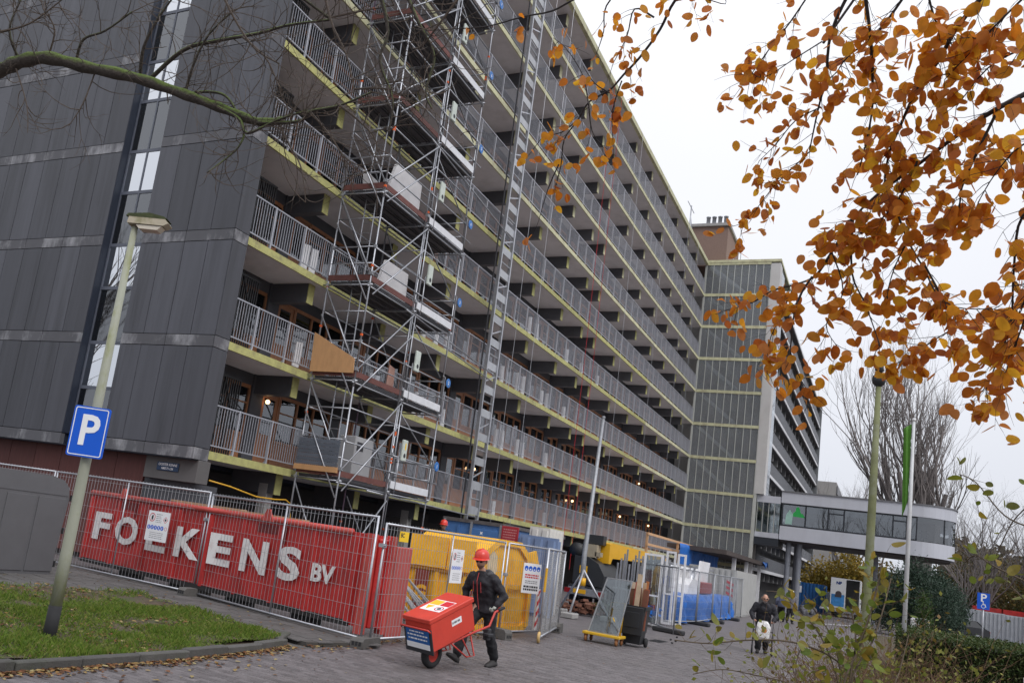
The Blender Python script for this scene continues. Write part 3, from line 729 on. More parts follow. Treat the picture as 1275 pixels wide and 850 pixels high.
for i in range(3):
    b_ = MB(); h = .0
    a, c, e = .1, .049, .006
    b_.add([(-a, -c, -.01), (a, -c, -.01), (a, c, -.01), (-a, c, -.01), (-a+e, -c+e, .0), (a-e, -c+e, .0), (a-e, c-e, .0), (-a+e, c-e, .0)],
           [(4, 5, 6, 7), (0, 1, 5, 4), (1, 2, 6, 5), (2, 3, 7, 6), (3, 0, 4, 7)])
    pv_me.append(b_)
me_pav = pv_me[0].mesh('paver', m_paver)
spots = []
row = 0; x = -11.6
while x < 10.6:
    yy = -13.8+(row % 2)*.105
    while yy < -7.3:
        if inpoly(x, yy, PAVE): spots.append((x, yy))
        yy += .21
    x += .105; row += 1
cx_, cy_ = -16.43, -14.83
spots.sort(key=lambda p: (p[0]-cx_)**2+(p[1]-cy_)**2)
vis = [p for p in spots if True]
def inview(p):
    v = Vector((p[0], p[1], 0))-cam.matrix_world.translation
    z_ = v.dot(fw)
    X = 524.5+1081.4*v.dot(r2)/z_; Yp = 478.1-1081.4*v.dot(u2)/z_
    return 0 < X < 1275 and Yp < 848
near = [p for p in spots if inview(p)][:300]; ns = set(near)
for p in near:
    o = ob('paver', me_pav, None, pav, loc=(p[0], p[1], random.uniform(-.003, .003)), rotz=R(90)+random.uniform(-.02, .02))
rest = MB()
for p in spots:
    if p in ns: continue
    z = random.uniform(-.003, .003); w = random.uniform(-.002, .002)
    a, c, e = .049, .1, .006
    rest.add([(p[0]-a, p[1]-c, z-.01), (p[0]+a, p[1]-c, z-.01), (p[0]+a, p[1]+c, z-.01), (p[0]-a, p[1]+c, z-.01),
              (p[0]-a+e, p[1]-c+e, z+w), (p[0]+a-e, p[1]-c+e, z), (p[0]+a-e, p[1]+c-e, z-w), (p[0]-a+e, p[1]+c-e, z)],
             [(4, 5, 6, 7), (0, 1, 5, 4), (1, 2, 6, 5), (2, 3, 7, 6), (3, 0, 4, 7)])
m_paver2 = M('brick_paver_field', (.122, .110, .113), .62, .28, 5, bump=.25, bscale=70, stain=(.10, .088, .085), sfac=.6, sscale=.7)
def island_var(mt, amount=.22):
    n = mt.node_tree.nodes; l = mt.node_tree.links; b = n['Principled BSDF']; src = b.inputs['Base Color'].links[0].from_socket
    g = n.new('ShaderNodeNewGeometry'); mr = n.new('ShaderNodeMapRange'); mr.inputs['To Min'].default_value = 1-amount; mr.inputs['To Max'].default_value = 1+amount
    l.new(g.outputs['Random Per Island'], mr.inputs['Value'])
    vm = n.new('ShaderNodeVectorMath'); vm.operation = 'SCALE'; l.new(src, vm.inputs[0]); l.new(mr.outputs[0], vm.inputs['Scale']); l.new(vm.outputs[0], b.inputs['Base Color'])
island_var(m_paver2)
tag(ob('pavers', rest, m_paver2, pav), kind='stuff')
# pavement of grey tiles between the grass and the fence
WALK = [(-5.35, -7.35), (-4.35, -7.9), (-3.0, -2.9), (-2.6, 2.5), (-8.6, 2.5), (-8.6, -1.7), (-4.2, -2.5)]
WALK = [(-5.25, -7.3), (-3.9, -7.7), (-2.6, -2.9), (-1.4, 4.5), (-14, 4.5), (-14, -1.75), (-6.6, -1.95), (-4.15, -2.5)]
m_tile = M('pavement_tile', (.095, .090, .088), .8, .2, 3, bump=.2, bscale=60, rnd=.14, stain=(.07, .066, .06), sfac=.6, sscale=1.1)
walk = struct('pavement', MB().add([(*p, .055) for p in WALK]+[(*p, -.02) for p in WALK], [tuple(range(len(WALK)))]+[(i, len(WALK)+i, len(WALK)+(i+1) % len(WALK), (i+1) % len(WALK)) for i in range(len(WALK))]), M('pavement_bed', (.06, .055, .05), .9))
tl_me = MB().add([(-.149, -.149, -.01), (.149, -.149, -.01), (.149, .149, -.01), (-.149, .149, -.01), (-.144, -.144, .006), (.144, -.144, .006), (.144, .144, .006), (-.144, .144, .006)],
                 [(4, 5, 6, 7), (0, 1, 5, 4), (1, 2, 6, 5), (2, 3, 7, 6), (3, 0, 4, 7)]).mesh('paving_tile', m_tile)
tv = Vector((1.30, 4.8, 0)).normalized(); tn = Vector((tv.y, -tv.x, 0)); ang = math.atan2(tv.y, tv.x)
tiles = []
for i in range(-8, 46):
    for j in range(-46, 14):
        q = Vector((-4.6, -7.5, 0))+tv*(.302*i+(.15 if j % 2 else 0))+tn*(.302*j)
        if inpoly(q.x, q.y, WALK) and inview((q.x, q.y)): tiles.append(q)
tiles.sort(key=lambda q: (q.x-cx_)**2+(q.y-cy_)**2)
for q in tiles[:300]:
    ob('paving_tile', tl_me, None, walk, loc=(q.x, q.y, .056+random.uniform(-.003, .004)), rotz=ang)
rt_ = MB()
for q in tiles[300:]:
    s0 = len(rt_.v); rt_.box(-.146, .146, -.146, .146, -.01, .006); rt_.xf(Matrix.Translation((q.x, q.y, .056+random.uniform(-.003, .004))) @ Matrix.Rotation(ang, 4, 'Z'), s0)
m_tile2 = M('pavement_tile_field', (.095, .090, .088), .8, .2, 3, bump=.2, bscale=60, stain=(.07, .066, .06), sfac=.6, sscale=1.1); island_var(m_tile2, .14)
tag(ob('paving_tiles', rt_, m_tile2, walk), kind='stuff')
# kerb stones along the road
kerb = tag(bpy.data.objects.new('kerb', None), kind='structure'); COL.objects.link(kerb)
KP = [(-16, -7.28), (-12, -7.36), (-10.5, -7.42), (-8.45, -7.46), (-7.0, -7.36), (-5.9, -7.2), (-5.55, -7.02)]
m_kerb = M('kerb_stone', (.075, .072, .068), .85, .2, 5, bump=.4, bscale=50, rnd=.2, stain=(.05, .06, .035), sfac=.6, sscale=2)
def along(P, step):
    out = []; carry = 0
    for (a, b) in zip(P[:-1], P[1:]):
        a = Vector(a); b = Vector(b); L_ = (b-a).length; s = carry
        while s < L_: out.append((a+(b-a)*(s/L_), (b-a).normalized())); s += step
        carry = s-L_
    return out
for p, d_ in along(KP, .8):
    ob('kerb_stone', MB().cbox(.004, .795, -.06, .06, -.1, .10+random.uniform(-.01, .01), .012), m_kerb, kerb, loc=(p.x, p.y, 0), rotz=math.atan2(d_.y, d_.x)+random.uniform(-.012, .012))
# soil under the grass and the grass itself
GR = [(-16, -7.22), (-10.5, -7.36), (-8.45, -7.40), (-7.0, -7.30), (-5.9, -7.14), (-5.45, -7.0), (-5.2, -6.3), (-4.75, -4.6), (-4.2, -2.6), (-6.6, -2.0), (-16, -1.8)]
m_soil = M('soil', (.075, .055, .038), .95, .35, 5, bump=.6, bscale=25, stain=(.05, .075, .022), sfac=.8, sscale=1.6)
def soil_z(x, y): return .075+.03*math.sin(x*1.3+.5)*math.sin(y*1.1)+.012*math.sin(x*5+y*3)
sm = MB(); nx_, ny_ = 60, 30; idx = {}
for i in range(nx_+1):
    for j in range(ny_+1):
        x = -16+12*i/nx_; y = -7.5+6*j/ny_
        idx[i, j] = len(sm.v); sm.v.append((x, y, soil_z(x, y)))
for i in range(nx_):
    for j in range(ny_):
        q = [idx[i, j], idx[i+1, j], idx[i+1, j+1], idx[i, j+1]]
        if all(inpoly(sm.v[t][0], sm.v[t][1], GR) for t in q): sm.f.append(tuple(q))
struct('grass_soil', sm, m_soil, smooth=True)
struct('soil_bed', MB().add([(*p, .045) for p in GR]+[(*p, -.03) for p in GR], [tuple(range(len(GR)))]+[(i, len(GR)+i, len(GR)+(i+1) % len(GR), (i+1) % len(GR)) for i in range(len(GR))]), m_soil)
from mathutils import noise
gm = MB()
rg = random.Random(3)
cnt = 0
while cnt < 52000:
    x = rg.uniform(-13.0, -4.2); y = rg.uniform(-7.35, -1.9)
    if not inpoly(x, y, GR): continue
    dn = noise.noise(Vector((x*.75, y*.75, 1.7)))+.5*noise.noise(Vector((x*2.4, y*2.4, 5)))
    if rg.random() > .62+dn*1.1: continue
    if y > -3.4 and rg.random() < .55: continue
    cnt += 1
    a = rg.uniform(0, 6.28); h = rg.uniform(.02, .085)*(1+.9*dn); w = rg.uniform(.003, .006)
    z = soil_z(x, y)-.004; lx, ly = rg.gauss(0, .025), rg.gauss(0, .025)
    dx, dy = math.cos(a)*w, math.sin(a)*w
    gm.add([(x-dx, y-dy, z), (x+dx, y+dy, z), (x+lx*.5+dx*.7, y+ly*.5+dy*.7, z+h*.65), (x+lx*1.4, y+ly*1.4, z+h)], [(0, 1, 2), (0, 2, 3)])
m_grass = LEAFMAT('grass_blades', [(.06, .105, .014), (.10, .17, .02), (.15, .22, .03), (.20, .20, .06)], .3)
tag(ob('grass', gm, m_grass), 'short green verge grass between the kerb and the tiled pavement', 'grass', kind='stuff')
# fallen leaves: along the kerb, on the verge, by the fence feet
lf = MB(); rg = random.Random(11)
def fallen(x, y, z, s):
    a = rg.uniform(0, 6.28); c, s_ = math.cos(a), math.sin(a); t = rg.uniform(-.5, .5); u = rg.uniform(-.5, .5)
    P = []
    for (px, py, pz) in ((-1, 0, 0), (-.3, .55, .25), (.5, .45, .2), (1, 0, .05), (.5, -.45, .2), (-.3, -.55, .25)):
        X = px*s; Y = py*s; Zl = pz*s*rg.uniform(.3, 1.2)+t*X*.5+u*Y*.5
        P.append((x+X*c-Y*s_, y+X*s_+Y*c, z+max(Zl+.3*s, 0.001)))
    lf.add(P, [(0, 1, 2, 3), (0, 3, 4, 5)])
for p, d_ in along(KP, .005):
    if p.x < -12 or rg.random() < .15: continue
    off = abs(rg.gauss(0, .13))+.07
    fallen(p.x+rg.uniform(-.03, .03), p.y-off*(1.0 if rg.random() < .92 else 3), .0, rg.uniform(.02, .045))
for i in range(4200):
    x = rg.uniform(-12.5, -4.3); y = rg.uniform(-7.3, -2.2)
    if inpoly(x, y, GR) and noise.noise(Vector((x*.9, y*.9, 8))) > -.2: fallen(x, y, soil_z(x, y)+.01, rg.uniform(.018, .04))
for i in range(520):
    t = rg.random(); x = -5.4+t*6.2+rg.gauss(0, .2); y = -7.45-.35*t+rg.gauss(0, .18)
    if x < -3.9 or rg.random() < .35: fallen(x, y, .005, rg.uniform(.02, .045))
for i in range(260):
    x = rg.uniform(-4.4, 1.0); y = -7.55+abs(rg.gauss(0, .25)); fallen(x, y, .005, rg.uniform(.02, .04))
for i in range(160):
    q = tiles[rg.randrange(len(tiles))]; fallen(q.x, q.y, .064, rg.uniform(.02, .04))
for i in range(90):
    fallen(rg.uniform(-9, 6), rg.uniform(-12.4, -8.0), .004, rg.uniform(.015, .03))
m_fallen = LEAFMAT('fallen_leaves', [(.055, .028, .014), (.11, .045, .018), (.19, .075, .025), (.26, .17, .06), (.30, .25, .12)], .1)
tag(ob('fallen_leaves', lf, m_fallen), 'dry brown leaves lying along the kerb and on the verge', 'leaves', kind='stuff')
# drain cover in the road
dr = MB().box(7.35, 8.25, -9.75, -9.4, -.004, .006)
for i in range(9): dr.box(7.4+.09*i, 7.44+.09*i, -9.72, -9.43, .006, .012)
tag(ob('drain_grate', dr, m_black), 'black slotted drain grate set in the brick road', 'drain')

# ================================================================ LEFT LAMP POST WITH PARKING SIGN
m_pole = M('weathered_pole', (.29, .30, .24), .6, .12, 3, bump=.15, bscale=50, stain=(.17, .18, .045), sfac=.95, sscale=1.5, stretch=(1.2, 1.2, .6))
lp = thing('street_lamp', 'leaning grey-green lamp post with wide lantern standing in the grass verge', 'street lamp', (-8.93, -6.14, .04))
ob('pole', MB().tube([(0, 0, .36), (0, 0, 1.0), (0, 0, 2.6), (0, 0, 5.15)], [.074, .072, .062, .040], 14), m_pole, lp, True)
ob('pole_foot', MB().tube([(0, 0, -.1), (0, 0, .37)], [.080, .078], 14), M('black_foot', (.02, .02, .022), .8, .2, 10), lp, True)
m_lantern = M('lantern_beige', (.42, .37, .28), .5, .15, 5, stain=(.16, .15, .06), sfac=.7, sscale=5)
hd = MB(); hdir = Vector((.45, -.89, .06)).normalized()
hs_ = Matrix.Translation((0, 0, 5.2)) @ hdir.to_track_quat('X', 'Z').to_matrix().to_4x4() @ Matrix.Scale(.78, 4)
hd.prism([(-.10, -.03), (.50, -.045), (.58, .0), (.52, .07), (.25, .11), (-.08, .09)], (0, .24, 0), (0, -.12, 0), (1, 0, 0), (0, 0, 1)); hd.xf(hs_)
ob('lantern', hd, m_lantern, lp)
bl_ = MB().prism([(.04, -.045), (.47, -.05), (.40, -.12), (.10, -.11)], (0, .2, 0), (0, -.1, 0), (1, 0, 0), (0, 0, 1)); bl_.xf(hs_)
ob('lens', bl_, M('lamp_lens', (.55, .50, .42), .25, .08, spec=.6), lp)
ob('lantern_cap', MB().prism([(-.13, .085), (.56, .07), (.50, .11), (.25, .16), (-.10, .13)], (0, .25, 0), (0, -.125, 0), (1, 0, 0), (0, 0, 1)).xf(hs_), M('moss_cap', (.05, .06, .025), .9, .3, 20), lp)
ob('clamp', MB().tube([(0, 0, 2.3), (0, 0, 2.34)], .075, 12).tube([(0, 0, 2.66), (0, 0, 2.70)], .072, 12), m_galv, lp)
ps = thing('parking_sign', 'blue square parking sign with white P mounted on the leaning lamp post', 'sign', (-8.93, -6.14, 2.5))
sx_ = Vector((.50, -.866, 0)); sn = Vector((-.866, -.5, 0)); so = sn*.11
def on_sign(mb, z=0.0): return mb.xf(frame(so+sn*z, sx_, (0, 0, 1)))
def rrect(w, h, r, n=4):
    P = []
    for (cx, cy, a0) in ((w/2-r, h/2-r, 0), (-w/2+r, h/2-r, 90), (-w/2+r, -h/2+r, 180), (w/2-r, -h/2+r, 270)):
        for i in range(n+1): a = R(a0+90*i/n); P.append((cx+r*math.cos(a), cy+r*math.sin(a)))
    return P
ob('plate', on_sign(MB().prism(rrect(.44, .62, .03), (0, 0, .03), (0, 0, -.015), (1, 0, 0), (0, 1, 0))), m_blue, ps)
bd = MB(); o1 = rrect(.405, .585, .025); o2 = rrect(.383, .563, .018); n = len(o1)
bd.add([(*p, .0) for p in o1]+[(*p, .0) for p in o2], [(i, (i+1) % n, n+(i+1) % n, n+i) for i in range(n)])
ob('border', on_sign(bd, .0175), M('sign_white', (.75, .76, .78), .4, .04), ps)
pl_ = text_mb('P', .52, .001, .012, sx=.92); ob('letter_p', on_sign(pl_, .0185), MATS['sign_white'], ps)

# ================================================================ GREY CABINET ON THE LEFT
cab = thing('utility_cabinet', 'large dark grey steel cabinet with rounded shoulders behind the fence of the pavement', 'cabinet', (-4.3, -.42, .06))
cab['label'] = 'large dark grey steel cabinet with rounded shoulders standing on the pavement'
m_cab = M('cabinet_grey', (.105, .105, .112), .5, .06, 4, bump=.05)
cx0 = -2.2
prof = [(cx0, 0), (0, 0), (.10, 1.48), (.05, 1.70), (-.10, 1.84), (-.4, 1.90), (cx0, 1.90)]
cdir = Vector((1, .06, 0)).normalized()
ob('body', MB().prism(prof, (.3*0, .8, 0), (0, 0, 0), (1, 0, 0), (0, 0, 1)), m_cab, cab)
for xx in (-.62, -1.32):
    ob('door', MB().cbox(xx-.0, xx+.64, -.016, .0, .06, 1.48, .004), m_cab, cab)
ob('rivet_row', MB().box(cx0, .06, -.01, .0, 1.54, 1.56), m_cab, cab)
for zz in (.15, .8, 1.45): ob('hinge', MB().box(.015+.06*zz, .05+.06*zz, -.03, .0, zz, zz+.12), m_black, cab)

# ================================================================ FENCES
m_wire = M('fence_wire', (.40, .41, .43), .45, .1, metal=.6)
def fence_panel(a, b, label, H_=1.95, z0=.12, wires=None, group='site fence panels', mid=True, hw=.02, dens=.1, name='site_fence', rows=7, lean=0.0):
    a = Vector((*a, 0)); b = Vector((*b, 0)); L_ = (b-a).length; rz = math.atan2(b.y-a.y, b.x-a.x)
    t = thing(name, label, 'fence', (a.x, a.y, 0), rz, group)
    m_galv = MATS['galvanised_steel'] if dens < .12 or name != 'site_fence' else MATS['dull_galvanised']
    for x in ((.03, L_-.03)):
        ob('upright', MB().tube([(x, 0, .0), (x, 0, H_+.02)], hw, 8), m_galv, t, True)
    if mid: ob('upright', MB().tube([(L_/2, 0, z0), (L_/2, 0, H_-.02)], hw*.8, 8), m_galv, t, True)
    ob('top_rail', MB().tube([(.03, 0, H_), (L_-.03, 0, H_)], hw*.95, 8), m_galv, t, True)
    ob('bottom_rail', MB().tube([(.03, 0, z0), (L_-.03, 0, z0)], hw*.95, 8), m_galv, t, True)
    w = MB(); x = dens
    r_ = .0028
    while x < L_-.05:
        w.box(x-r_, x+r_, -r_, r_, z0, H_+.04); x += dens
    for i in range(rows):
        z = z0+(H_-z0)*(i+.7)/rows; w.box(.03, L_-.03, r_, r_*3, z-r_, z+r_)
    ob('wire_mesh', w, m_wire, t)
    return t
FP = [None]*5
FP[0] = fence_panel((-2.94, -2.94), (-2.72, 1.9), 'galvanised mesh fence panel in front of the left end of the red skip', H_=2.08)
FP[1] = fence_panel((-2.70, 1.95), (-2.9, 6.7), 'galvanised mesh fence panel running behind the grey cabinet', H_=2.08)
FP[2] = fence_panel((-4.13, -7.58), (-2.96, -2.99), 'galvanised mesh fence panel in front of the lettered side of the red skip', H_=2.04)
FP[3] = fence_panel((-4.05, -7.66), (.92, -7.76), 'galvanised mesh fence panel between the red skip and the yellow skip')
FP[4] = fence_panel((1.0, -7.78), (3.3, -8.0), 'galvanised mesh fence panel in front of the rounded end of the yellow skip', mid=False)
def clamp(par, x, z):
    ob('clamp', MB().box(x-.07, x+.07, -.035, .035, z-.03, z+.03).tube([(x, -.06, z), (x, .06, z)], .012, 6), m_galv, par)
clamp(FP[0], .0, 1.55); clamp(FP[3], .0, 1.6); clamp(FP[4], .0, 1.3)
# concrete feet
m_foot = M('fence_foot', (.10, .095, .09), .9, .2, 8, bump=.4, bscale=60, rnd=.15)
def foot(p, rz, label, sz=(.66, .22, .15)):
    t = thing('concrete_foot', label, 'fence foot', (p[0], p[1], p[2] if len(p) > 2 else 0), rz, 'concrete fence feet')
    a, b, h = sz
    ob('block', MB().prism([(-a/2, 0), (a/2, 0), (a/2, h*.7), (a/2-.05, h), (-a/2+.05, h), (-a/2, h*.7)], (0, b, 0), (0, -b/2, 0), (1, 0, 0), (0, 0, 1)), m_foot, t)
    hl = MB()
    for i in range(3): hl.box(-a/2-.004, -a/2+.002, -b/2+.03+.06*i, -b/2+.07+.06*i, .04, .1)
    ob('hand_holes', hl, m_black, t)
foot((-2.95, -2.97, .06), R(-10), 'concrete fence foot on the tiled pavement in front of the red skip')
foot((-4.1, -7.64, .0), R(5), 'concrete fence foot at the fence corner by the kerb end')
foot((.96, -7.78, 0), R(75), 'concrete fence foot in front of the yellow skip', (.62, .24, .2))
# swung-open gate leaf with its castor
gl_ = fence_panel((1.45, -8.52), (4.9, -7.75), 'open fence gate leaf hung with clear film on a castor wheel', group='gate leaves', name='gate_leaf', dens=.2, rows=6, hw=.024, mid=True)
m_film = M('clear_film', (.45, .46, .47), .35, .2, 3, alpha=.24)
ob('film', MB().box(.06, 3.3, -.01, -.006, .14, 1.9), m_film, gl_)
ob('tape', MB().tube([(.03, -.0, 1.05), (.03, 0, 1.55)], .027, 8), M('yellow_tape', (.6, .33, .02), .5), gl_)
wh = ob('castor', MB().box(-.0, .06, -.02, .02, .1, .2), m_galv_dull, gl_)
ob('tyre', MB().lathe([(.05, -.03), (.11, -.025), (.12, 0), (.11, .025), (.05, .03)], (0, 0, .12), 18, 'y'), M('cream_wheel', (.50, .34, .14), .6, .2), wh, True)
ob('hub', MB().lathe([(0, -.04), (.05, -.035), (.05, .035), (0, .04)], (0, 0, .12), 12, 'y'), m_galv_dull, wh, True)
foot((4.85, -7.72, 0), R(10), 'concrete fence foot under the far end of the open gate leaf', (.5, .3, .22))
# fence panels further along the road, on long dark plastic feet
Q = [(14.2, -7.55), (11.9, -9.25), (19.24, -8.45), (23.2, -8.36), (28.5, -8.28), (34.0, -8.1)]
fence_panel((14.1, -7.6), (11.6, -9.2), 'grey mesh fence panel angled to the road in front of the white frames', dens=.15, hw=.024, mid=True, H_=2.0)
fence_panel((15.2, -8.0), (19.2, -8.45), 'grey mesh fence panel in front of the first blue sheet', dens=.15, hw=.024, H_=2.0)
fence_panel((19.3, -8.45), (23.2, -8.36), 'grey mesh fence panel in front of the middle of the blue sheet', dens=.15, hw=.024, mid=False, H_=2.0)
fence_panel((23.3, -8.36), (28.4, -8.28), 'grey mesh fence panel in front of the far end of the blue sheet', dens=.15, hw=.024, H_=2.0)
fence_panel((28.5, -8.28), (33.8, -8.1), 'grey mesh fence panel in front of the grey container', dens=.15, hw=.024, H_=2.0)
m_pfoot = M('plastic_foot', (.03, .03, .032), .7, .2)
def lfoot(p, rz, label):
    tag(ob('plastic_foot', MB().cbox(-.5, .5, -.13, .13, 0, .14, .03), m_pfoot, loc=(p[0], p[1], 0), rotz=rz), label, 'fence foot', 'dark plastic fence feet')
lfoot((11.8, -9.0), R(75), 'long black fence foot in front of the white frames')
lfoot((19.2, -8.5), R(80), 'long black fence foot at the near end of the blue sheet')
lfoot((23.2, -8.4), R(85), 'long black fence foot at the middle of the blue sheet')
lfoot((28.4, -8.3), R(85), 'long black fence foot at the far end of the blue sheet')

# ---- paper signs on the fences
m_sheet = M('white_sheet', (.74, .74, .76), .6, .04)
def sheet(pos, ax, w, h, label, cat='sign', group=None, mat=None):
    t = thing('safety_sign', label, cat, pos, 0, group)
    ay = (0, 0, 1); ax = Vector(ax).normalized(); nrm = ax.cross(Vector(ay))
    def F(mb, z): return mb.xf(frame(nrm*z, ax, ay))
    ob('board', F(MB().box(-w/2, w/2, -h/2, h/2, -.004, .004), 0), mat or m_sheet, t)
    return t, F
def disc(x, y, r, n=14): return MB().add([(x+r*math.cos(6.283*i/n), y+r*math.sin(6.283*i/n), 0) for i in range(n)], [tuple(range(n))])
def ring(x, y, r, r1, n=16):
    return MB().add([(x+q*math.cos(6.283*i/n), y+q*math.sin(6.283*i/n), 0) for q in (r, r1) for i in range(n)], [(i, (i+1) % n, n+(i+1) % n, n+i) for i in range(n)])
def lines(rows, x0, x1, hgt=.012):
    mb = MB(); rr = random.Random(len(rows))
    for y in rows:
        x = x0
        while x < x1-.02:
            w = min(rr.uniform(.02, .07), x1-x); mb.quad((x, y-hgt/2, 0), (x+w, y-hgt/2, 0), (x+w, y+hgt/2, 0), (x, y+hgt/2, 0)); x += w+.012
    return mb
m_grey = M('grey_print', (.16, .16, .17), .6)
fd = Vector((-1.17, -4.59, 0)).normalized()
fn_ = fd.cross(Vector((0, 0, 1)))
def add_safety(pos, ax, w, h, label, n=5):
    t, F = sheet(pos, ax, w, h, label)
    ob('print', F(ring(-w*.30, h*.28, w*.14, w*.115), .0052), m_redprint, t)
    ob('print', F(MB().prism([(-w*.33, h*.2), (-w*.26, h*.2), (-w*.25, h*.33), (-w*.29, h*.37), (-w*.34, h*.3)], (0, 0, .0004), (0, 0, 0), (1, 0, 0), (0, 1, 0)), .0052), m_blackpaint, t)
    ob('print', F(ring(w*.33, h*.24, w*.11, w*.09, 4), .0052), m_redprint, t)
    ob('print', F(disc(w*.33, h*.24, w*.04), .0053), m_blackpaint, t)
    ob('print', F(lines([h*.4, h*.33, h*.27, h*.2, h*.14], -w*.12, w*.15, h*.018), .0052), m_grey, t)
    for i in range(n):
        x = -w*.42+w*.155*i
        ob('pictogram', F(disc(x+.02, -h*.05, w*.072), .0052), m_blue, t)
        ob('pictogram', F(MB().box(x+.01, x+.03, -h*.09, -h*.01, 0, .0003), .0055), m_sheet, t)
    ob('print', F(ring(w*.40, -h*.05, w*.06, w*.047), .0052), m_redprint, t)
    ob('print', F(lines([-h*.22, -h*.28, -h*.34, -h*.40], -w*.3, w*.32, h*.016), .0052), m_grey, t)
    return t
add_safety((-3.03, -1.75, 1.26), (-.05, -1, 0), .62, .60, 'white site safety board hung on the fence over the red skip lettering')
add_safety((-1.45, -7.80, 1.38), (1, -.02, 0), .48, .62, 'white safety sheet on the fence in front of the left part of the yellow skip')
# board with four blue symbols and the Dutch wording
t, F = sheet((1.95, -8.02, 1.27), (1, -.5, 0), .52, .64, 'white board with four blue safety symbols on the fence before the yellow skip end')
for i in range(4):
    ob('pictogram', F(disc(-.18+.12*i, .21, .055), .0052), m_blue, t)
    ob('pictogram', F(MB().box(-.20+.12*i, -.16+.12*i, .175, .205, 0, .0004), .0054), m_sheet, t)
ob('print', F(lines([.07, .02], -.2, .2, .032), .0052), m_redprint, t)
ob('print', F(lines([-.06, -.10], -.18, .18, .018), .0052), m_grey, t)
ob('print', F(lines([-.18, -.24], -.21, .21, .042), .0052), m_blackpaint, t)
# yellow tag on the fence
t, F = sheet((-3.45, -7.70, 1.78), (1, -.02, 0), .30, .17, 'small yellow tag with black letters on the fence beside the red skip', mat=M('tag_yellow', (.80, .52, .02), .5))
ob('print', F(text_mb('BC', .10, .0005, .003).xf(Matrix.Translation((-.06, .02, 0))), .0055), m_blackpaint, t)

# ================================================================ RED SKIP CONTAINER
m_red = M('skip_red', (.44, .022, .020), .5, .2, 2.5, bump=.55, bscale=2.6, stain=(.19, .022, .02), sfac=.65, sscale=1.7, coat=.08)
m_red_lt = M('skip_red_worn', (.46, .06, .05), .6, .2, 3, stain=(.25, .1, .07), sfac=.5)
sa = Vector((-2.2, 1.18, 0)); sb = Vector((-3.7, -7.29, 0)); sdv = (sb-sa).normalized(); sL = (sb-sa).length
rz = math.atan2(sdv.y, sdv.x)
sk = thing('skip_container', 'long red steel skip lettered FOLKENS BV behind the mesh fence', 'skip container', (sa.x, sa.y, 0), rz)
# local: x along the lettered side, +y away from the camera side, z up
W_, zb, zt = .52, .22, 1.74
body = MB()
body.prism([(0, zb+.25), (.0, zt), (W_, zt), (W_, zb+.25), (W_-.12, zb), (.12*0, zb)], (sL, 0, 0), (0, .0, 0), (0, 1, 0), (0, 0, 1))
ob('body', body, m_red, sk)
ob('top_rail', MB().tube([(-.02, -.02, zt), (sL-.5, -.02, zt)], .055, 10), m_red_lt, sk, True)
x = .32
ribs = [0.05, 1.15, 2.25, 3.35, 4.35, 5.35, 6.35, 7.25, 8.25]
for x in ribs:
    ob('rib', MB().prism([(-.07, 0), (.07, 0), (.045, -.05), (-.045, -.05)], (0, 0, zt-zb-.14), (x, 0, zb+.05), (1, 0, 0), (0, 1, 0)), m_red, sk)
ob('bottom_rail', MB().box(0, sL-.3, -.045, .0, zb-.02, zb+.07), M('skip_black_base', (.02, .018, .018), .8, .2), sk)
for x in (1.4, 3.2, 5.0, 6.8): ob('skid', MB().box(x, x+.5, .1, W_-.1, 0, zb-.01), m_black, sk)
for (hx) in (1.3, 6.0):
    lug = MB().prism([(-.16, 0), (.16, 0), (.07, .16), (.04, .22), (-.04, .22), (-.07, .16)], (0, .03, 0), (hx, -.09, zt-.04), (1, 0, 0), (0, 0, 1))
    ob('lifting_lug', lug, m_red_lt, sk)
    ob('hook_recess', MB().box(hx-.3, hx+.5, -.012, .0, zt-.26, zt-.1).box(hx+.44, hx+.5, -.03, -.012, zt-.4, zt-.1), M('skip_dark_red', (.16, .012, .012), .6), sk)
# hinged tail door swung half open at the right end
ob('tail_post', MB().box(sL-.12, sL+.02, -.08, .06, zb-.1, zt+.02), m_red_lt, sk); ob('tail_post', MB().box(sL-.12, sL+.02, W_-.06, W_+.06, zb-.1, zt+.02), m_red_lt, sk)
ob('tail_door', MB().cbox(sL-.04, sL+.05, .1, W_-.1, zb, zt-.05, .02).box(sL+.05, sL+.09, .3, .4, zb, zt-.05), m_red, sk)
sdoor = MB().cbox(0, .07, 0, .42, .06, 1.60, .02); sdoor.xf(Matrix.Translation((sL-.05, W_+.08, 0)) @ Matrix.Rotation(R(-4), 4, 'Z'))
ob('side_door', sdoor, M('faded_red_door', (.42, .085, .075), .6, .15, 3), sk)
m_wlet = M('skip_lettering', (.72, .70, .69), .6, .06, 6, stain=(.46, .32, .30), sfac=.4, sscale=9)
LET = [('F', .35, .98), ('O', 1.20, 2.03), ('L', 2.37, 3.06), ('K', 3.36, 4.18), ('E', 4.44, 5.12), ('N', 5.41, 6.13), ('S', 6.41, 7.02)]
for ch, x0, x1 in LET:
    tm = text_mb(ch, .88, .003, .030)
    xs = [v[0] for v in tm.v]; ys_ = [v[1] for v in tm.v]
    w0, w1, h0, h1 = min(xs), max(xs), min(ys_), max(ys_)
    tm.v = [((v[0]-w0)/(w1-w0)*(x1-x0)+x0, (v[1]-h0)/(h1-h0)*.60+.74-.03*(x0/8), v[2]) for v in tm.v]
    tm.xf(frame((0, -.056, 0), (1, 0, 0), (0, 0, 1)))
    ob('letter', tm, m_wlet, sk)
tm = text_mb('BV', .5, .003, .018); xs = [v[0] for v in tm.v]; ys_ = [v[1] for v in tm.v]
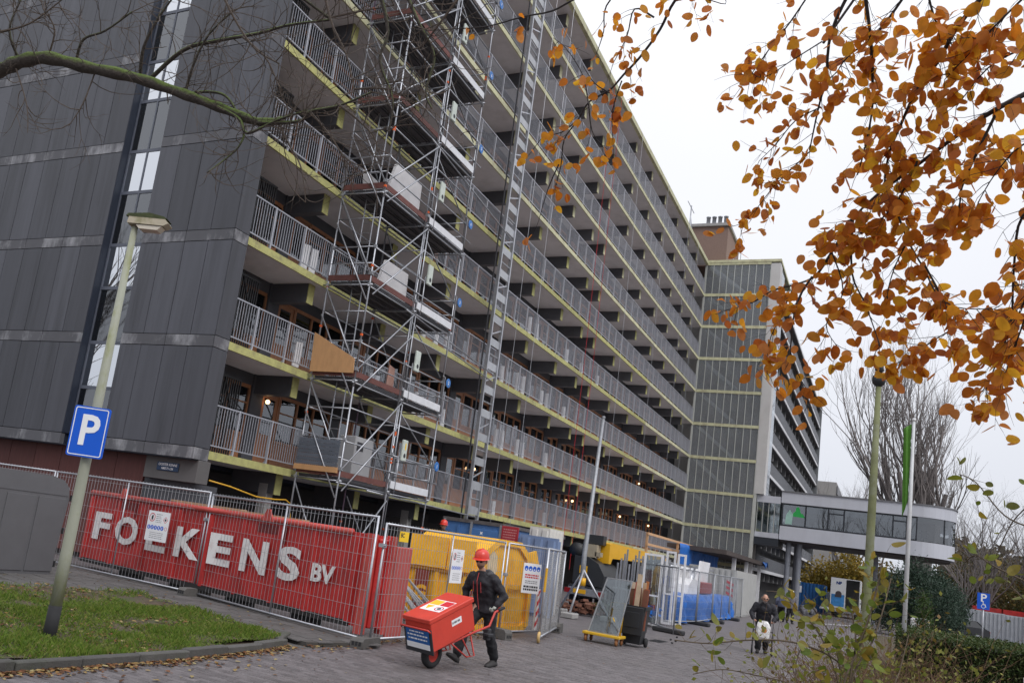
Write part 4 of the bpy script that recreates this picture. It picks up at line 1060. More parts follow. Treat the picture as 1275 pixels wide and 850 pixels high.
tm.v = [((v[0]-min(xs))/(max(xs)-min(xs))*.56+7.31, (v[1]-min(ys_))/(max(ys_)-min(ys_))*.31+.80, v[2]) for v in tm.v]
tm.xf(frame((0, -.056, 0), (1, 0, 0), (0, 0, 1))); ob('letter', tm, m_wlet, sk)
# planks sticking out of the skip
for i, (x0, x1, yy) in enumerate(((2.8, 5.6, .2), (3.4, 6.4, .45), (1.8, 4.2, .8))):
    tag(ob('plank', MB().box(x0, x1, yy, yy+.16, zt+.02+.02*i, zt+.06+.02*i), M('raw_plank', (.34, .22, .13), .8, .2, 5, rnd=.2), loc=(sa.x, sa.y, 0), rotz=rz), ['loose timber plank on the near edge of the red skip', 'loose timber plank lying over the middle of the red skip', 'loose timber plank on the far edge of the red skip'][i], 'plank', 'planks on the red skip')

# ================================================================ YELLOW SKIP
m_yel = M('skip_yellow', (.80, .41, .014), .5, .13, 2, bump=.1, bscale=7, stain=(.48, .21, .02), sfac=.5, sscale=1.8)
m_yel_d = M('skip_yellow_dark', (.34, .15, .012), .6, .15, 3)
ys = thing('yellow_skip', 'yellow steel skip with domed end plate and hinged lids behind the mesh fence', 'skip container', (0.55, -7.35, .03), R(-4))
# local: end plate faces -y, x to the right (2.3 wide), +y runs 5.5 m back
prof = [(x*1.22, z) for x, z in [(0, .12), (.18, 0), (2.12, 0), (2.3, .12), (2.3, 1.15), (2.05, 1.72), (1.62, 1.98), (.68, 1.98), (.25, 1.72), (0, 1.15)]]
ob('body', MB().prism(prof, (0, 1.75, 0), (0, .06, 0), (1, 0, 0), (0, 0, 1)), m_yel, ys)
rim = MB(); P0 = prof; c_ = (1.40, .95); P1 = [(c_[0]+(x-c_[0])*.86, c_[1]+(z-c_[1])*.88) for x, z in P0]; n = len(P0)
rim.add([(x, 0, z) for x, z in P0]+[(x, 0, z) for x, z in P1]+[(x, .06, z) for x, z in P0]+[(x, .06, z) for x, z in P1],
        [(i, (i+1) % n, n+(i+1) % n, n+i) for i in range(n)]+[(i, 2*n+i, 2*n+(i+1) % n, (i+1) % n) for i in range(n)]+[(n+i, n+(i+1) % n, 3*n+(i+1) % n, 3*n+i) for i in range(n)])
ob('end_rim', rim, m_yel, ys)
ob('cross_rail', MB().box(.04, 2.76, -.03, .0, .93, 1.02), m_yel, ys)
for x in (.1, 1.35, 2.58): ob('end_rib', MB().box(x, x+.10, -.035, -.001, .10, .93), m_yel, ys)
ob('worn_patch', MB().prism([(.55, 1.15), (.8, 1.1), (1.0, 1.3), (.95, 1.6), (.7, 1.75), (.5, 1.5)], (0, -.001, 0), (0, .058, 0), (1, 0, 0), (0, 0, 1)), M('worn_paint', (.62, .50, .32), .7, .2, 6), ys)
side = MB()
for yy in (.2, .9, 1.65):
    ob('side_rib', MB().box(-.05, -.001, yy, yy+.09, .12, 1.15), m_yel, ys)
ob('side_lid', MB().prism([(0, 1.18), (-.05, 1.19), (-.01, 1.84), (.05, 1.84)], (0, .62, 0), (-.02, .10, 0), (1, 0, 0), (0, 0, 1)), m_yel, ys)
ob('side_lid', MB().prism([(0, 1.18), (-.05, 1.19), (-.01, 1.84), (.05, 1.84)], (0, .95, 0), (-.02, .76, 0), (1, 0, 0), (0, 0, 1)), m_yel, ys)
ob('lid_seam', MB().box(-.06, -.02, .1, 1.75, 1.12, 1.16), m_yel_d, ys)
m_brown = M('skip_brown_logo', (.20, .035, .02), .6, .15, 5)
ob('logo_patch', MB().box(-.056, -.052, 1.12, 1.46, .30, 1.10), m_brown, ys)
lg = text_mb('G', .40, .001, .02).xf(frame((-.058, 1.29, .62), (0, -1, 0), (0, 0, 1))); ob('logo_letter', lg, m_yel, ys)
ob('logo_patch', MB().box(-.056, -.052, .02, .17, .25, .85), m_brown, ys)
lg = text_mb('G', .20, .001, .01).xf(frame((-.058, .095, .6), (0, -1, 0), (0, 0, 1))); ob('logo_letter', lg, M('logo_white', (.68, .6, .5), .6), ys)
ob('number', text_mb('V/M 11 20', .17, .001, .004).xf(frame((.62, -.002, .22), (1, 0, 0), (0, 0, 1))), m_yel_d, ys)
flap = MB().prism([(0, 0), (.70, .12), (1.15, -.52), (.75, -.66), (.1, -.35)], (0, .05, 0), (2.80, .3, 1.72), (1, 0, 0), (0, 0, 1))
ob('lifting_flap', flap, m_yel, ys)
hz = tag(ob('hazard_post', MB().box(-.09, .09, -.02, .02, 0, .95), m_white, loc=(3.62, -7.62, .05)), 'red and white striped hazard board beside the yellow skip', 'hazard board')
for i in range(4):
    ob('stripe', MB().prism([(-.09, .05+.24*i), (.09, .17+.24*i), (.09, .29+.24*i if i < 3 else .94), (-.09, .17+.24*i)], (0, -.002, 0), (0, -.021, 0), (1, 0, 0), (0, 0, 1)), m_redprint, hz)
# tangle of scaffold frames lying in front of the yellow skip
for i in range(6):
    a = random.uniform(-.3, .3); p = Vector((-.9+.28*i, -6.8, .03)); q = p+Vector((-.55+a, .9, .95))
    tag(ob('steel_frame', MB().tube([p, q], .022, 6).tube([p+Vector((.35, .0, 0)), q+Vector((.35, 0, 0))], .022, 6).tube([p.lerp(q, .5), p.lerp(q, .5)+Vector((.35, 0, 0))], .018, 6), m_galv_dull), 'loose steel scaffold frame leaning between the red and yellow skips', 'frame', 'loose frames between the skips')

# ================================================================ WHEELBARROW WITH RED BOX
wb = thing('wheelbarrow', 'wheelbarrow carrying a lidded red box, pushed by the man in the red helmet', 'wheelbarrow', (-4.72, -9.12, 0), R(166))
# local: +x points back to front of travel (world -x), so front is +x
m_box = M('box_red', (.56, .050, .030), .42, .08, 5, bump=.03, coat=.15, stain=(.46, .04, .026), sfac=.4, sscale=3)
tilt = Matrix.Translation((.22, 0, .28)) @ Matrix.Rotation(R(21), 4, 'Y')
# box: x from -1.12 (rear) to 0 (front), width .58, height .46
bx_ = MB(); bx_.cbox(-.90, .04, -.25, .25, 0, .41, .008); bx_.xf(tilt); ob('box', bx_, m_box, wb)
ld = MB(); ld.cbox(-.93, .07, -.265, .265, .415, .485, .010); ld.xf(tilt); ob('lid', ld, m_box, wb)
fp = MB(); fp.cbox(.045, .065, -.265, .265, -.04, .33, .006); fp.xf(tilt); ob('front_tray', fp, m_blackpaint, wb)
fs = MB(); fs.box(.067, .070, -.22, .22, .03, .30); fs.xf(tilt); fso = ob('notice', fs, M('notice_blue', (.015, .10, .33), .45, .06), wb)
fw_ = MB(); fw_.box(.071, .0725, -.22, .22, .03, .11); fw_.xf(tilt); ob('notice_strip', fw_, m_sheet, fso)
for i, s_ in enumerate(((.27, .15), (.22, .19), (.165, .18))):
    ln = lines([0], -s_[1], s_[1], .022 if i else .018); ln.xf(tilt @ frame((.0725, 0, s_[0]), (0, 1, 0), (0, 0, 1))); ob('notice_print', ln, m_sheet, fso)
sheet_ = MB().box(-.62, -.22, -.19, .19, .4855, .4875); sheet_.xf(tilt); st = ob('warning_sticker', sheet_, m_sheet, wb)
for (x0, x1, y0, y1, mm) in ((-.60, -.43, -.185, .0, M('sticker_amber', (.75, .45, .03), .5)), (-.60, -.43, .015, .185, m_redprint)):
    q = MB().box(x0, x1, y0, y1, .4875, .4885); q.xf(tilt); ob('sticker_field', q, mm, st)
q = MB().prism([(-.40, -.17), (-.40, -.03), (-.25, -.10)], (0, 0, .001), (0, 0, .4875), (1, 0, 0), (0, 1, 0)); q.xf(tilt); ob('sticker_field', q, MATS['sticker_amber'], st)
q = ring(-.325, .1, .075, .058); q.xf(tilt @ Matrix.Translation((0, 0, .4887))); ob('sticker_field', q, m_redprint, st)
q = disc(-.325, .1, .035); q.xf(tilt @ Matrix.Translation((0, 0, .4889))); ob('sticker_field', q, m_blackpaint, st)
q = MB().box(-.62, -.40, .2505, .2525, .22, .31); q.xf(tilt); ob('side_label', q, m_sheet, wb)
q = lines([0], -.1, .1, .03); q.xf(tilt @ frame((-.51, .2535, .265), (-1, 0, 0), (0, 0, 1))); ob('side_label_print', q, m_grey, wb)
# frame tubes and handles
m_tub = M('barrow_red_tube', (.45, .04, .03), .4, .1)
def H(x, y, z): return tilt @ Vector((x, y, z))
hb = MB()
for s_ in (-1, 1):
    hb.tube([H(.0, s_*.09, -.03), H(-.2, s_*.18, -.03), H(-.85, s_*.25, -.03), (-.93, s_*.27, .66), (-1.02, s_*.28, .87), (-1.20, s_*.29, .94)], .018, 8)
hb.tube([H(.09, -.28, .31), H(.12, -.26, .35), H(.12, .26, .35), H(.09, .28, .31)], .014, 8)
ob('frame_tube', hb, m_tub, wb, True)
lg_ = MB()
for s_ in (-1, 1):
    lg_.tube([H(-.38, s_*.22, -.03), (-.52, s_*.23, .20), (-.70, s_*.23, .22), H(-.80, s_*.23, -.03)], .013, 8)
    lg_.tube([(-.61, s_*.23, .21), H(-.6, s_*.23, 0)], .011, 6)
ob('legs', lg_, m_tub, wb, True)
gp = MB()
for s_ in (-1, 1): gp.tube([(-1.08, s_*.285, .895), (-1.22, s_*.29, .945)], .024, 8)
ob('grips', gp, m_black, wb, True)
ob('strap', MB().cbox(-1.02, -.93, .16, .27, .44, .62, .02).cbox(-1.03, -.90, .20, .30, .50, .55, .01), m_blackpaint, wb)
wl_ = ob('wheel', MB().lathe([(.11, -.045), (.16, -.05), (.19, -.035), (.2, 0), (.19, .035), (.16, .05), (.11, .045), (.11, -.045)], (0, 0, .2), 26, 'y'), m_black, wb, True)
ob('rim', MB().lathe([(.115, -.03), (.08, -.02), (.04, -.045), (0, -.045)], (0, 0, .2), 18, 'y').lathe([(.115, .03), (.08, .02), (.04, .045), (0, .045)], (0, 0, .2), 18, 'y'), m_tub, wl_, True)
ob('fork', MB().bar((0, -.07, .2), H(.0, -.07, -.03), .025, .02).bar((0, .07, .2), H(.0, .07, -.03), .025, .02).tube([(0, -.08, .2), (0, .08, .2)], .012, 6), m_tub, wb)

# ================================================================ PEOPLE
m_skin = M('skin', (.48, .27, .19), .55, .08, 15)
m_jacket = M('black_jacket', (.018, .017, .022), .75, .25, 9, bump=.5, bscale=14)
m_trous = M('dark_trousers', (.014, .014, .017), .8, .25, 9, bump=.5, bscale=12)
m_shoe = M('dark_shoe', (.035, .033, .033), .7, .2, 20)
m_glove = M('grey_glove', (.40, .42, .38), .8, .15, 20)
def skin_mesh(name, nodes, edges, mat, parent, sub=2, root=0):
    """nodes: list of (co, rx[, ry]); grows one smooth surface over the joints"""
    me = bpy.data.meshes.new(name); me.from_pydata([n[0] for n in nodes], edges, []); me.materials.append(mat)
    o = bpy.data.objects.new(name, me); COL.objects.link(o)
    if parent: o.parent = parent
    md = o.modifiers.new('Skin', 'SKIN'); md.use_smooth_shade = True; md.branch_smoothing = .6
    sv = me.skin_vertices[0].data
    for i, n in enumerate(nodes):
        sv[i].radius = (n[1], n[2] if len(n) > 2 else n[1]); sv[i].use_root = (i == root)
    sb_ = o.modifiers.new('Sub', 'SUBSURF'); sb_.levels = sub; sb_.render_levels = sub
    return o
def chain(name, pts, mat, parent, sub=1): return skin_mesh(name, pts, [(i, i+1) for i in range(len(pts)-1)], mat, parent, sub)
def person(label, loc, rotz, J, cols, height=1.75, helmet=None, hair=None, glasses=False, beard=None, extra=None, group=None):
    """J: joints in a local frame, +x forward, +y to the person's left, z up"""
    p = thing('person', label, 'person', loc, rotz, group)
    V = {k: Vector(v) for k, v in J.items()}
    pel, chest, neck, head = V['pelvis'], V['chest'], V['neck'], V['head']
    mj, mt_, ms, mg = cols
    def solid(name, torso, tubes, mat, vox=.018):
        """rings and limbs fused into one smooth skin"""
        mb = MB(); k = 16
        def rings(R_):
            o0 = len(mb.v)
            for (c, dx, wy) in R_:
                for j in range(k):
                    a = 2*math.pi*j/k; ca, sa_ = math.cos(a), math.sin(a)
                    mb.v.append((c.x+dx*math.copysign(abs(ca)**.8, ca), c.y+wy*math.copysign(abs(sa_)**.8, sa_), c.z))
            for i in range(len(R_)-1):
                for j in range(k): mb.f.append((o0+i*k+j, o0+i*k+(j+1) % k, o0+(i+1)*k+(j+1) % k, o0+(i+1)*k+j))
            mb.f.append(tuple(o0+j for j in range(k-1, -1, -1))); mb.f.append(tuple(o0+(len(R_)-1)*k+j for j in range(k)))
        rings(torso)
        for pts, rs in tubes:
            sp_ = [Vector(q) for q in pts]; mb.tube(sp_, rs, 12)
            for q, r_ in zip(sp_, rs): mb.lathe([(0, -r_), (r_*.7, -r_*.7), (r_, 0), (r_*.7, r_*.7), (0, r_)], q, 10)
        o = ob(name, mb, mat, p, True)
        rm = o.modifiers.new('fuse', 'REMESH'); rm.mode = 'VOXEL'; rm.voxel_size = vox; rm.use_smooth_shade = True
        sm_ = o.modifiers.new('soften', 'SMOOTH'); sm_.iterations = 4; sm_.factor = .5
        if name != 'body':
            if 'cloth_folds' not in bpy.data.textures:
                tx_ = bpy.data.textures.new('cloth_folds', 'CLOUDS'); tx_.noise_scale = .09; tx_.noise_depth = 2
            dp_ = o.modifiers.new('folds', 'DISPLACE'); dp_.texture = bpy.data.textures['cloth_folds']; dp_.strength = .045; dp_.mid_level = .5; dp_.texture_coords = 'LOCAL'
        return o
    up_ = Vector((0, 0, 1))
    B_T = [(pel-up_*.12, .10, .14), (pel, .11, .155), (pel.lerp(chest, .5), .105, .14), (chest, .12, .165), (chest.lerp(neck, .6), .09, .12), (neck, .052, .056), (neck.lerp(head, .55), .055, .058)]
    tubes = []
    for s in 'lr':
        tubes.append(([V['sh_'+s], V['el_'+s], V['wr_'+s]], [.058, .045, .030])); tubes.append(([V['hip_'+s], V['kn_'+s], V['an_'+s]], [.088, .058, .042]))
    body = solid('body', B_T, tubes, m_skin)
    JT = [(pel-up_*.14+Vector((.01, 0, 0)), .155, .205), (pel, .16, .205), (pel.lerp(chest, .45), .165, .20), (chest-up_*.02, .165, .215), (chest+up_*.07, .145, .205), (chest.lerp(neck, .72), .10, .125), (neck-up_*.015, .080, .084), (neck+up_*.02, .082, .086)]
    tubes = []
    for s in 'lr':
        a, b, c = V['sh_'+s], V['el_'+s], V['wr_'+s]
        tubes.append(([a, a.lerp(b, .5), b, b.lerp(c, .5), b.lerp(c, .96)], [.092, .080, .074, .064, .052]))
    jk = solid('jacket', JT, tubes, mj)
    TT = [(pel-up_*.20, .125, .165), (pel-up_*.08, .135, .175), (pel+up_*.05, .13, .17)]
    tubes = []
    for s in 'lr':
        h, k_, a = V['hip_'+s]-up_*.06, V['kn_'+s], V['an_'+s]
        tubes.append(([h, h.lerp(k_, .5), k_, k_.lerp(a, .5), k_.lerp(a, .93)], [.110, .102, .088, .084, .078]))
    skirt = solid('trousers', TT, tubes, mt_)
    for s in 'lr':
        a = V['an_'+s]; d_ = V['toe_'+s]-a; fl = Vector((0, 0, 1))
        dirf = V['toe_'+s]-V['heel_'+s]; dirf.normalize(); h_ = V['heel_'+s]; upv = (Vector((0, 0, 1))-dirf*dirf.z).normalized(); sidev = upv.cross(dirf)
        mb = MB(); rings = [(-.02, .036, .0, .07), (.03, .042, .0, .105), (.09, .043, .0, .10), (.15, .047, .0, .075), (.21, .047, .0, .058), (.255, .034, .0, .045), (.275, .014, .005, .03)]
        for (x_, w_, z0_, z1_) in rings:
            for (cy, cz) in ((-1, .0), (-1.05, .35), (-.7, .9), (0, 1), (.7, .9), (1.05, .35), (1, .0), (0, -.0)):
                mb.v.append(tuple(h_+dirf*x_+sidev*(cy*w_)+upv*(z0_+(z1_-z0_)*cz)))
        m8 = 8
        for i in range(len(rings)-1):
            for j in range(m8): mb.f.append((i*m8+j, i*m8+(j+1) % m8, (i+1)*m8+(j+1) % m8, (i+1)*m8+j))
        mb.f.append(tuple(range(m8-1, -1, -1))); mb.f.append(tuple((len(rings)-1)*m8+j for j in range(m8)))
        mb.tube([h_+dirf*.035+upv*.07, a+Vector((0, 0, .04))], [.047, .05], 8)
        ob('shoe', mb, ms, p, True)
    # head: shaped surface, face forward along the gaze
    hd_ = V['look'].normalized(); hu = (Vector((0, 0, 1))-hd_*hd_.z).normalized(); hl_ = hu.cross(hd_)
    hm = MB(); nr, nc = 14, 20
    for i in range(nr+1):
        th = math.pi*i/nr
        for j in range(nc):
            ph = 2*math.pi*j/nc
            x = math.sin(th)*math.cos(ph); y = math.sin(th)*math.sin(ph); z = math.cos(th)
            sx, sy, sz = .098, .077, .118
            w = 1.0 if z > -.1 else 1.0-.28*min(1, (-.1-z)/.8)         # jaw narrows
            X = x*sx*(1.0 if x < 0 else .95)*(w if y else w)+(.012 if z < -.2 and x > 0 else 0); Y = y*sy*w; Zz = z*sz
            if x > .55:
                if abs(y) < .22 and -.25 < z < .12: X += .022*(1-abs(y)/.22)*(1-abs(z+.12)/.25)   # nose
                if .12 < abs(y) < .55 and .02 < z < .22: X -= .010                                # eye sockets
                if abs(y) < .5 and -.62 < z < -.45: X -= .004                                   # mouth line
            hm.v.append(tuple(head+hd_*X+hl_*Y+hu*Zz))
    for i in range(nr):
        for j in range(nc): hm.f.append((i*nc+j, (i+1)*nc+j, (i+1)*nc+(j+1) % nc, i*nc+(j+1) % nc))
    hd_o = ob('head', hm, m_skin, p, True)
    def HP(x, y, z): return head+hd_*x+hl_*y+hu*z
    for s in (-1, 1):
        ob('ear', MB().tube([HP(-.005, s*.074, -.03), HP(-.012, s*.086, .0), HP(-.012, s*.084, .03)], [.012, .02, .012], 8), m_skin, hd_o, True)
        ob('eye', MB().lathe([(0, -.008), (.008, 0), (0, .008)], HP(.092, s*.03, .006), 8), m_blackpaint, hd_o)
    ob('mouth', MB().bar(HP(.096, -.022, -.06), HP(.096, .022, -.06), .008, .005), M('lips', (.26, .10, .08), .6), hd_o)
    ob('nose', MB().tube([HP(.088, 0, .03), HP(.108, 0, -.018), HP(.094, 0, -.03)], [.008, .014, .01], 8), m_skin, hd_o, True)
    if glasses:
        g_ = MB()
        for s in (-1, 1): g_.tube([HP(.102, s*(.03+.022*math.cos(q*.785)), .004+.017*math.sin(q*.785)) for q in range(9)], .003, 5); g_.bar(HP(.096, s*.052, .008), HP(-.01, s*.085, .008), .005)
        g_.bar(HP(.104, -.01, .008), HP(.104, .01, .008), .004)
        ob('glasses', g_, m_blackpaint, hd_o)
        lens = MB()
        for s in (-1, 1): lens.add([HP(.1025, s*(.03+.020*math.cos(q*.785)), .004+.015*math.sin(q*.785)) for q in range(8)], [tuple(range(8))])
        ob('lens', lens, M('dark_lens', (.03, .03, .03), .2), hd_o)
    if beard:
        bm_ = MB()
        for i in range(nr+1):
            th = math.pi*i/nr
            for j in range(nc):
                ph = 2*math.pi*j/nc; x = math.sin(th)*math.cos(ph); y = math.sin(th)*math.sin(ph); z = math.cos(th)
                w = 1.0-.26*min(1, max(0, -.1-z)/.8)
                bm_.v.append(tuple(HP(x*.103*w+(.012 if x > 0 else 0), y*.082*w, z*.124)))
        for i in range(nr):
            for j in range(nc):
                z = math.cos(math.pi*(i+.5)/nr); ph = 2*math.pi*(j+.5)/nc
                if z < -.42 and math.cos(ph) > -.05 and not (-.62 < z < -.45 and math.cos(ph) > .93): bm_.f.append((i*nc+j, (i+1)*nc+j, (i+1)*nc+(j+1) % nc, i*nc+(j+1) % nc))
        ob('beard', bm_, beard, hd_o, True)
    if hair:
        hr_ = MB()
        for i in range(nr+1):
            th = math.pi*i/nr
            for j in range(nc):
                ph = 2*math.pi*j/nc; x = math.sin(th)*math.cos(ph); y = math.sin(th)*math.sin(ph); z = math.cos(th)
                hr_.v.append(tuple(HP(x*.106, y*.085, z*.124+.004)))
        for i in range(nr):
            for j in range(nc):
                z = math.cos(math.pi*(i+.5)/nr); ph = 2*math.pi*(j+.5)/nc
                if (z > .55 and hair[1]) or (z > -.35 and math.cos(ph) < .2): hr_.f.append((i*nc+j, (i+1)*nc+j, (i+1)*nc+(j+1) % nc, i*nc+(j+1) % nc))
        ob('hair', hr_, hair[0], hd_o, True)
    if helmet:
        hm2 = MB(); k = 20
        prof_ = [(.128, .0), (.126, .045), (.112, .09), (.08, .125), (.04, .142), (0.0, .146)]
        for (r_, z_) in prof_:
            for j in range(k):
                a = 2*math.pi*j/k; hm2.v.append(tuple(HP(r_*1.08*math.cos(a), r_*.92*math.sin(a), z_+.050)))
        for i in range(len(prof_)-1):
            for j in range(k): hm2.f.append((i*k+j, i*k+(j+1) % k, (i+1)*k+(j+1) % k, (i+1)*k+j))
        ho = ob('helmet', hm2, helmet, p, True)
        br_ = MB()
        for j in range(k):
            a = 2*math.pi*j/k; e = .014+.055*max(0, math.cos(a))**2
            for rr, zz in ((.128, .052), (.128+e, .042-.012*max(0, math.cos(a)))): br_.v.append(tuple(HP(rr*1.08*math.cos(a), rr*.92*math.sin(a), zz)))
        for j in range(k): br_.f.append((2*j, 2*j+1, 2*((j+1) % k)+1, 2*((j+1) % k)))
        ob('brim', br_, helmet, ho, True)
        ob('ridge', MB().tube([HP(.135*math.cos(a), 0, .052+.148*math.sin(a)) for a in (R(20), R(50), R(80), R(100), R(130), R(160))], .009, 6), helmet, ho, True)
    # hands: palm and five fingers closed round what they hold
    for s in 'lr':
        w = V['wr_'+s]; gdir = (w-V['el_'+s]).normalized(); ax = V.get('grip_'+s, Vector((1, 0, .3))).normalized()
        ax = (ax-gdir*ax.dot(gdir)).normalized(); nrm = gdir.cross(ax)
        if nrm.dot(Vector((0, 1 if s == 'r' else -1, 0))) < 0: nrm = -nrm       # palm faces inwards
        nodes = [(w, .03, .024), (w+gdir*.045, .038, .022), (w+gdir*.085, .040, .020)]; ed = [(0, 1), (1, 2)]
        ho = skin_mesh('hand', nodes, ed, mg, p, 1)
        for fi, (o_, ln) in enumerate(((-.030, .075), (-.010, .085), (.010, .080), (.029, .062))):
            b0 = w+gdir*.085+ax*o_
            chain('finger', [(b0, .0095), (b0+gdir*ln*.35+nrm*ln*.12, .0090), (b0+gdir*ln*.42+nrm*ln*.52, .0085), (b0+gdir*ln*.10+nrm*ln*.68, .0075)], mg, ho)
        b0 = w+gdir*.03-ax*.034
        chain('thumb', [(b0, .0115), (b0+gdir*.03-ax*.012+nrm*.022, .0105), (b0+gdir*.055+ax*.005+nrm*.045, .0090)], mg, ho)
    return p, V, HP

# -- the man with the wheelbarrow (faces world -x): local x forward
J = dict(pelvis=(-.04, 0, .94), chest=(.10, 0, 1.26), neck=(.17, 0, 1.42), head=(.225, 0, 1.585), look=(1, .34, -.10),
         sh_l=(.11, .19, 1.335), el_l=(-.04, .325, 1.10), wr_l=(.10, .30, .955),
         sh_r=(.13, -.19, 1.335), el_r=(.08, -.34, 1.11), wr_r=(.12, -.30, .955),
         hip_l=(-.05, .095, .92), kn_l=(-.06, .11, .52), an_l=(-.26, .12, .12), heel_l=(-.30, .12, .015), toe_l=(-.05, .14, .0),
         hip_r=(.0, -.095, .92), kn_r=(.28, -.10, .56), an_r=(.42, -.10, .15), heel_r=(.40, -.10, .03), toe_r=(.63, -.11, .14),
         grip_l=(1, 0, -.25), grip_r=(1, 0, -.25))
man, V, HP = person('man in red helmet, black jacket and gloves walking behind the wheelbarrow', (-3.44, -9.30, 0), R(166), J,
                    (m_jacket, m_trous, m_shoe, m_glove), helmet=M('helmet_red', (.58, .035, .02), .35, .04, coat=.3), glasses=True, beard=M('stubble', (.20, .125, .10), .8, .15, 40))
zl = MB(); zl.tube([(.25, .0, 1.41), (.275, .0, 1.28), (.215, .0, 1.06), (.14, 0, .85)], .006, 5)
zl.tube([(.27, .07, 1.27), (.235, .075, 1.11)], .005, 5); zl.tube([(.27, -.07, 1.27), (.235, -.075, 1.11)], .005, 5)
ob('red_zip', zl, M('zip_red', (.42, .05, .05), .6), man)
ob('hood', MB().tube([(.18, -.10, 1.39), (.07, -.11, 1.41), (.0, 0, 1.42), (.07, .11, 1.41), (.18, .10, 1.39)], [.03, .048, .06, .048, .03], 8), M('hood_grey', (.06, .06, .065), .8, .2, 20), man, True)
ob('red_panel', MB().tube([(-.13, .15, 1.0), (-.14, .155, .84)], [.035, .045], 8), M('jacket_red', (.48, .03, .03), .7), man, True)

# -- old man with a rollator, walking towards the camera
m_coat = M('dark_coat', (.022, .022, .028), .8, .2, 8, bump=.3)
J2 = dict(pelvis=(-.05, 0, .90), chest=(.10, 0, 1.22), neck=(.20, 0, 1.38), head=(.26, 0, 1.49), look=(1, .15, -.1),
          sh_l=(.12, .20, 1.30), el_l=(.12, .33, 1.05), wr_l=(.34, .25, .90), sh_r=(.12, -.20, 1.30), el_r=(.12, -.33, 1.05), wr_r=(.34, -.25, .90),
          hip_l=(-.04, .09, .86), kn_l=(.06, .10, .48), an_l=(-.10, .10, .11), heel_l=(-.14, .10, .02), toe_l=(.12, .11, .01),
          hip_r=(-.04, -.09, .86), kn_r=(.14, -.10, .50), an_r=(.16, -.10, .10), heel_r=(.12, -.10, .01), toe_r=(.38, -.11, .01), grip_l=(0, 1, 0), grip_r=(0, 1, 0))
old, V, HP = person('elderly man in a dark coat walking behind a rollator on the brick road', (10.4, -11.85, 0), R(188), J2, (m_coat, m_trous, m_shoe, m_skin), glasses=True, hair=(M('grey_hair', (.30, .28, .27), .8), False), beard=M('grey_beard', (.35, .32, .30), .8))
rl = thing('rollator', 'black rollator walking frame with a white bag in its basket', 'walker', (10.0, -11.9, 0), R(188))
m_rol = M('rollator_frame', (.05, .05, .055), .4, metal=.3)
fr = MB()
for s in (-1, 1):
    fr.tube([(-.02, s*.25, .92), (.08, s*.25, .90), (.16, s*.25, .62), (.36, s*.25, .12)], .014, 6); fr.tube([(.16, s*.25, .62), (-.10, s*.25, .12)], .014, 6)
fr.tube([(.14, -.25, .62), (.14, .25, .62)], .014, 6); fr.tube([(.25, -.25, .40), (.25, .25, .40)], .012, 6)
ob('frame', fr, m_rol, rl, True)
for s in (-1, 1):
    for x in (.36, -.10): ob('wheel', MB().lathe([(.03, -.018), (.09, -.018), (.1, 0), (.09, .018), (.03, .018)], (x, s*.25, .1), 16, 'y'), m_black, rl, True)
ob('basket', MB().box(.16, .42, -.19, .19, .36, .40), m_rol, rl)
bgm_ = MB(); nb = 14; rb_ = random.Random(6)
for (z_, a_, b_) in ((.41, .10, .15), (.46, .12, .17), (.60, .125, .18), (.74, .115, .175), (.84, .08, .15), (.90, .05, .10)):
    for j in range(nb):
        an = 2*math.pi*j/nb; ca, sa_ = math.cos(an), math.sin(an)
        bgm_.v.append((9.71+a_*math.copysign(abs(ca)**.5, ca)+rb_.uniform(-.012, .012), -11.94+b_*math.copysign(abs(sa_)**.5, sa_)+rb_.uniform(-.012, .012), z_+rb_.uniform(-.01, .01)))
for i in range(5):
    for j in range(nb): bgm_.f.append((i*nb+j, i*nb+(j+1) % nb, (i+1)*nb+(j+1) % nb, (i+1)*nb+j))
bgm_.f.append(tuple(range(nb-1, -1, -1))); bgm_.f.append(tuple(5*nb+j for j in range(nb)))
bag = ob('shopping_bag', bgm_, M('bag_white', (.68, .67, .66), .5, .1, 9, bump=.6, bscale=15), None)
ob('print', MB().lathe([(0, 0), (.07, 0)], (9.582, -11.98, .66), 12, 'x'), M('bag_orange', (.5, .2, .05), .6), bag)
tag(bag, 'white plastic shopping bag standing in the rollator basket', 'bag')
# -- two people further up the road
J3 = dict(pelvis=(0, 0, .95), chest=(.04, 0, 1.32), neck=(.06, 0, 1.50), head=(.08, 0, 1.62), look=(1, 0, 0),
          sh_l=(.03, .19, 1.41), el_l=(-.03, .27, 1.13), wr_l=(.10, .26, .90), sh_r=(.03, -.19, 1.41), el_r=(.02, -.27, 1.13), wr_r=(.14, -.25, .92),
          hip_l=(0, .09, .91), kn_l=(.12, .10, .50), an_l=(.10, .10, .11), heel_l=(.06, .10, .01), toe_l=(.32, .11, .01),
          hip_r=(0, -.09, .91), kn_r=(.0, -.10, .50), an_r=(-.18, -.10, .13), heel_r=(-.22, -.10, .03), toe_r=(.04, -.11, .01))
m_stripe = M('striped_top', (.10, .11, .17), .8, .3, 25, stretch=(.1, .1, 3))
p3, V, HP = person('walker in a blue-grey top and dark trousers on the road ahead', (37.3, -9.75, 0), R(20), J3, (m_stripe, m_trous, m_shoe, m_skin), hair=(M('brown_hair', (.06, .04, .03), .8), True))
p4, V, HP = person('worker in a white helmet and grey jacket beside the other walker', (36.8, -10.25, 0), R(200), J3, (M('grey_jacket', (.15, .14, .15), .8, .2, 8), m_trous, m_shoe, m_skin), helmet=M('helmet_white', (.78, .78, .76), .4))
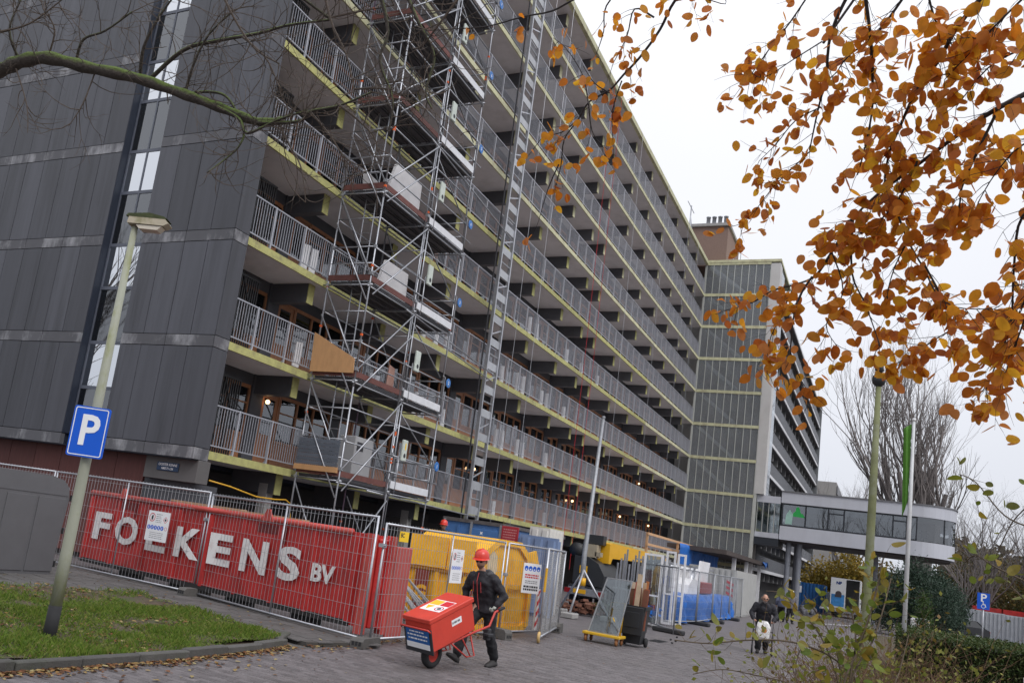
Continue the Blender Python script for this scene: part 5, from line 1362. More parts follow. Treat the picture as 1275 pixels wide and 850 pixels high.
# -- worker between the containers
J5 = dict(J3)
p5, V, HP = person('worker in a red helmet and dark top standing between the site containers', (7.6, -2.94, .60), R(200), J5, (m_coat, m_trous, m_shoe, m_skin), helmet=MATS['helmet_red'])
tag(ob('work_platform', MB().box(6.9, 8.4, -3.4, -1.9, .45, .60).box(7.0, 7.1, -3.3, -3.2, 0, .45).box(8.2, 8.3, -3.3, -3.2, 0, .45).box(7.0, 7.1, -2.1, -2.0, 0, .45).box(8.2, 8.3, -2.1, -2.0, 0, .45), m_galv_dull), 'low steel work platform under the worker between the containers', 'platform')
# ================================================================ SCAFFOLD
m_tube = M('scaffold_tube', (.36, .37, .40), .4, .15, 8, metal=.7, rnd=.12)
m_tube_p = M('scaffold_purple', (.22, .16, .22), .45, .15, 8, metal=.5)
m_deck = M('scaffold_deck', (.10, .10, .11), .7, .2, 6, metal=.2)
m_toe = M('toe_board_brown', (.12, .045, .038), .7, .25, 7, rnd=.2)
m_toew = M('toe_board_white', (.62, .63, .66), .5, .1, 5)
sf = thing('scaffold_tower', 'tall two-bay tube scaffold with decks standing against the galleries', 'scaffold')
SX = [3.5, 6.15, 8.75]; SYI, SYO = -.16, -1.6
ZT = 27.5
def tb(name, p, q, r=.026, mat=None): return ob(name, MB().tube([p, q], r, 7), mat or m_tube, sf, True)
for x in SX:
    for y in (SYI, SYO):
        zz = 0
        while zz < ZT:                                   # standards come in 5.6 m lengths, some painted
            tb('standard', (x, y, zz), (x, y, min(zz+5.6, ZT)), .027, m_tube_p if random.random() < .3 else m_tube); zz += 5.6
coup = MB()
for k in range(9):
    z = LV[k]-.06
    # decks: ribbed steel planks
    for (a, b) in ((SX[0], SX[1]), (SX[1], SX[2])):
        d_ = MB()
        for i in range(4):
            y0 = SYO+.02+i*.35
            d_.box(a+.04, b-.04, y0, y0+.32, z-.03, z+.02); d_.box(a+.04, b-.04, y0+.02, y0+.05, z-.07, z-.03); d_.box(a+.04, b-.04, y0+.27, y0+.30, z-.07, z-.03)
        ob('deck', d_, m_deck, sf)
    for x in SX:
        tb('transom', (x, SYI+.15, z-.09), (x, SYO-.1, z-.09), .024)
        if x != SX[1]:
            for h in (.55, 1.05): tb('guard_rail', (x, SYI, z+h), (x, SYO, z+h), .022)
        for y in (SYI, SYO):
            for h in (-.09, 1.05):
                coup.box(x-.04, x+.04, y-.04, y+.04, z+h-.045, z+h+.045)
    for (a, b) in ((SX[0], SX[1]), (SX[1], SX[2])):
        tb('ledger', (a-.1, SYO, z-.14), (b+.1, SYO, z-.14), .024); tb('ledger', (a, SYI, z-.14), (b, SYI, z-.14), .024)
        for h in (.5, 1.0): tb('guard_rail', (a, SYO-.03, z+h), (b+(.5 if b == SX[2] else 0), SYO-.03, z+h), .022)
    ob('toe_board', MB().box(SX[0]-.03, SX[0]+.0, SYO, SYI, z+.03, z+.20), m_toe, sf)
    ob('toe_board', MB().box(SX[0]+.03, SX[1]-.03, SYO-.02, SYO+.01, z+.03, z+.19), m_toe, sf)
    ob('toe_board', MB().box(SX[1]+.08, SX[2]-.05, SYO-.06, SYO-.03, z+.03, z+.25), m_toew, sf)
    for (a, b) in ((SX[0], SX[1]), (SX[1], SX[2])):
        tb('guard_rail', (a, SYI-.04, z+1.0), (b, SYI-.04, z+1.0), .021); tb('ledger', (a, SYO+.03, z+1.95), (b, SYO+.03, z+1.95), .022); tb('ledger', (a, SYI-.02, z+1.9), (b, SYI-.02, z+1.9), .022)
    tb('transom', (SX[0], SYI, z+1.92), (SX[0], SYO, z+1.92), .022); tb('transom', (SX[1], SYI, z+1.9), (SX[1], SYO, z+1.9), .022)
    tb('mid_standard', (SX[0]+.45, SYO+.3, z), (SX[0]+.45, SYO+.3, z+2.75), .02); tb('mid_standard', (SX[1]-.12, SYO-.02, z-.3), (SX[1]-.12, SYO-.02, z+2.5), .022); tb('mid_standard', (SX[1]+.14, SYO-.02, z-.2), (SX[1]+.14, SYO-.02, z+2.6), .022)
    tb('brace', (SX[0], SYI+.03, z+2.6), (SX[1], SYI+.03, z+.4), .021, m_galv_dull)
    # braces
    zt_ = z+2.7
    tb('brace', (SX[0]-.03, SYI, zt_-.1), (SX[0]-.03, SYO, z+.2), .023); tb('brace', (SX[0]-.06, SYI, zt_-.9), (SX[0]-.06, SYO, z-.55), .023)
    tb('brace', (SX[1], SYO-.06, zt_-.1), (SX[0], SYO-.06, z+.25), .024); tb('brace', (SX[1], SYO-.08, zt_-.8), (SX[0]+.1, SYO-.08, z-.35), .024)
    tb('brace', (SX[1]+.05, SYI+.02, zt_-.1), (SX[2]-.1, SYI+.02, z+.3), .024, m_galv_dull); tb('brace', (SX[1]+.05, SYO+.1, zt_-.2), (SX[2]-.05, SYO+.1, z+1.2), .022, m_galv_dull)
    for i in range(2):
        coup.box(SX[0]-.05+i*2.65, SX[0]+.05+i*2.65, SYO-.06, SYO+.06, z+.2, z+.29)
    # ladder
    lm_ = MB()
    for y in (-.65, -1.0): lm_.tube([(4.05, y, z-.05), (4.05, y, z+2.9)], .018, 6)
    for i in range(9): lm_.tube([(4.05, -.65, z+.2+.3*i), (4.05, -1.0, z+.2+.3*i)], .012, 5)
    ob('ladder', lm_, m_galv, sf)
    # entry gate posts and call box
    tb('gate_post', (SX[1]+.35, SYO-.05, z-.1), (SX[1]+.35, SYO-.05, z+1.15), .022, m_galv)
    ob('gate_frame', MB().tube([(SX[2]+.02, SYO-.05, z-.02), (SX[2]+.02, SYO-.05, z+1.22), (SX[2]-.12, SYO-.05, z+1.22)], .024, 7), m_galv, sf, True)
tag(ob('couplers', coup, m_galv_dull, sf), kind='stuff')
ora = MB(); rr = random.Random(5)
for i in range(70):
    x = SX[rr.randrange(3)]; y = (SYI, SYO)[rr.randrange(2)]; z = rr.uniform(.5, 24)
    ora.box(x-.031, x+.031, y-.031, y+.031, z, z+.06)
tag(ob('coupler_bands', ora, m_orange, sf), kind='stuff')
tb('tie_tube', (SX[1]-.5, SYO-.05, LV[2]-.25), (14.2, -.95, LV[2]-.35), .024); tb('tie_tube', (SX[1]+.2, SYO-.05, LV[2]-.55), (14.2, -.9, LV[2]-.60), .024)
tb('tie_tube', (SX[1]-.5, SYO-.05, LV[4]-.25), (14.2, -.95, LV[4]-.35), .024); tb('tie_tube', (SX[1]-1.2, SYO-.05, LV[0]-.25), (14.2, -.95, LV[0]-.30), .024)
for x in SX:
    for y in (SYI, SYO): ob('base_plate', MB().box(x-.1, x+.1, y-.1, y+.1, 0, .02), m_galv_dull, sf)
tb('brace', (SX[0]+.02, SYI, 2.8), (SX[0]+.02, SYO, .3), .023); tb('brace', (SX[1], SYO-.05, 2.7), (SX[0]+.3, SYO-.05, .4), .024); tb('brace', (SX[1]+.1, SYI, 2.7), (SX[2], SYI, .3), .024)
# call boxes and blue discs, one each level
m_box_g = M('call_box_grey', (.50, .55, .50), .5, .12, 5)
cname = ['first', 'second', 'third', 'fourth', 'fifth', 'sixth', 'seventh', 'eighth', 'ninth']
for k in range(7):
    z = LV[k]-.06
    t = thing('call_box', 'grey control box with round black opening on the scaffold at the %s gallery up' % cname[k], 'control box', (SX[1]+.45, SYO-.10, z+1.0), 0, 'scaffold control boxes')
    ob('case', MB().cbox(-.14, .14, -.08, .0, -.1, .55, .02), m_box_g, t)
    ob('opening', MB().lathe([(0, 0), (.07, 0)], (0, -.082, .07), 14, 'y'), m_blackpaint, t)
    ob('flag', MB().box(-.03, .03, -.086, -.081, .25, .45), MATS['tag_yellow'], t) if k == 0 else None
    t = tag(ob('marker_disc', MB().lathe([(0, -.012), (.15, -.012), (.16, 0), (.15, .012), (0, .012)], (0, 0, 0), 16, 'y'), M('disc_blue', (.02, .14, .42), .45), loc=(SX[2]+.18, SYO-.12, z+1.05)), 'round blue level marker on the scaffold end post at the %s gallery up' % cname[k], 'marker', 'level markers')
    ob('digit', text_mb(str(k+1), .16, .001, .003).xf(frame((0, -.014, 0), (1, 0, 0), (0, 0, 1))), m_sheet, t)
# loads on the decks
m_wboard = M('white_board', (.56, .55, .56), .6, .06, 3)
m_ply = M('plywood', (.50, .28, .13), .7, .12, 4, stretch=(2, 2, .6))
def board(name, mb, mat, label, cat, grp=None): return tag(ob(name, mb, mat), label, cat, grp)
for k, x0, x1, h in ((2, 4.25, 6.0, 1.0), (3, 4.0, 6.0, 1.15)):
    z = LV[k]-.03
    board('wall_panel', MB().prism([(x0, 0), (x1, 0), (x1-.05, h), (x0+.35, h)], (0, .10, 0), (0, -1.35, z+.01), (1, 0, 0), (0, 0, 1)), m_wboard,
          'large white panel standing on the scaffold deck at the %s gallery up' % cname[k], 'panel', 'white panels on the scaffold')
board('insulation_board', MB().prism([(-1.5, 0), (-.75, 0), (-.62, .72), (-.70, .72)], (.05, 0, 0), (3.66, .0, LV[3]-.02), (0, 1, 0), (0, 0, 1)), m_wboard, 'triangular white offcut with blue edge on the scaffold at the fourth gallery up', 'board')
board('plywood_guard', MB().prism([(-1.58, 0), (-.1, 0), (-.06, 1.15), (-1.55, .42)], (.03, 0, 0), (3.40, 0, LV[1]+.05), (0, 1, 0), (0, 0, 1)), m_ply, 'slanted plywood guard board on the scaffold end at the second gallery up', 'board')
gs = thing('board_stack', 'stack of blue-grey cladding boards against the scaffold end at the first gallery', 'boards')
for i in range(7):
    ob('board', MB().box(3.44, 3.47+.01*(i % 2), -1.5, -.12, LV[0]+.22+i*.105, LV[0]+.315+i*.105), M('slate_board', (.10, .115, .14), .5, .1, rnd=.1), gs)
ob('pallet', MB().box(3.40, 3.5, -1.55, -.1, LV[0]+.05, LV[0]+.20), m_ply, gs)
gb = thing('site_cabinet', 'grey steel cabinet with vent on the first scaffold deck', 'cabinet')
ob('case', MB().cbox(4.6, 5.6, -1.25, -.7, LV[0]-.02, LV[0]+1.25, .02), M('cabinet_pale', (.33, .33, .34), .5, .1), gb)
ob('vent', MB().box(4.7, 5.05, -1.26, -1.249, LV[0]+.85, LV[0]+1.1), m_blackpaint, gb)
board('copper_panel', MB().prism([(0, 0), (.45, 0), (.38, .75), (.05, .8)], (0, .03, 0), (5.5, -1.42, LV[1]), (1, 0, 0), (0, 0, 1)), M('copper_sheet', (.42, .24, .19), .4, .15, metal=.4), 'copper-coloured sheet leaning on the scaffold rail at the second gallery up', 'sheet')
for i, (k, x, c) in enumerate(((1, 4.75, .5), (1, 5.05, .45), (2, 3.0, .6), (2, 2.6, .6), (1, 3.0, .55))):
    mm = m_white if c > .5 else m_galv
    board('paint_bucket' if c < .55 else 'white_sheet_roll', MB().lathe([(0, 0), (.12, 0), (.14, .33), (0, .33)], (x, -1.3 if c < .55 else .25, LV[k]), 14) if c < .55 else MB().prism([(0, 0), (.28, 0), (.34, .75), (.02, .7)], (0, .04, 0), (x, .22, LV[k]+.1), (1, 0, 0), (0, 0, 1)), mm,
          ['metal bucket beside the plywood guard on the scaffold', 'metal bucket beside the copper sheet on the scaffold', 'white sheet nearest the scaffold behind the railing of the third gallery', 'white sheet furthest from the scaffold behind the railing of the third gallery', 'white sheet behind the railing of the second gallery by the plywood guard'][i], 'bucket' if c < .55 else 'sheet')

# ================================================================ MAST HOIST
mh = thing('ladder_hoist', 'tall aluminium ladder hoist rising up the whole facade', 'hoist')
HX0, HX1, HY = 13.85, 14.85, -.72
for x in (HX0, HX1):
    ob('rail', MB().box(x-.045, x+.045, HY-.06, HY+.06, .6, 25.2), m_galv, mh)
ob('back_rail', MB().tube([(HX0-.12, HY+.16, .6), (HX0-.12, HY+.16, 25.2)], .03, 6), m_blackpaint, mh)
z = 1.0; i = 0
while z < 25:
    ob('rung_plate', MB().box(HX0+.045, HX1-.045, HY-.02, HY+.02, z, z+.30), M('hoist_plate', (.40, .41, .43), .45, .15, 4, metal=.5, rnd=.1), mh)
    if i % 2: ob('rung_brace', MB().bar((HX0+.05, HY, z+.42), (HX1-.05, HY, z+.78), .05, .03, (0, 1, 0)), m_galv, mh)
    else: ob('rung_tube', MB().tube([(HX0+.05, HY, z+.6), (HX1-.05, HY, z+.6)], .03, 6), m_galv, mh)
    z += .95; i += 1
ob('base_unit', MB().cbox(HX0-.15, HX1+.15, HY-.5, HY+.4, .0, .9, .03), m_galv_dull, mh)
ob('head_wheel', MB().lathe([(0, -.05), (.2, -.05), (.2, .05), (0, .05)], (14.35, HY, 25.3), 14, 'y'), m_blackpaint, mh)
# hanging ropes in front of the galleries
for i, (x, mm) in enumerate(((17.4, m_galv), (19.6, m_galv), (27.0, m_redprint), (28.5, m_redprint), (33.5, m_galv), (41.0, m_galv), (48.2, m_galv), (52.4, m_galv))):
    rp_ = MB().tube([(x, -.2, 1.2), (x+.04, -.24, 12), (x, -.2, 28.3)], .010, 5)
    nm = 'dark red rope hanging down the gallery fronts' if mm == m_redprint else 'thin grey rope hanging down the gallery fronts'
    tag(ob('rope', rp_, mm), nm, 'rope', 'red ropes on the facade' if mm == m_redprint else 'grey ropes on the facade')
# white rolls and sheets behind the railings further along
grp = 'white rolls behind the gallery railings'
rr = random.Random(4)
for k, xs_ in ((2, (10.2, 11.2, 12.1)), (3, (20, 21, 25.5, 28, 31)), (1, (10.3, 10.8, 12.6, 17.8, 18.5, 20.3, 21, 24.2)), (2, (16.8, 17.6, 19.4, 20.1, 22.6, 23.4, 26)), (0, (16, 18.5, 25))):
    for x in xs_:
        h = rr.uniform(.6, .95)
        tag(ob('insulation_roll', MB().tube([(x, .22, LV[k]+.02), (x+rr.uniform(-.05, .05), .24, LV[k]+h)], .10, 10), m_white), 'white upright roll behind the railing of the %s gallery up' % cname[k], 'roll', grp+' of the %s gallery' % cname[k])

# ================================================================ SITE CONTAINERS AND PLANT
def corrug(x0, x1, y0, y1, z0, z1, axis='x', pitch=.28, dep=.035):
    """box with trapezoid ribs on its camera-side faces"""
    mb = MB(); mb.box(x0, x1, y0, y1, z0, z1)
    n = max(1, int((y1-y0)/pitch))
    for i in range(n):
        a = y0+(y1-y0)*(i+.22)/n; b = y0+(y1-y0)*(i+.78)/n
        mb.prism([(0, a-.02), (0, b+.02), (-dep, b-.02), (-dep, a+.02)], (0, 0, z1-z0-.16), (x0, 0, z0+.08), (1, 0, 0), (0, 1, 0))
    n = max(1, int((x1-x0)/pitch))
    for i in range(n):
        a = x0+(x1-x0)*(i+.22)/n; b = x0+(x1-x0)*(i+.78)/n
        mb.prism([(a-.02, 0), (b+.02, 0), (b-.02, -dep), (a+.02, -dep)], (0, 0, z1-z0-.16), (0, y0, z0+.08), (1, 0, 0), (0, 1, 0))
    return mb
m_cblue = M('container_blue', (.065, .16, .37), .5, .12, 3, stain=(.04, .09, .2), sfac=.5)
cb = thing('site_container', 'blue site container below the first gallery beside the ladder hoist', 'container')
ob('body', MB().box(9.0, 15, -4.25, -2.25, .0, 2.45), m_cblue, cb)
for i in range(5): ob('rib', MB().box(8.96, 9.0, -2.42-.42*i, -2.32-.42*i, .1, 2.35), m_cblue, cb)
ob('door', MB().cbox(8.955, 9.0, -4.2, -3.25, .1, 2.3, .01), m_cblue, cb)
ob('roof', MB().box(8.95, 15.05, -4.3, -2.2, 2.45, 2.56), M('container_roof', (.10, .09, .09), .8, .3, 6), cb)
t = tag(ob('container_notice', MB().box(8.93, 8.95, -3.95, -3.5, 1.75, 2.0), m_sheet), 'white notice on the blue site container', 'sign')
q = lines([.02], -.18, .18, .07); q.xf(frame((8.928, -3.72, 1.87), (0, -1, 0), (0, 0, 1))); ob('print', q, m_blue, t)
q = lines([-.07], -.18, .10, .02); q.xf(frame((8.928, -3.72, 1.87), (0, -1, 0), (0, 0, 1))); ob('print', q, m_redprint, t)
ob('star_mark', MB().add([(8.95, -3.60+(.07 if i % 2 else .03)*math.cos(i*.785), 2.18+(.07 if i % 2 else .03)*math.sin(i*.785)) for i in range(8)], [tuple(range(8))]), m_sheet, cb)
for y_ in (-3.23, -4.24, -2.28): ob('corner_post', MB().box(8.93, 8.99, y_-.035, y_+.035, 0, 2.5), m_galv_dull, cb)
t = thing('red_board', 'dark red notice board with white print between the site containers', 'sign')
ob('board', MB().cbox(8.88, 8.93, -4.86, -4.30, 1.75, 2.5, .01), M('board_red', (.33, .02, .03), .5, .1), t)
q = lines([.28, .2, .12, .04, -.04, -.12], -.22, .22, .035); q.xf(frame((8.876, -4.58, 2.12), (0, -1, 0), (0, 0, 1))); ob('print', q, M('pale_red_print', (.50, .20, .20), .6), t)
ob('oval_mark', MB().add([(8.872, -4.56+.16*math.cos(i*.449), 1.86+.06*math.sin(i*.449)) for i in range(14)], [tuple(range(14))]), M('pale_red_print', (.50, .20, .20), .6), t)
ob('legs', MB().box(8.9, 8.93, -4.8, -4.76, 0, 1.75), m_galv_dull, t)
cw = thing('site_container', 'white corrugated site container under the gallery beside the crane', 'container')
ob('body', corrug(9.6, 10.9, -5.62, -4.95, 0, 2.62), M('container_white', (.60, .58, .54), .5, .08, 2, stain=(.4, .36, .3), sfac=.4), cw)
lb = thing('sheet_pile_stack', 'pale blue corrugated steel sheets standing behind the fence gate', 'steel sheets')
ob('sheet', corrug(8.7, 8.8, -6.22, -5.0, 0, 2.32, pitch=.36, dep=.07), M('sheet_blue', (.16, .22, .36), .5, .12, 3), lb)
ob('sheet', corrug(8.85, 8.92, -5.6, -4.9, 0, 2.2, pitch=.3, dep=.05), MATS['sheet_blue'], lb)
# mobile crane
m_cry = M('crane_yellow', (.68, .36, .012), .4, .08, 3)
m_crk = M('crane_black', (.025, .026, .028), .5, .15, 4)
cr = thing('mobile_crane', 'mobile crane with black cab block and yellow boom parked under the galleries', 'crane', (14, -5.6, 0))
ob('upper_body', MB().prism([(.52, 1.0), (-.55, .95), (-.60, 1.35), (-.35, 1.75), (.05, 1.95), (.52, 1.95)], (2.2, 0, 0), (0, 0, 0), (0, 1, 0), (0, 0, 1)), m_crk, cr)
ob('decal', MB().box(-.012, -.002, .02, .30, 1.35, 1.62).box(-.012, -.002, .12, .22, 1.62, 1.68), m_cry, cr)
ob('boom', MB().prism([(0, -.25), (.2, -.25), (.35, -.05), (5.6, .02), (5.6, .38), (.3, .5), (0, .45)], (0, .42, 0), (.9, -.45, 2.05), (Vector((5.0, -.62, 0))/5.04), (0, 0, 1)), m_cry, cr)
ob('boom_section', MB().prism([(5.6, .08), (6.3, .09), (6.3, .30), (5.6, .32)], (0, .3, 0), (.9, -.4, 2.05), (Vector((5.0, -.62, 0))/5.04), (0, 0, 1)), m_cry, cr)
ob('winch', MB().lathe([(0, -.12), (.25, -.12), (.25, -.08), (.16, -.08), (.16, .08), (.25, .08), (.25, .12), (0, .12)], (.35, .58, 2.15), 18, 'x'), m_crk, cr, True)
ob('hydraulic_block', MB().box(.3, .8, -.15, .35, 1.95, 2.4).box(.3, .6, -.3, -.1, 2.0, 2.15), M('beige_block', (.33, .28, .2), .6, .15), cr)
ob('exhaust', MB().box(.5, .9, -.3, .3, 2.42, 2.75), m_crk, cr)
ob('chassis', MB().box(-.1, 5.0, -.75, .6, .55, .93), m_crk, cr)
ob('bumper', MB().box(-.16, -.1, -.75, .6, .60, .85), m_galv_dull, cr)
ob('plate', MB().box(-.18, -.16, -.05, .40, .66, .80), m_cry, cr)
for y in (-.72, .5): ob('tail_light', MB().box(-.185, -.165, y, y+.22, .64, .80), M('tail_red', (.25, .01, .01), .3), cr)
for x in (.5, 1.7, 3.6):
    for y in (-.75, .35):
        w_ = ob('wheel', MB().lathe([(.2, -.12), (.42, -.13), (.47, -.08), (.47, .08), (.42, .13), (.2, .12)], (x, y+.12, .47), 18, 'y'), m_black, cr, True)
        ob('rim', MB().lathe([(0, -.1), (.2, -.1)], (x, y+.12, .47), 14, 'y'), m_galv_dull, w_)
# tripod mast
tm_ = thing('tripod_mast', 'slender leaning steel mast on a tripod base beside the open fence gate', 'mast', (11.4, -6.25, 0))
ob('pole', MB().tube([(0, 0, .9), (.1, .06, 1.96), (.42, .02, 6.55)], [.09, .08, .05], 12), m_galv_dull, tm_, True)
for a in (R(60), R(180), R(300)): ob('leg', MB().tube([(0, 0, 1.5), (.95*math.cos(a), .95*math.sin(a), .15)], .035, 8), m_galv, tm_, True)
for a in (R(60), R(180), R(300)): ob('foot_block', MB().cbox(.95*math.cos(a)-.3, .95*math.cos(a)+.3, .95*math.sin(a)-.2, .95*math.sin(a)+.2, 0, .16, .02), m_concrete, tm_)
ob('band', MB().tube([(0, 0, 1.0), (0, 0, 1.25)], .108, 12), m_cry, tm_, True)
ob('cap', MB().tube([(.42, .02, 6.55), (.43, .02, 6.62)], .065, 10), m_galv_dull, tm_)
# rubble and shrub behind the gate
rb = MB(); rr = random.Random(8)
for i in range(90):
    x = rr.uniform(12.4, 14.0); y = rr.uniform(-7.2, -5.2); s = rr.uniform(.05, .16); z = max(0, .5-.3*abs(x-13.2)-.15*abs(y+6.2))*rr.random()
    s0 = len(rb.v); rb.box(-s, s, -s*.5, s*.5, -s*.3, s*.3); rb.xf(Matrix.Translation((x, y, z+.08)) @ Matrix.Rotation(rr.uniform(0, 3), 4, 'Z') @ Matrix.Rotation(rr.uniform(-.6, .6), 4, 'X'), s0)
tag(ob('brick_rubble', rb, M('rubble', (.16, .07, .045), .9, .3, 9)), 'heap of broken brick rubble behind the tripod mast', 'rubble', kind='stuff')

# ---- trolley with the glass sheet
dy = thing('panel_trolley', 'yellow wheeled trolley carrying a tilted glass sheet beside the black bin', 'trolley', (4.2, -9.1, 0))
ob('platform', MB().cbox(-.28, .28, -.46, .42, .17, .23, .01), M('trolley_yellow', (.60, .36, .02), .5, .15, 6), dy)
for x in (-.22, .22):
    for y in (-.38, .34):
        w_ = ob('castor', MB().lathe([(0, -.025), (.06, -.025), (.075, 0), (.06, .025), (0, .025)], (x, y, .075), 14, 'y').box(x-.03, x+.03, y-.04, y+.04, .12, .17), M('castor_orange', (.22, .09, .03), .6), dy, True)
fy = MB().tube([(.05, -.05, .23), (.05, -.10, .95), (.05, -.42, .98), (.05, -.38, .23)], .018, 6).tube([(.05, -.38, .25), (-.12, -.22, .62)], .014, 6)
ob('push_frame', fy, MATS['trolley_yellow'], dy, True)
gpn = thing('glass_sheet', 'framed sheet of grey glass leaning on the yellow trolley', 'glass sheet', (4.2, -9.1, 0))
gq = [(-.14, .32, .235), (-.14, -.38, .235), (.06, -.54, 1.50), (.06, .05, 1.50)]
g_ = MB(); g_.add(gq+[(x+.02, y, z) for x, y, z in gq], [(0, 1, 2, 3), (7, 6, 5, 4), (0, 4, 5, 1), (1, 5, 6, 2), (2, 6, 7, 3), (3, 7, 4, 0)])
ob('glass', g_, GLASS('sheet_glass', (.55, .6, .6), .12), gpn)
e_ = MB()
for i in range(4): e_.bar(gq[i], gq[(i+1) % 4], .02, .03)
ob('edge_strip', e_, m_galv_dull, gpn)
# ---- wheelie bin with timber offcuts
bn = thing('wheelie_bin', 'black two-wheeled bin filled with timber offcuts beside the glass trolley', 'bin', (4.95, -9.62, 0))
m_bin = M('bin_black', (.022, .023, .026), .45, .15, 6)
bb = MB(); lo = [(-.20, -.20), (.20, -.20), (.20, .20), (-.20, .20)]; hi = [(-.30, -.28), (.30, -.28), (.30, .28), (-.30, .28)]
bb.add([(*p, .07) for p in lo]+[(*p, .92) for p in hi]+[(p[0]*.92, p[1]*.92, .92) for p in hi]+[(p[0]*.85, p[1]*.85, .35) for p in hi], [(3, 2, 1, 0)]+[(i, (i+1) % 4, 4+(i+1) % 4, 4+i) for i in range(4)]+[(4+i, 4+(i+1) % 4, 8+(i+1) % 4, 8+i) for i in range(4)]+[(8+i, 8+(i+1) % 4, 12+(i+1) % 4, 12+i) for i in range(4)]+[(12, 13, 14, 15)])
ob('body', bb, m_bin, bn)
ob('rim', MB().box(-.33, .33, -.31, -.27, .88, .95).box(-.33, .33, .27, .31, .88, .95).box(-.33, -.29, -.27, .27, .88, .95).box(.29, .33, -.27, .27, .88, .95), m_bin, bn)
ob('open_lid', MB().cbox(-.36, -.33, -.27, .27, .28, .92, .012).cbox(-.375, -.36, -.18, .18, .45, .80, .006), m_bin, bn)
for y in (-.25, .25): ob('wheel', MB().lathe([(0, -.03), (.1, -.03), (.115, 0), (.1, .03), (0, .03)], (.20, y, .115), 16, 'y'), m_black, bn, True)
rr = random.Random(21)
wl_ab = ['dark brown timber offcut', 'reddish timber offcut', 'pale timber offcut', 'short orange timber offcut', 'wide brown timber board', 'split pale timber batten', 'narrow red timber strip', 'thick brown timber post', 'raw light timber lath', 'stained brown timber slat']
for i, nm in enumerate(wl_ab):
    x = -.18+.09*(i % 5); y = -.2+.09*(i // 2); h = rr.uniform(1.25, 1.75); w = rr.uniform(.03, .07)
    tag(ob('timber_offcut', MB().bar((x, y, .40), (x+rr.uniform(-.05, .05), y+rr.uniform(-.12, .06), h), w*2, .03), M('offcut_%d' % i, [(.16, .06, .035), (.26, .08, .04), (.48, .34, .22), (.42, .15, .05), (.20, .09, .05), (.5, .38, .26), (.28, .06, .04), (.17, .08, .045), (.55, .43, .32), (.22, .1, .055)][i], .75, .2, 8), loc=(4.95, -9.62, 0)), nm+' sticking out of the black bin', 'timber', 'timber in the bin')
# ---- racks, frames, tarp
rk = thing('pipe_rack', 'steel rack of upright galvanised profiles behind the angled fence panel', 'rack')
for i in range(11): ob('profile', MB().box(16.6+.05*(i % 3), 16.68+.05*(i % 3), -6.75-.11*i, -6.69-.11*i, .1, 2.15+.25*((i*7) % 3)/2), m_galv, rk)
ob('rack_base', MB().box(16.4, 17.2, -8.0, -6.6, 0, .1), m_galv_dull, rk); ob('cross_bar', MB().box(16.5, 16.56, -8.0, -6.6, 1.1, 1.16).box(16.5, 16.56, -8.0, -6.6, 2.1, 2.16), m_galv, rk)
rk2 = thing('pipe_rack', 'steel rack of upright grey profiles between the bin and the white frames', 'rack')
for i in range(12): ob('profile', MB().box(14.4+.04*(i % 3), 14.46+.04*(i % 3), -6.55-.10*i, -6.50-.10*i, .1, 1.9+.5*((i*5) % 4)/3), m_galv if i % 3 else m_galv_dull, rk2)
ob('rack_base', MB().box(14.2, 15.0, -7.8, -6.45, 0, .1), m_galv_dull, rk2); ob('cross_bar', MB().box(14.3, 14.36, -7.8, -6.45, 1.0, 1.06), m_galv, rk2)
for i, (x, y, h, w) in enumerate(((13.3, -7.7, 2.3, .62), (15.2, -8.0, 2.5, .34), (15.4, -8.35, 2.45, .30))):
    fr_ = thing('window_frame', ['tall white window frame leaning behind the angled fence panel', 'narrow white window frame standing next to the pipe rack', 'narrow white window frame standing at the near end of the blue sheet'][i], 'window frame', (x, y, .05))
    for a, b, c, d_ in ((0, .07, 0, h), (w-.07, w, 0, h), (.07, w-.07, 0, .07), (.07, w-.07, h-.07, h), (.07, w-.07, h*.4, h*.4+.05)):
        ob('frame_member', MB().box(-.03, .03, -b, -a, c, d_), m_white, fr_)
    if i == 0: ob('pane', MB().box(-.005, .005, -w+.07, -.07, .07, h-.07), m_glass, fr_)
m_tarp = M('blue_tarp', (.02, .13, .46), .4, .25, 2.5, bump=1.0, bscale=3.5)
def tarp(name, x0, x1, y0, y1, z0, z1, label, seed=1, nx=70, nz=12):
    rr = random.Random(seed); mb = MB(); prof_ = []
    # section: front drape, top, back drape
    sec = [(y0-.12, z0), (y0-.06, z0+.35*(z1-z0)), (y0-.03, z0+.7*(z1-z0)), (y0, z1), ((y0+y1)/2, z1+.03), (y1, z1), (y1+.05, z0)]
    for i in range(nx+1):
        x = x0+(x1-x0)*i/nx
        for j, (y, z) in enumerate(sec):
            f_ = .13*math.sin(i*.8+seed+j*.5)+.08*math.sin(i*2.3+j*1.3)+rr.uniform(-.09, .09)
            mb.v.append((x+rr.uniform(-.04, .04), y+(f_ if j in (0, 1, 2) else 0), z+(.06*abs(math.sin(i*.9+seed)) if j == 0 else 0)+(rr.uniform(-.03, .03) if j in (3, 4) else 0)))
    m7 = len(sec)
    for i in range(nx):
        for j in range(m7-1): mb.f.append((i*m7+j, (i+1)*m7+j, (i+1)*m7+j+1, i*m7+j+1))
    mb.f.append(tuple(range(m7))); mb.f.append(tuple(nx*m7+j for j in range(m7-1, -1, -1)))
    return tag(ob(name, mb, m_tarp, None, True), label, 'tarpaulin')
tarp('tarpaulin', 17.6, 30.2, -8.1, -6.9, .02, 1.05, 'bright blue tarpaulin draped over a long stack behind the mesh fences', 2)
tarp('tarpaulin', 12.6, 14.6, -8.0, -7.3, .3, .62, 'small blue tarpaulin heap behind the angled fence panel', 5, 12)
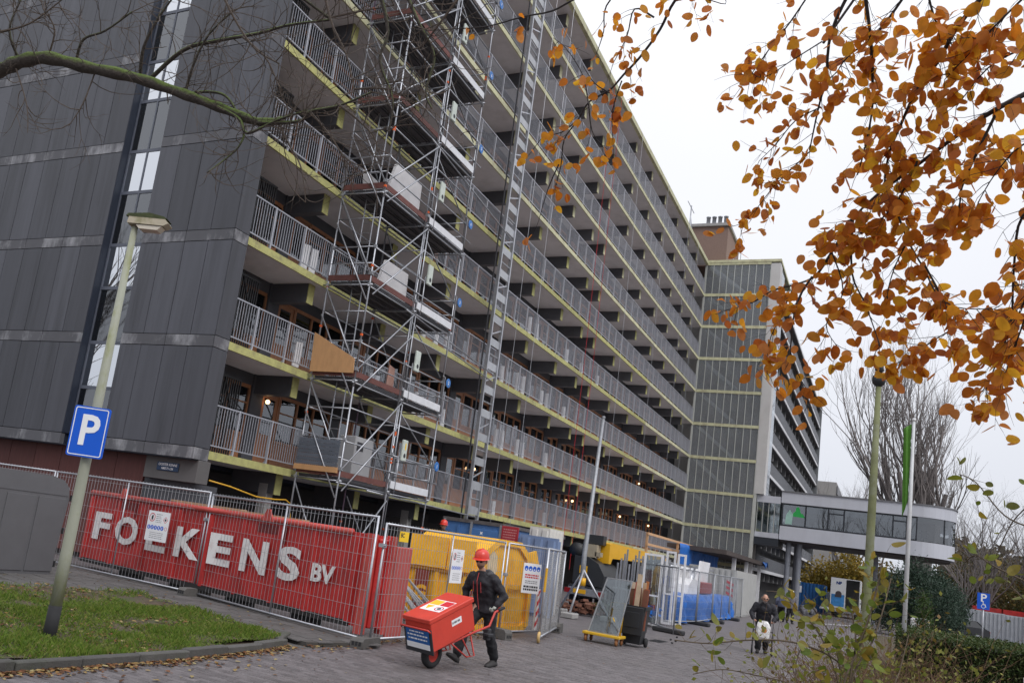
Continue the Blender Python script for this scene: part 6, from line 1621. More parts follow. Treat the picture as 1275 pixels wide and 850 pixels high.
tag(ob('white_crate', MB().prism([(0, 0), (2.6, 0), (2.6, .55), (.9, .6), (.2, .35)], (0, .6, 0), (20.0, -7.9, 1.08), (1, 0, 0), (0, 0, 1)), m_white), 'white plastic hood lying on the blue tarpaulin', 'hood')
tag(ob('red_crate', MB().cbox(23.0, 25.6, -7.9, -7.2, 1.1, 1.6, .04), M('crate_red', (.25, .04, .035), .6)), 'dark red crate lying on the blue tarpaulin', 'crate')
ds = MB().prism([(0, 0), (2.2, 0), (2.8, 1.15), (.5, 1.15)], (0, .08, 0), (23.6, -7.6, 1.35), (1, 0, 0), (0, 0, 1)); tag(ob('sheet_board', ds, m_white), 'white slanted panel standing behind the red crate', 'panel')
gr_ = thing('tube_rack', 'row of white upright tubes in a steel rack behind the blue tarpaulin', 'rack')
for i in range(11): ob('tube', MB().tube([(19.0+1.15*i, -6.6, .05), (19.0+1.15*i, -6.6, 2.2)], .24, 12), m_white if i % 4 != 3 else m_galv, gr_, True)
ob('rack_rail', MB().box(18.5, 31.5, -6.95, -6.88, 2.15, 2.24).box(18.5, 31.5, -6.95, -6.88, 1.15, 1.22), m_galv, gr_)
bl = tag(ob('banner', MB().box(17.2, 17.25, -7.9, -7.2, 1.0, 1.9), M('banner_white', (.6, .62, .66), .6)), 'white banner with blue letter behind the fence at the near end of the tarpaulin', 'banner')
ob('banner_letter', text_mb('VI', .55, .001, .02).xf(frame((17.19, -7.55, 1.45), (0, -1, 0), (0, 0, 1))), m_blue, bl)
cg = thing('site_container', 'grey steel container with a red-striped edge beyond the blue tarpaulin', 'container')
ob('body', corrug(32, 40, -8.0, -5.6, 0, 2.4), M('container_grey', (.38, .38, .37), .5, .1, 2), cg)
for i in range(3): ob('stripe', MB().prism([(-7.9, 1.0+.28*i), (-7.55, 1.15+.28*i), (-7.55, 1.28+.28*i), (-7.9, 1.13+.28*i)], (-.002, 0, 0), (31.95, 0, 0), (0, 1, 0), (0, 0, 1)), m_redprint, cg)
cb_ = thing('cylinder_pair', 'red and white gas cylinder behind the fence near the bin', 'gas cylinder', (13.6, -8.0, 0))
ob('cylinder', MB().lathe([(0, 0), (.12, 0), (.12, .9), (.08, 1.02), (.03, 1.05), (.03, 1.15), (0, 1.15)], (0, 0, 0), 12), m_white, cb_, True)
ob('collar', MB().lathe([(.122, .35), (.122, .7)], (0, 0, 0), 12), m_redprint, cb_)
# ---- timber handrail, canopy and blue sheets by the tower foot
m_tim = M('fresh_timber', (.55, .33, .18), .7, .15, 5)
hrr = thing('timber_handrail', 'fresh timber handrail along the stair landing by the glass tower', 'handrail')
for x in (31.5, 39.5, 47.5): ob('post', MB().box(x-.06, x+.06, -3.42, -3.3, 2.4, 3.75), m_tim, hrr)
for z in (3.62, 3.05): ob('rail', MB().box(31.3, 50, -3.46, -3.42, z, z+.13), m_tim, hrr)
ob('landing', MB().box(31, 50, -3.4, -.3, 2.28, 2.42), m_tim, hrr)
for x in (32, 38, 44, 49.5): ob('prop', MB().box(x-.06, x+.06, -3.2, -3.08, 0, 2.28), m_tim, hrr)
cp = thing('canopy', 'dark entrance canopy on white posts at the foot of the glass tower', 'canopy')
ob('roof', MB().box(40, 60, -6.2, -2.6, 3.35, 3.62), M('canopy_roof', (.07, .055, .05), .7, .2), cp)
for x, y in ((52, -5.8), (56, -5.6), (58.6, -5.9), (46, -5.8)): ob('post', MB().box(x-.12, x+.12, y-.12, y+.12, 0, 3.35), m_white, cp)
for i, (x0, x1) in enumerate(((37.2, 44.6), (45.6, 50.6))):
    mb = MB(); nx, nz = 14, 6; rr = random.Random(i)
    for a in range(nx+1):
        for b in range(nz+1): mb.v.append((x0+(x1-x0)*a/nx, -4.0+.10*math.sin(a*1.7+i)+rr.uniform(-.05, .05), 2.0+1.6*b/nz))
    for a in range(nx):
        for b in range(nz): mb.f.append((a*(nz+1)+b, (a+1)*(nz+1)+b, (a+1)*(nz+1)+b+1, a*(nz+1)+b+1))
    o = tag(ob('hanging_sheet', mb, m_tarp, None, True), ['wide blue sheet hung below the timber handrail', 'narrow blue sheet hung under the dark canopy'][i], 'tarpaulin')
    o.modifiers.new('thick', 'SOLIDIFY').thickness = .02
rg_ = MB()
for a in range(9):
    for b in range(3): rg_.v.append((57.5+a*.3, -6.25-.1*b, 3.6-.12*b*(1+math.sin(a))-.05*math.sin(a*2)))
for a in range(8):
    for b in range(2): rg_.f.append((a*3+b, (a+1)*3+b, (a+1)*3+b+1, a*3+b+1))
o = tag(ob('loose_tarp', rg_, m_tarp, None, True), 'blue scrap of sheet hanging off the canopy corner', 'tarpaulin'); o.modifiers.new('thick', 'SOLIDIFY').thickness = .02

# ================================================================ FAR END OF THE ROAD
tk = thing('box_truck', 'white box truck with blue poster and open rear parked beyond the pavilion', 'truck', (72, -11.6, 0))
m_tw = M('truck_white', (.66, .67, .68), .45, .05)
bx = MB().box(.0, 5.5, 1.1, 1.16, .85, 3.45).box(0, 5.5, -1.22, -1.16, .85, 3.45).box(0, 5.5, -1.16, 1.1, 3.39, 3.45).box(0, 5.5, -1.16, 1.1, .80, .86).box(5.4, 5.5, -1.16, 1.1, .86, 3.39)
ob('box', bx, m_tw, tk)
dr_ = ob('rear_door', MB().box(-.06, -.01, -.08, 1.16, .85, 3.45), m_tw, tk)
ob('poster', MB().box(-.065, -.062, .02, 1.08, .95, 2.0), M('poster_blue', (.05, .22, .50), .5, .4, 3), dr_)
ob('figure_print', MB().lathe([(0, 0), (.26, 0)], (-.067, .5, 2.05), 14, 'x').box(-.068, -.066, .25, .8, 1.75, 1.95), M('poster_dark', (.06, .05, .06), .6), dr_)
ob('logo', text_mb('NP', .34, .001, .02).xf(frame((-.064, .5, 3.0), (0, -1, 0), (0, 0, 1))), M('poster_navy', (.02, .05, .2), .5), dr_)
ob('cab', MB().prism([(5.6, .5), (7.4, .5), (7.4, 1.4), (6.9, 2.5), (5.6, 2.6)], (0, 2.1, 0), (0, -1.1, 0), (1, 0, 0), (0, 0, 1)), m_tw, tk)
ob('chassis', MB().box(0, 7.2, -.9, .9, .5, .8), m_crk, tk)
ob('bumper', MB().box(-.2, -.05, -1.1, 1.1, .45, .65), m_galv_dull, tk); ob('plate', MB().box(-.21, -.2, -.35, .35, .62, .76), m_cry, tk)
for x in (1.2, 6.3):
    for y in (-1.0, .85): ob('wheel', MB().lathe([(0, -.13), (.36, -.13), (.42, -.08), (.42, .08), (.36, .13), (0, .13)], (x, y+.07, .42), 16, 'y'), m_black, tk, True)
ob('tail_lift', MB().prism([(-1.4, .55), (0, .7), (0, .78), (-1.4, .6)], (0, 1.3, 0), (0, .6, 0), (1, 0, 0), (0, 0, 1)), m_galv, tk)
cbb = thing('site_container', 'deep blue container standing at the road end before the yellow bushes', 'container')
ob('body', corrug(74, 80, -9.7, -7.0, 0, 2.65), M('deep_blue', (.012, .075, .22), .5, .1), cbb)
ob('notice', MB().box(73.95, 73.96, -7.9, -7.4, 1.7, 2.3), m_sheet, cbb)
gf = thing('hoarding', 'pale corrugated hoarding between the blue container and the box truck', 'hoarding')
ob('panel', corrug(78, 78.2, -11.2, -9.8, 0, 2.1), M('hoarding_grey', (.34, .38, .42), .5, .1), gf)
dbm = M('debris_bag', (.46, .46, .50), .6, .3, 3, bump=.6)
for i, (x, y, s) in enumerate(((62, -8.8, .8), (65, -9.2, .7), (60, -8.0, .6))):
    bgm = skin_mesh('rubble_bag', [((x, y, .25*s), .7*s), ((x+.2, y-.5*s, .6*s), .5*s), ((x+.1, y-.9*s, .35*s), .45*s)], [(0, 1), (1, 2)], dbm if i != 2 else M('brown_heap', (.14, .10, .08), .9, .3, 4), None)
    tag(bgm, ['bulging pale rubble bag at the road end', 'smaller pale rubble bag near the box truck', 'brown rubble heap beside the pale bags'][i], 'rubble bag')
osn = tag(ob('orange_sign', MB().box(77.5, 77.55, -10.9, -10.2, 2.2, 3.2).box(77.5, 77.55, -10.6, -10.52, 0, 2.2), M('sign_orange', (.65, .28, .02), .5)), 'orange road sign on a post above the pale hoarding', 'sign')
# painted white dashes on the road
rmk = MB()
for i in range(9): rmk.box(46+i*1.1, 46.7+i*1.1, -11.6-.28*i, -11.3-.28*i, -.005, .003)
tag(struct('road_markings', rmk, m_white), kind='structure')
# ---- right hand side
lr = thing('street_lamp', 'green-stained lamp post with dark round lantern behind the brambles', 'street lamp', (-.55, -14.57, 0))
ob('pole', MB().tube([(0, 0, 0), (0, 0, 1.2), (0, 0, 3.4), (0, 0, 5.35)], [.072, .070, .060, .040], 14), M('mossy_pole', (.15, .16, .075), .7, .25, 4, stain=(.22, .23, .19), sfac=.7, sscale=1.6, bump=.2), lr, True)
ob('lantern', MB().lathe([(.04, 5.32), (.09, 5.37), (.105, 5.43), (.095, 5.5), (.05, 5.54), (0, 5.54)], (0, 0, 0), 16), m_crk, lr, True)
ob('lantern_cap', MB().lathe([(.04, 5.56), (.07, 5.6), (.06, 5.7), (0, 5.73)], (0, 0, 0), 14), m_crk, lr, True)
fp_ = thing('flagpole', 'slim white flagpole beyond the hedge', 'flagpole', (9.15, -15.27, 0))
ob('pole', MB().tube([(0, 0, 0), (0, 0, 4), (0, 0, 6.55)], [.055, .05, .035], 10), M('pole_white', (.52, .53, .54), .45), fp_, True)
ob('finial', MB().lathe([(0, 6.55), (.05, 6.58), (.05, 6.63), (0, 6.65)], (0, 0, 0), 10), m_white, fp_, True)
flg = MB(); nx, nz = 8, 16
for a in range(nx+1):
    for b in range(nz+1):
        u_ = a/nx; v_ = b/nz
        flg.v.append((.035*math.sin(a*.9+b*.12)*(1-.3*v_)+.02, .05+.18*u_*(.65+.35*(1-v_)), 6.5-2.0*v_-.30*u_*v_-.15*u_))
for a in range(nx):
    for b in range(nz): flg.f.append((a*(nz+1)+b, (a+1)*(nz+1)+b, (a+1)*(nz+1)+b+1, a*(nz+1)+b+1))
o = tag(ob('flag', flg, M('flag_green', (.07, .20, .02), .7, .15, 6), None, True, loc=(9.15, -15.27, 0)), 'limp green flag hanging from the white flagpole', 'flag'); o.modifiers.new('thick', 'SOLIDIFY').thickness = .004
ds = thing('parking_sign', 'blue disabled parking sign with white P and wheelchair symbol above the hedge', 'sign', (25, -18.2, 0))
ob('post', MB().tube([(0, 0, 0), (0, 0, 2.75)], .03, 8), m_galv, ds, True)
ob('plate', MB().box(-.05, -.035, -.21, .21, 2.15, 2.78), m_blue, ds)
ob('letter_p', text_mb('P', .42, .001, .008).xf(frame((-.052, .0, 2.58), (0, -1, 0), (0, 0, 1))), MATS['sign_white'], ds)
wc = ring(0, 0, .075, .058); wc.bar((-.01, .05, 0), (-.01, .15, 0), .025, .002); wc.bar((-.01, .09, 0), (.06, .09, 0), .02, .002); wc.bar((.05, .09, 0), (.09, -.03, 0), .02, .002); wc.add(disc(-.01, .18, .025).v, [tuple(range(14))])
ob('wheelchair_symbol', wc.xf(frame((-.052, 0, 2.27), (0, -1, 0), (0, 0, 1))), MATS['sign_white'], ds)
wsl = thing('corrugated_hoarding', 'silver corrugated steel hoarding behind the hedge by the disabled parking sign', 'hoarding')
xx = -19.3; i = 0
while xx > -40:
    ob('sheet', corrug(74+i*.0, 74.1, xx-1.48, xx, 0, 2.45-.04*i, pitch=.25, dep=.09), M('hoarding_silver', (.48, .50, .54), .4, .1, 2, metal=.3, rnd=.12), wsl); xx -= 1.5; i += 1
for i, y in enumerate((-22.5, -24.6)):
    tag(ob('red_beam', MB().box(75, 76, y-1.2, y+1.0, 2.3, 2.75), m_red), ['red steel beam lying behind the near part of the silver hoarding', 'red steel beam lying behind the far part of the silver hoarding'][i], 'beam', 'red beams')
tag(ob('white_cabinet', MB().cbox(40, 41, -17.0, -16.1, 0, 1.25, .05).cbox(40.05, 40.95, -16.95, -16.15, 1.25, 1.3, .02), m_white), 'white cabinet by the flagpole behind the hedge', 'cabinet')
# cars
def car(label, loc, rz, paint, group=None):
    c = thing('parked_car', label, 'car', loc, rz, group)
    side = [(-2.0, .35), (2.0, .35), (2.08, .62), (1.95, .86), (1.05, .98), (-1.75, 1.02), (-2.02, .9), (-2.08, .6)]
    ob('body', MB().prism(side, (0, 1.70, 0), (0, -.85, 0), (1, 0, 0), (0, 0, 1)), paint, c)
    rfm = MB(); lo = [(-1.72, -.80, 1.0), (1.05, -.80, .97), (1.05, .80, .97), (-1.72, .80, 1.0)]; hi = [(-1.25, -.62, 1.46), (.30, -.62, 1.46), (.30, .62, 1.46), (-1.25, .62, 1.46)]
    rfm.add(lo+hi, [(0, 1, 5, 4), (1, 2, 6, 5), (2, 3, 7, 6), (3, 0, 4, 7)]); ob('windows', rfm, M('car_glass', (.02, .022, .025), .12, spec=.7), c)
    ob('roof', MB().cbox(-1.28, .33, -.64, .64, 1.44, 1.49, .02), paint, c)
    for s in (-1, 1):
        for (a, b) in (((-1.74, s*.81, 1.0), (-1.26, s*.63, 1.46)), ((1.06, s*.81, .98), (.31, s*.63, 1.46)), ((-.4, s*.815, .99), (-.42, s*.635, 1.46))): ob('pillar', MB().bar(a, b, .07, .05), paint, c)
    for x in (-1.3, 1.3):
        for s in (-1, 1):
            w = ob('wheel', MB().lathe([(0, -.1), (.22, -.1), (.30, -.09), (.32, 0), (.30, .09), (.22, .1), (0, .1)], (x, s*.78, .32), 18, 'y'), m_black, c, True); ob('rim', MB().lathe([(0, -.105), (.2, -.105)], (x, s*.78, .32), 14, 'y').lathe([(0, .105), (.2, .105)], (x, s*.78, .32), 14, 'y'), m_galv, w)
    for s in (-1, 1): ob('tail_light', MB().box(-2.085, -2.0, s*.62-.13, s*.62+.13, .68, .86), MATS['tail_red'], c); ob('headlight', MB().box(1.98, 2.05, s*.6-.15, s*.6+.15, .66, .8), m_white, c)
    ob('mirror', MB().box(.75, .9, -1.0, -.84, .98, 1.1), paint, c)
    return c
car('red parked car standing beside the end of the clipped hedge', (5.4, -19.45, 0), R(78), M('car_red', (.42, .012, .015), .25, .03, coat=.6))
car('dark parked car between the clipped hedge and the silver hoarding', (63, -19.6, 0), R(95), M('car_dark', (.03, .032, .038), .25, .03, coat=.6))
# ================================================================ TREES AND PLANTS
def smooth_path(pts, n=4):
    """Catmull-Rom through the points"""
    P = [Vector(p) for p in pts]; out = []
    for i in range(len(P)-1):
        a = P[max(i-1, 0)]; b = P[i]; c = P[i+1]; d_ = P[min(i+2, len(P)-1)]
        for j in range(n):
            t = j/n
            out.append(.5*((2*b)+(c-a)*t+(2*a-5*b+4*c-d_)*t*t+(3*b-a-3*c+d_)*t*t*t))
    out.append(P[-1]); return out
def rvec(rr): 
    while True:
        v = Vector((rr.uniform(-1, 1), rr.uniform(-1, 1), rr.uniform(-1, 1)))
        if .05 < v.length < 1: return v.normalized()
def twig(mb, p, d_, ln, r, rr, curl=.35, upw=.12, seg=5, kids=0, out=None):
    pts = [p]; dd = d_.normalized(); bend = rvec(rr)*curl
    for i in range(seg):
        dd = (dd+bend*.35+rvec(rr)*.22+Vector((0, 0, upw))).normalized(); pts.append(pts[-1]+dd*ln/seg)
    mb.tube(pts, [r*(1-.75*i/seg) for i in range(seg+1)], 4, False)
    if out is not None: out.append(pts)
    for k in range(kids):
        i = rr.randrange(1, seg); twig(mb, pts[i], (pts[i+1]-pts[i]).normalized()+rvec(rr)*.9, ln*rr.uniform(.35, .6), r*.6, rr, curl, upw, max(3, seg-2), max(0, kids-2), out)
def leaf_mesh(L_, W_, fold=.25, droop=.2):
    """ovate leaf with a pointed tip, folded along the midrib; base at origin, along +x"""
    xs = [0, .1, .28, .5, .72, .88, 1.0]; ws = [.08, .60, .93, 1.0, .82, .48, .0]; mb = MB()
    for x, w in zip(xs, ws):
        zz = -droop*(x**2)*L_
        mb.v += [(x*L_, 0, zz), (x*L_, w*W_/2, zz+fold*w*W_/2), (x*L_, -w*W_/2, zz+fold*w*W_/2)]
    for i in range(6):
        a = 3*i; b = 3*i+3
        mb.f += [(a, b, b+1, a+1), (a, a+2, b+2, b)] if i < 5 else [(a, b, a+1), (a, a+2, b)]
    return mb
def place_leaf(mb, src, p, d_, rr, s):
    d_ = d_.normalized(); q = d_.to_track_quat('X', 'Z').to_matrix().to_4x4(); rot = Matrix.Rotation(rr.uniform(-3.1, 3.1), 4, 'X')
    mt = Matrix.Translation(p) @ q @ rot @ Matrix.Scale(s, 4); o = len(mb.v)
    mb.v += [tuple(mt @ Vector(v)) for v in src.v]; mb.f += [tuple(i+o for i in f) for f in src.f]
    return mt
# ---- beech with orange leaves hanging in from the upper right
m_bark_d = M('beech_bark', (.035, .030, .030), .8, .25, 12, bump=.3, bscale=60)
m_beech = LEAFMAT('beech_leaf', [(.48, .15, .018), (.62, .21, .02), (.70, .31, .025), (.56, .17, .03), (.76, .42, .03), (.40, .10, .02), (.66, .28, .08)], .58)
be = thing('beech_tree', 'beech tree with orange autumn leaves hanging over the road', 'tree', (-11.2, -18.2, 0))
base = Vector((-11.2, -18.2, 0))
rr = random.Random(12)
trk = MB(); tp = smooth_path([(0, 0, 0), (.05, .05, 1.5), (-.05, .15, 3.2), (.05, .2, 5.2), (-.1, .3, 7.5), (.1, .2, 10)])
trk.tube(tp, [.26-.22*i/(len(tp)-1)+(.10 if i == 0 else 0) for i in range(len(tp))], 12)
ob('trunk', trk, m_bark_d, be, True)
limbs = MB(); fork = [Vector((-11.25, -18.0, 5.0)), Vector((-11.3, -17.9, 6.0)), Vector((-11.2, -18.0, 4.2))]
# main limbs reach from the trunk to the points where the hanging branches begin
tgt = [Vector((-12.6, -15.9, 4.75)), Vector((-12.9, -15.0, 4.6)), Vector((-12.2, -15.7, 4.0))]
for f_, t_ in zip(fork, tgt):
    mid = f_.lerp(t_, .5)+Vector((0, 0, .55)); pts = smooth_path([f_-base, mid-base, t_-base]); limbs.tube(pts, [.07-.045*i/(len(pts)-1) for i in range(len(pts))], 8)
for bi, (pts, w) in enumerate(BEECH):
    p0 = Vector(pts[0])
    if min((Vector(q)-p0).length for bj, (o_, _w) in enumerate(BEECH) if bj != bi for q in o_) < .10 and bi != 26: continue
    t_ = min(tgt, key=lambda q: (q-p0).length)
    if (t_-p0).length > .05:
        mid = t_.lerp(p0, .5)+Vector((0, 0, .12)); pp = smooth_path([t_-base, mid-base, p0-base]); limbs.tube(pp, [max(w*1.0, .005)]*len(pp), 6)
ob('limbs', limbs, m_bark_d, be, True)
tw_ = MB(); ends = []
for bi, (pts, w) in enumerate(BEECH):
    few = .42 if bi >= 26 else 1.0
    if bi == 36: few = .14
    more = bi in (0, 1, 5, 9, 10, 11, 12, 15, 18, 19, 20, 21, 22, 4)
    sp = smooth_path([Vector(p)+rvec(rr)*.012-base for p in pts]); n = len(sp)
    tw_.tube(sp, [max(w*.62*(1-.7*i/n), .0014) for i in range(n)], 6, False)
    for i in range(1, n):
        for _t in range(2 if more else 1):
          if rr.random() < .85*few:
            dd = (sp[i]-sp[i-1]).normalized()*.8+rvec(rr)*.8+Vector((0, 0, -.15)); o_ = []
            twig(tw_, sp[i], dd, rr.uniform(.07, .19), .0016, rr, .3, -.05, 4, 1, o_); ends += o_
        if rr.random() < .7*few: ends.append([sp[i-1], sp[i]])
ob('twigs', tw_, m_bark_d, be, True)
srcs = [leaf_mesh(.058, .044, .15, .2), leaf_mesh(.065, .047, -.10, .1), leaf_mesh(.052, .042, .3, .35), leaf_mesh(.060, .040, .08, -.15)]
lv_me = [s.mesh('leaf', m_beech, True) for s in srcs]
cand = []
for pts in ends:
    k = rr.choice((1, 1, 2, 2, 3)) if len(pts) > 2 else rr.choice((0, 1, 1))
    for _ in range(k):
        i = rr.randrange(max(1, len(pts)//2), len(pts)); p = pts[i]+rvec(rr)*.022
        d_ = rvec(rr)*.8+Vector((0, 0, -.75)); cand.append((p, d_, rr.uniform(.62, 1.02), rr.randrange(4)))
print('beech leaves', len(cand))
rr.shuffle(cand)
for (p, d_, s, i) in cand[:300]:
    o = ob('leaf', lv_me[i], None, be)
    o.matrix_local = Matrix.Translation(p) @ d_.normalized().to_track_quat('X', 'Z').to_matrix().to_4x4() @ Matrix.Rotation(rr.uniform(-3.1, 3.1), 4, 'X') @ Matrix.Scale(s, 4)
lm_ = MB()
for (p, d_, s, i) in cand[300:]: place_leaf(lm_, srcs[i], p, d_, rr, s)
# the part of the crown out of frame above
for _ in range(2600):
    a = rr.uniform(0, 6.28); rad = rr.uniform(.6, 3.4); z = rr.uniform(5.6, 9.5)
    p = Vector((rad*math.cos(a), rad*math.sin(a), z)); place_leaf(lm_, srcs[rr.randrange(4)], p, rvec(rr), rr, 1.3)
tag(ob('leaves', lm_, m_beech, be, True), kind='stuff')
# ---- bare tree reaching in from the upper left, mossy main branch
def moss_bark():
    mt = M('mossy_bark', (.060, .050, .042), .85, .3, 14, bump=.6, bscale=45)
    n = mt.node_tree.nodes; l = mt.node_tree.links; b = n['Principled BSDF']; src = b.inputs['Base Color'].links[0].from_socket
    g = n.new('ShaderNodeNewGeometry'); sp = n.new('ShaderNodeSeparateXYZ'); l.new(g.outputs['Normal'], sp.inputs[0])
    nz = n.new('ShaderNodeTexNoise'); nz.inputs['Scale'].default_value = 14; l.new(g.outputs['Position'], nz.inputs['Vector'])
    ad = n.new('ShaderNodeMath'); ad.operation = 'MULTIPLY_ADD'; ad.inputs[1].default_value = .7; l.new(sp.outputs['Z'], ad.inputs[0]); l.new(nz.outputs['Fac'], ad.inputs[2])
    mr = n.new('ShaderNodeMapRange'); mr.inputs['From Min'].default_value = .38; mr.inputs['From Max'].default_value = .85; l.new(ad.outputs[0], mr.inputs['Value'])
    mx = n.new('ShaderNodeMix'); mx.data_type = 'RGBA'; l.new(mr.outputs[0], mx.inputs['Factor']); l.new(src, mx.inputs['A']); mx.inputs['B'].default_value = (.085, .125, .022, 1)
    l.new(mx.outputs['Result'], b.inputs['Base Color']); return mt
m_moss = moss_bark()
m_twig = M('bare_twig', (.085, .065, .052), .8, .25, 20)
bt = thing('bare_tree', 'bare tree whose mossy branch and fine twigs reach across the end wall', 'tree', (-15.2, -7.6, 0))
base = Vector((-15.2, -7.6, 0))
tp = smooth_path([(0, 0, 0), (.05, 0, 1.6), (.1, -.1, 3.2), (.0, -.1, 4.6), (.15, .1, 7), (.1, .2, 9.5)])
tk_ = MB(); tk_.tube(tp, [.24-.19*i/(len(tp)-1)+(.08 if i == 0 else 0) for i in range(len(tp))], 12); ob('trunk', tk_, m_moss, bt, True)
mb_ = MB(); tws = MB(); rr = random.Random(31)
first = True
for (pts, w) in MOSSY:
    P_ = [Vector(p)-base for p in pts]
    if first:
        st = Vector((.05, -.12, 3.9)); P_ = [st, st.lerp(P_[0], .5)+Vector((0, 0, .2))]+P_
    sp = smooth_path([p+(rvec(rr)*.015 if i and not first else Vector()) for i, p in enumerate(P_)], 5); n = len(sp)
    if first:
        mb_.tube(sp, [(max(.056*(1-.6*i/n), .016))*(1+.12*math.sin(i*1.7)) for i in range(n)], 10)
    else:
        if w > .009: mb_.tube(sp, [max(w*(1-.6*i/n), .003) for i in range(n)], 7)
        else: tws.tube(sp, [max(w*(1-.6*i/n), .0022) for i in range(n)], 5, False)
    for i in range(2, n):
        if rr.random() < (.3 if first and i < 22 else .8):
            dd = (sp[i]-sp[i-1]).normalized()*.7+rvec(rr)*.9
            twig(tws, sp[i], dd, rr.uniform(.15, .46), .0032, rr, .8, .10, 7, rr.choice((1, 2, 3)))
    first = False
# branches that come from above join the crown
for (pts, w) in MOSSY[1:]:
    p0 = Vector(pts[0])-base
    if p0.z > 4.45 or pts[0][2] > 4.45:
        q = Vector((.1, .1, 6.4)); mid = p0.lerp(q, .5)+Vector((0, 0, .5)); sp = smooth_path([p0, mid, q]); mb_.tube(sp, [max(w, .006)+.012*i/len(sp) for i in range(len(sp))], 6)
ob('branches', mb_, m_moss, bt, True)
tag(ob('twigs', tws, m_twig, bt), kind='stuff')
# ---- bare trees in the distance
def bare_tree(name, label, loc, H_, spread, seed, stems=5, rtr=.35, levels=5, mat=None, grp='bare trees behind the pavilion', lean=0.0, up_=.1, dens=1.0):
    rr = random.Random(seed); t = thing(name, label, 'tree', loc, 0, grp)
    th = MB(); tn_ = MB()
    def grow(p, d_, ln, r, lv):
        k = 4; pts = [p]; dd = d_.copy()
        for i in range(k):
            dd = (dd+rvec(rr)*.16+Vector((0, 0, up_))).normalized(); pts.append(pts[-1]+dd*ln/k)
        (th if lv <= 1 else tn_).tube(pts, [r*(1-.45*i/k) for i in range(k+1)], 6 if lv <= 1 else 3, False)
        if lv >= levels: return
        nk = rr.choice((3, 4, 4)) if lv < levels-1 else rr.choice((3, 4, 5))
        for j in range(int(nk*dens+.5)):
            i = rr.randrange(1, k+1); nd = (dd*1.0+rvec(rr)*spread).normalized(); grow(pts[i], nd, ln*rr.uniform(.52, .78), r*.55*(1-.08*i), lv+1)
    trunk = MB(); trunk.tube([(0, 0, -.2), (0, 0, H_*.06), (.02*H_*lean, 0, H_*.13)], [rtr*1.25, rtr, rtr*.85], 10); ob('trunk', trunk, mat, t, True)
    for s in range(stems):
        a = 6.283*s/stems+rr.uniform(-.4, .4); sp = rr.uniform(.06, .32) if stems > 1 else .05
        grow(Vector((0, 0, H_*.11)), Vector((math.cos(a)*sp, math.sin(a)*sp, 1)).normalized(), H_*rr.uniform(.33, .42), rtr*.62, 0 if stems < 3 else 1)
    ob('limbs', th, mat, t, True); tag(ob('twigs', tn_, mat, t), kind='stuff')
    return t
m_fbark = M('far_bark', (.115, .10, .095), .9, .2, 2)
m_fbark2 = M('far_bark_pale', (.17, .15, .145), .9, .2, 2)
bare_tree('bare_tree', 'tall many-stemmed bare tree rising behind the raised pavilion', (80, -17.6, 0), 29, .50, 3, 8, .60, 5, m_fbark2, up_=.17)
bare_tree('bare_tree', 'pale bare tree rising between the far wing and the pavilion', (118, -10.0, 0), 22, .5, 9, 5, .35, 5, m_fbark2)
bare_tree('bare_tree', 'bare tree in the thicket right of the pavilion end', (76, -22.5, 0), 15, .7, 5, 4, .25, 5, m_fbark)
bare_tree('bare_tree', 'slender bare tree behind the silver hoarding', (84, -27.5, 0), 15, .6, 6, 4, .22, 5, m_fbark)
bare_tree('bare_tree', 'bare tree at the far right edge of the thicket', (70, -26, 0), 13, .7, 16, 4, .22, 5, m_fbark)
bare_tree('bare_tree', 'low bare tree next to the flagpole and pavilion end', (70, -20.5, 0), 11, .75, 26, 4, .16, 5, m_fbark2)
# trees across the lawn and road, seen mirrored in the stair windows and the pavilion glass
for i, (x, y, h) in enumerate(((-14.5, 24, 20), (-20, 31, 19), (-31, -6, 21), (-33, -15, 20))):
    bare_tree('bare_tree', ['bare tree on the lawn mirrored in the lower stair windows', 'bare tree on the lawn mirrored in the upper stair windows', 'bare tree across the road opposite the pavilion', 'bare tree further back across the road opposite the pavilion'][i], (x, y, 0), h, .6, 120+i, 5, .4, 4, m_fbark, grp='bare trees facing the building')
# ---- leafy background shrubs and conifers: leaf clumps round real stems
def leafy(name, label, cat, loc, blobs, n, size, mat, seed, stem_h=1.5, stem_mat=None, grp=None, needle=False, part='foliage'):
    rr = random.Random(seed); t = thing(name, label, cat, loc, 0, grp); st = MB(); fo = MB()
    for (c, r) in blobs:
        st.tube([(c[0]*.15, c[1]*.15, 0), (c[0]*.6, c[1]*.6, c[2]*.55), tuple(c)], [.09*min(1, stem_h), .05*min(1, stem_h), .015], 6, False)
        for _ in range(6): twig(st, Vector(c), rvec(rr), max(r)*.9, .02*min(1, stem_h), rr, .3, .1, 4, 1)
    ob('stems', st, stem_mat or m_fbark, t)
    tot = sum(r[0]*r[1]*r[2] for c, r in blobs)
    for (c, r) in blobs:
        k = int(n*r[0]*r[1]*r[2]/tot); ncl = max(5, k//22)
        for _ in range(ncl):
            v = rvec(rr)*(rr.random()**.4); cc = Vector((c[0]+v.x*r[0], c[1]+v.y*r[1], c[2]+v.z*r[2])); cr = size*rr.uniform(2.0, 4.0)
            for _ in range(22):
                p = cc+rvec(rr)*cr*rr.random()**.5; s = size*rr.uniform(.6, 1.3); a = rvec(rr); 
                if needle: a = (a+Vector((0, 0, .3 if rr.random() < .5 else -.6))).normalized()
                b = a.cross(rvec(rr)).normalized()*s*(.18 if needle else .34)
                fo.add([p, p+a*s*.5+b, p+a*s, p+a*s*.5-b], [(0, 1, 2, 3)])
    tag(ob(part, fo, mat, t), kind='stuff')
    return t
m_conif = LEAFMAT('conifer_needles', [(.018, .036, .026), (.030, .055, .034), (.045, .075, .05)], .15)
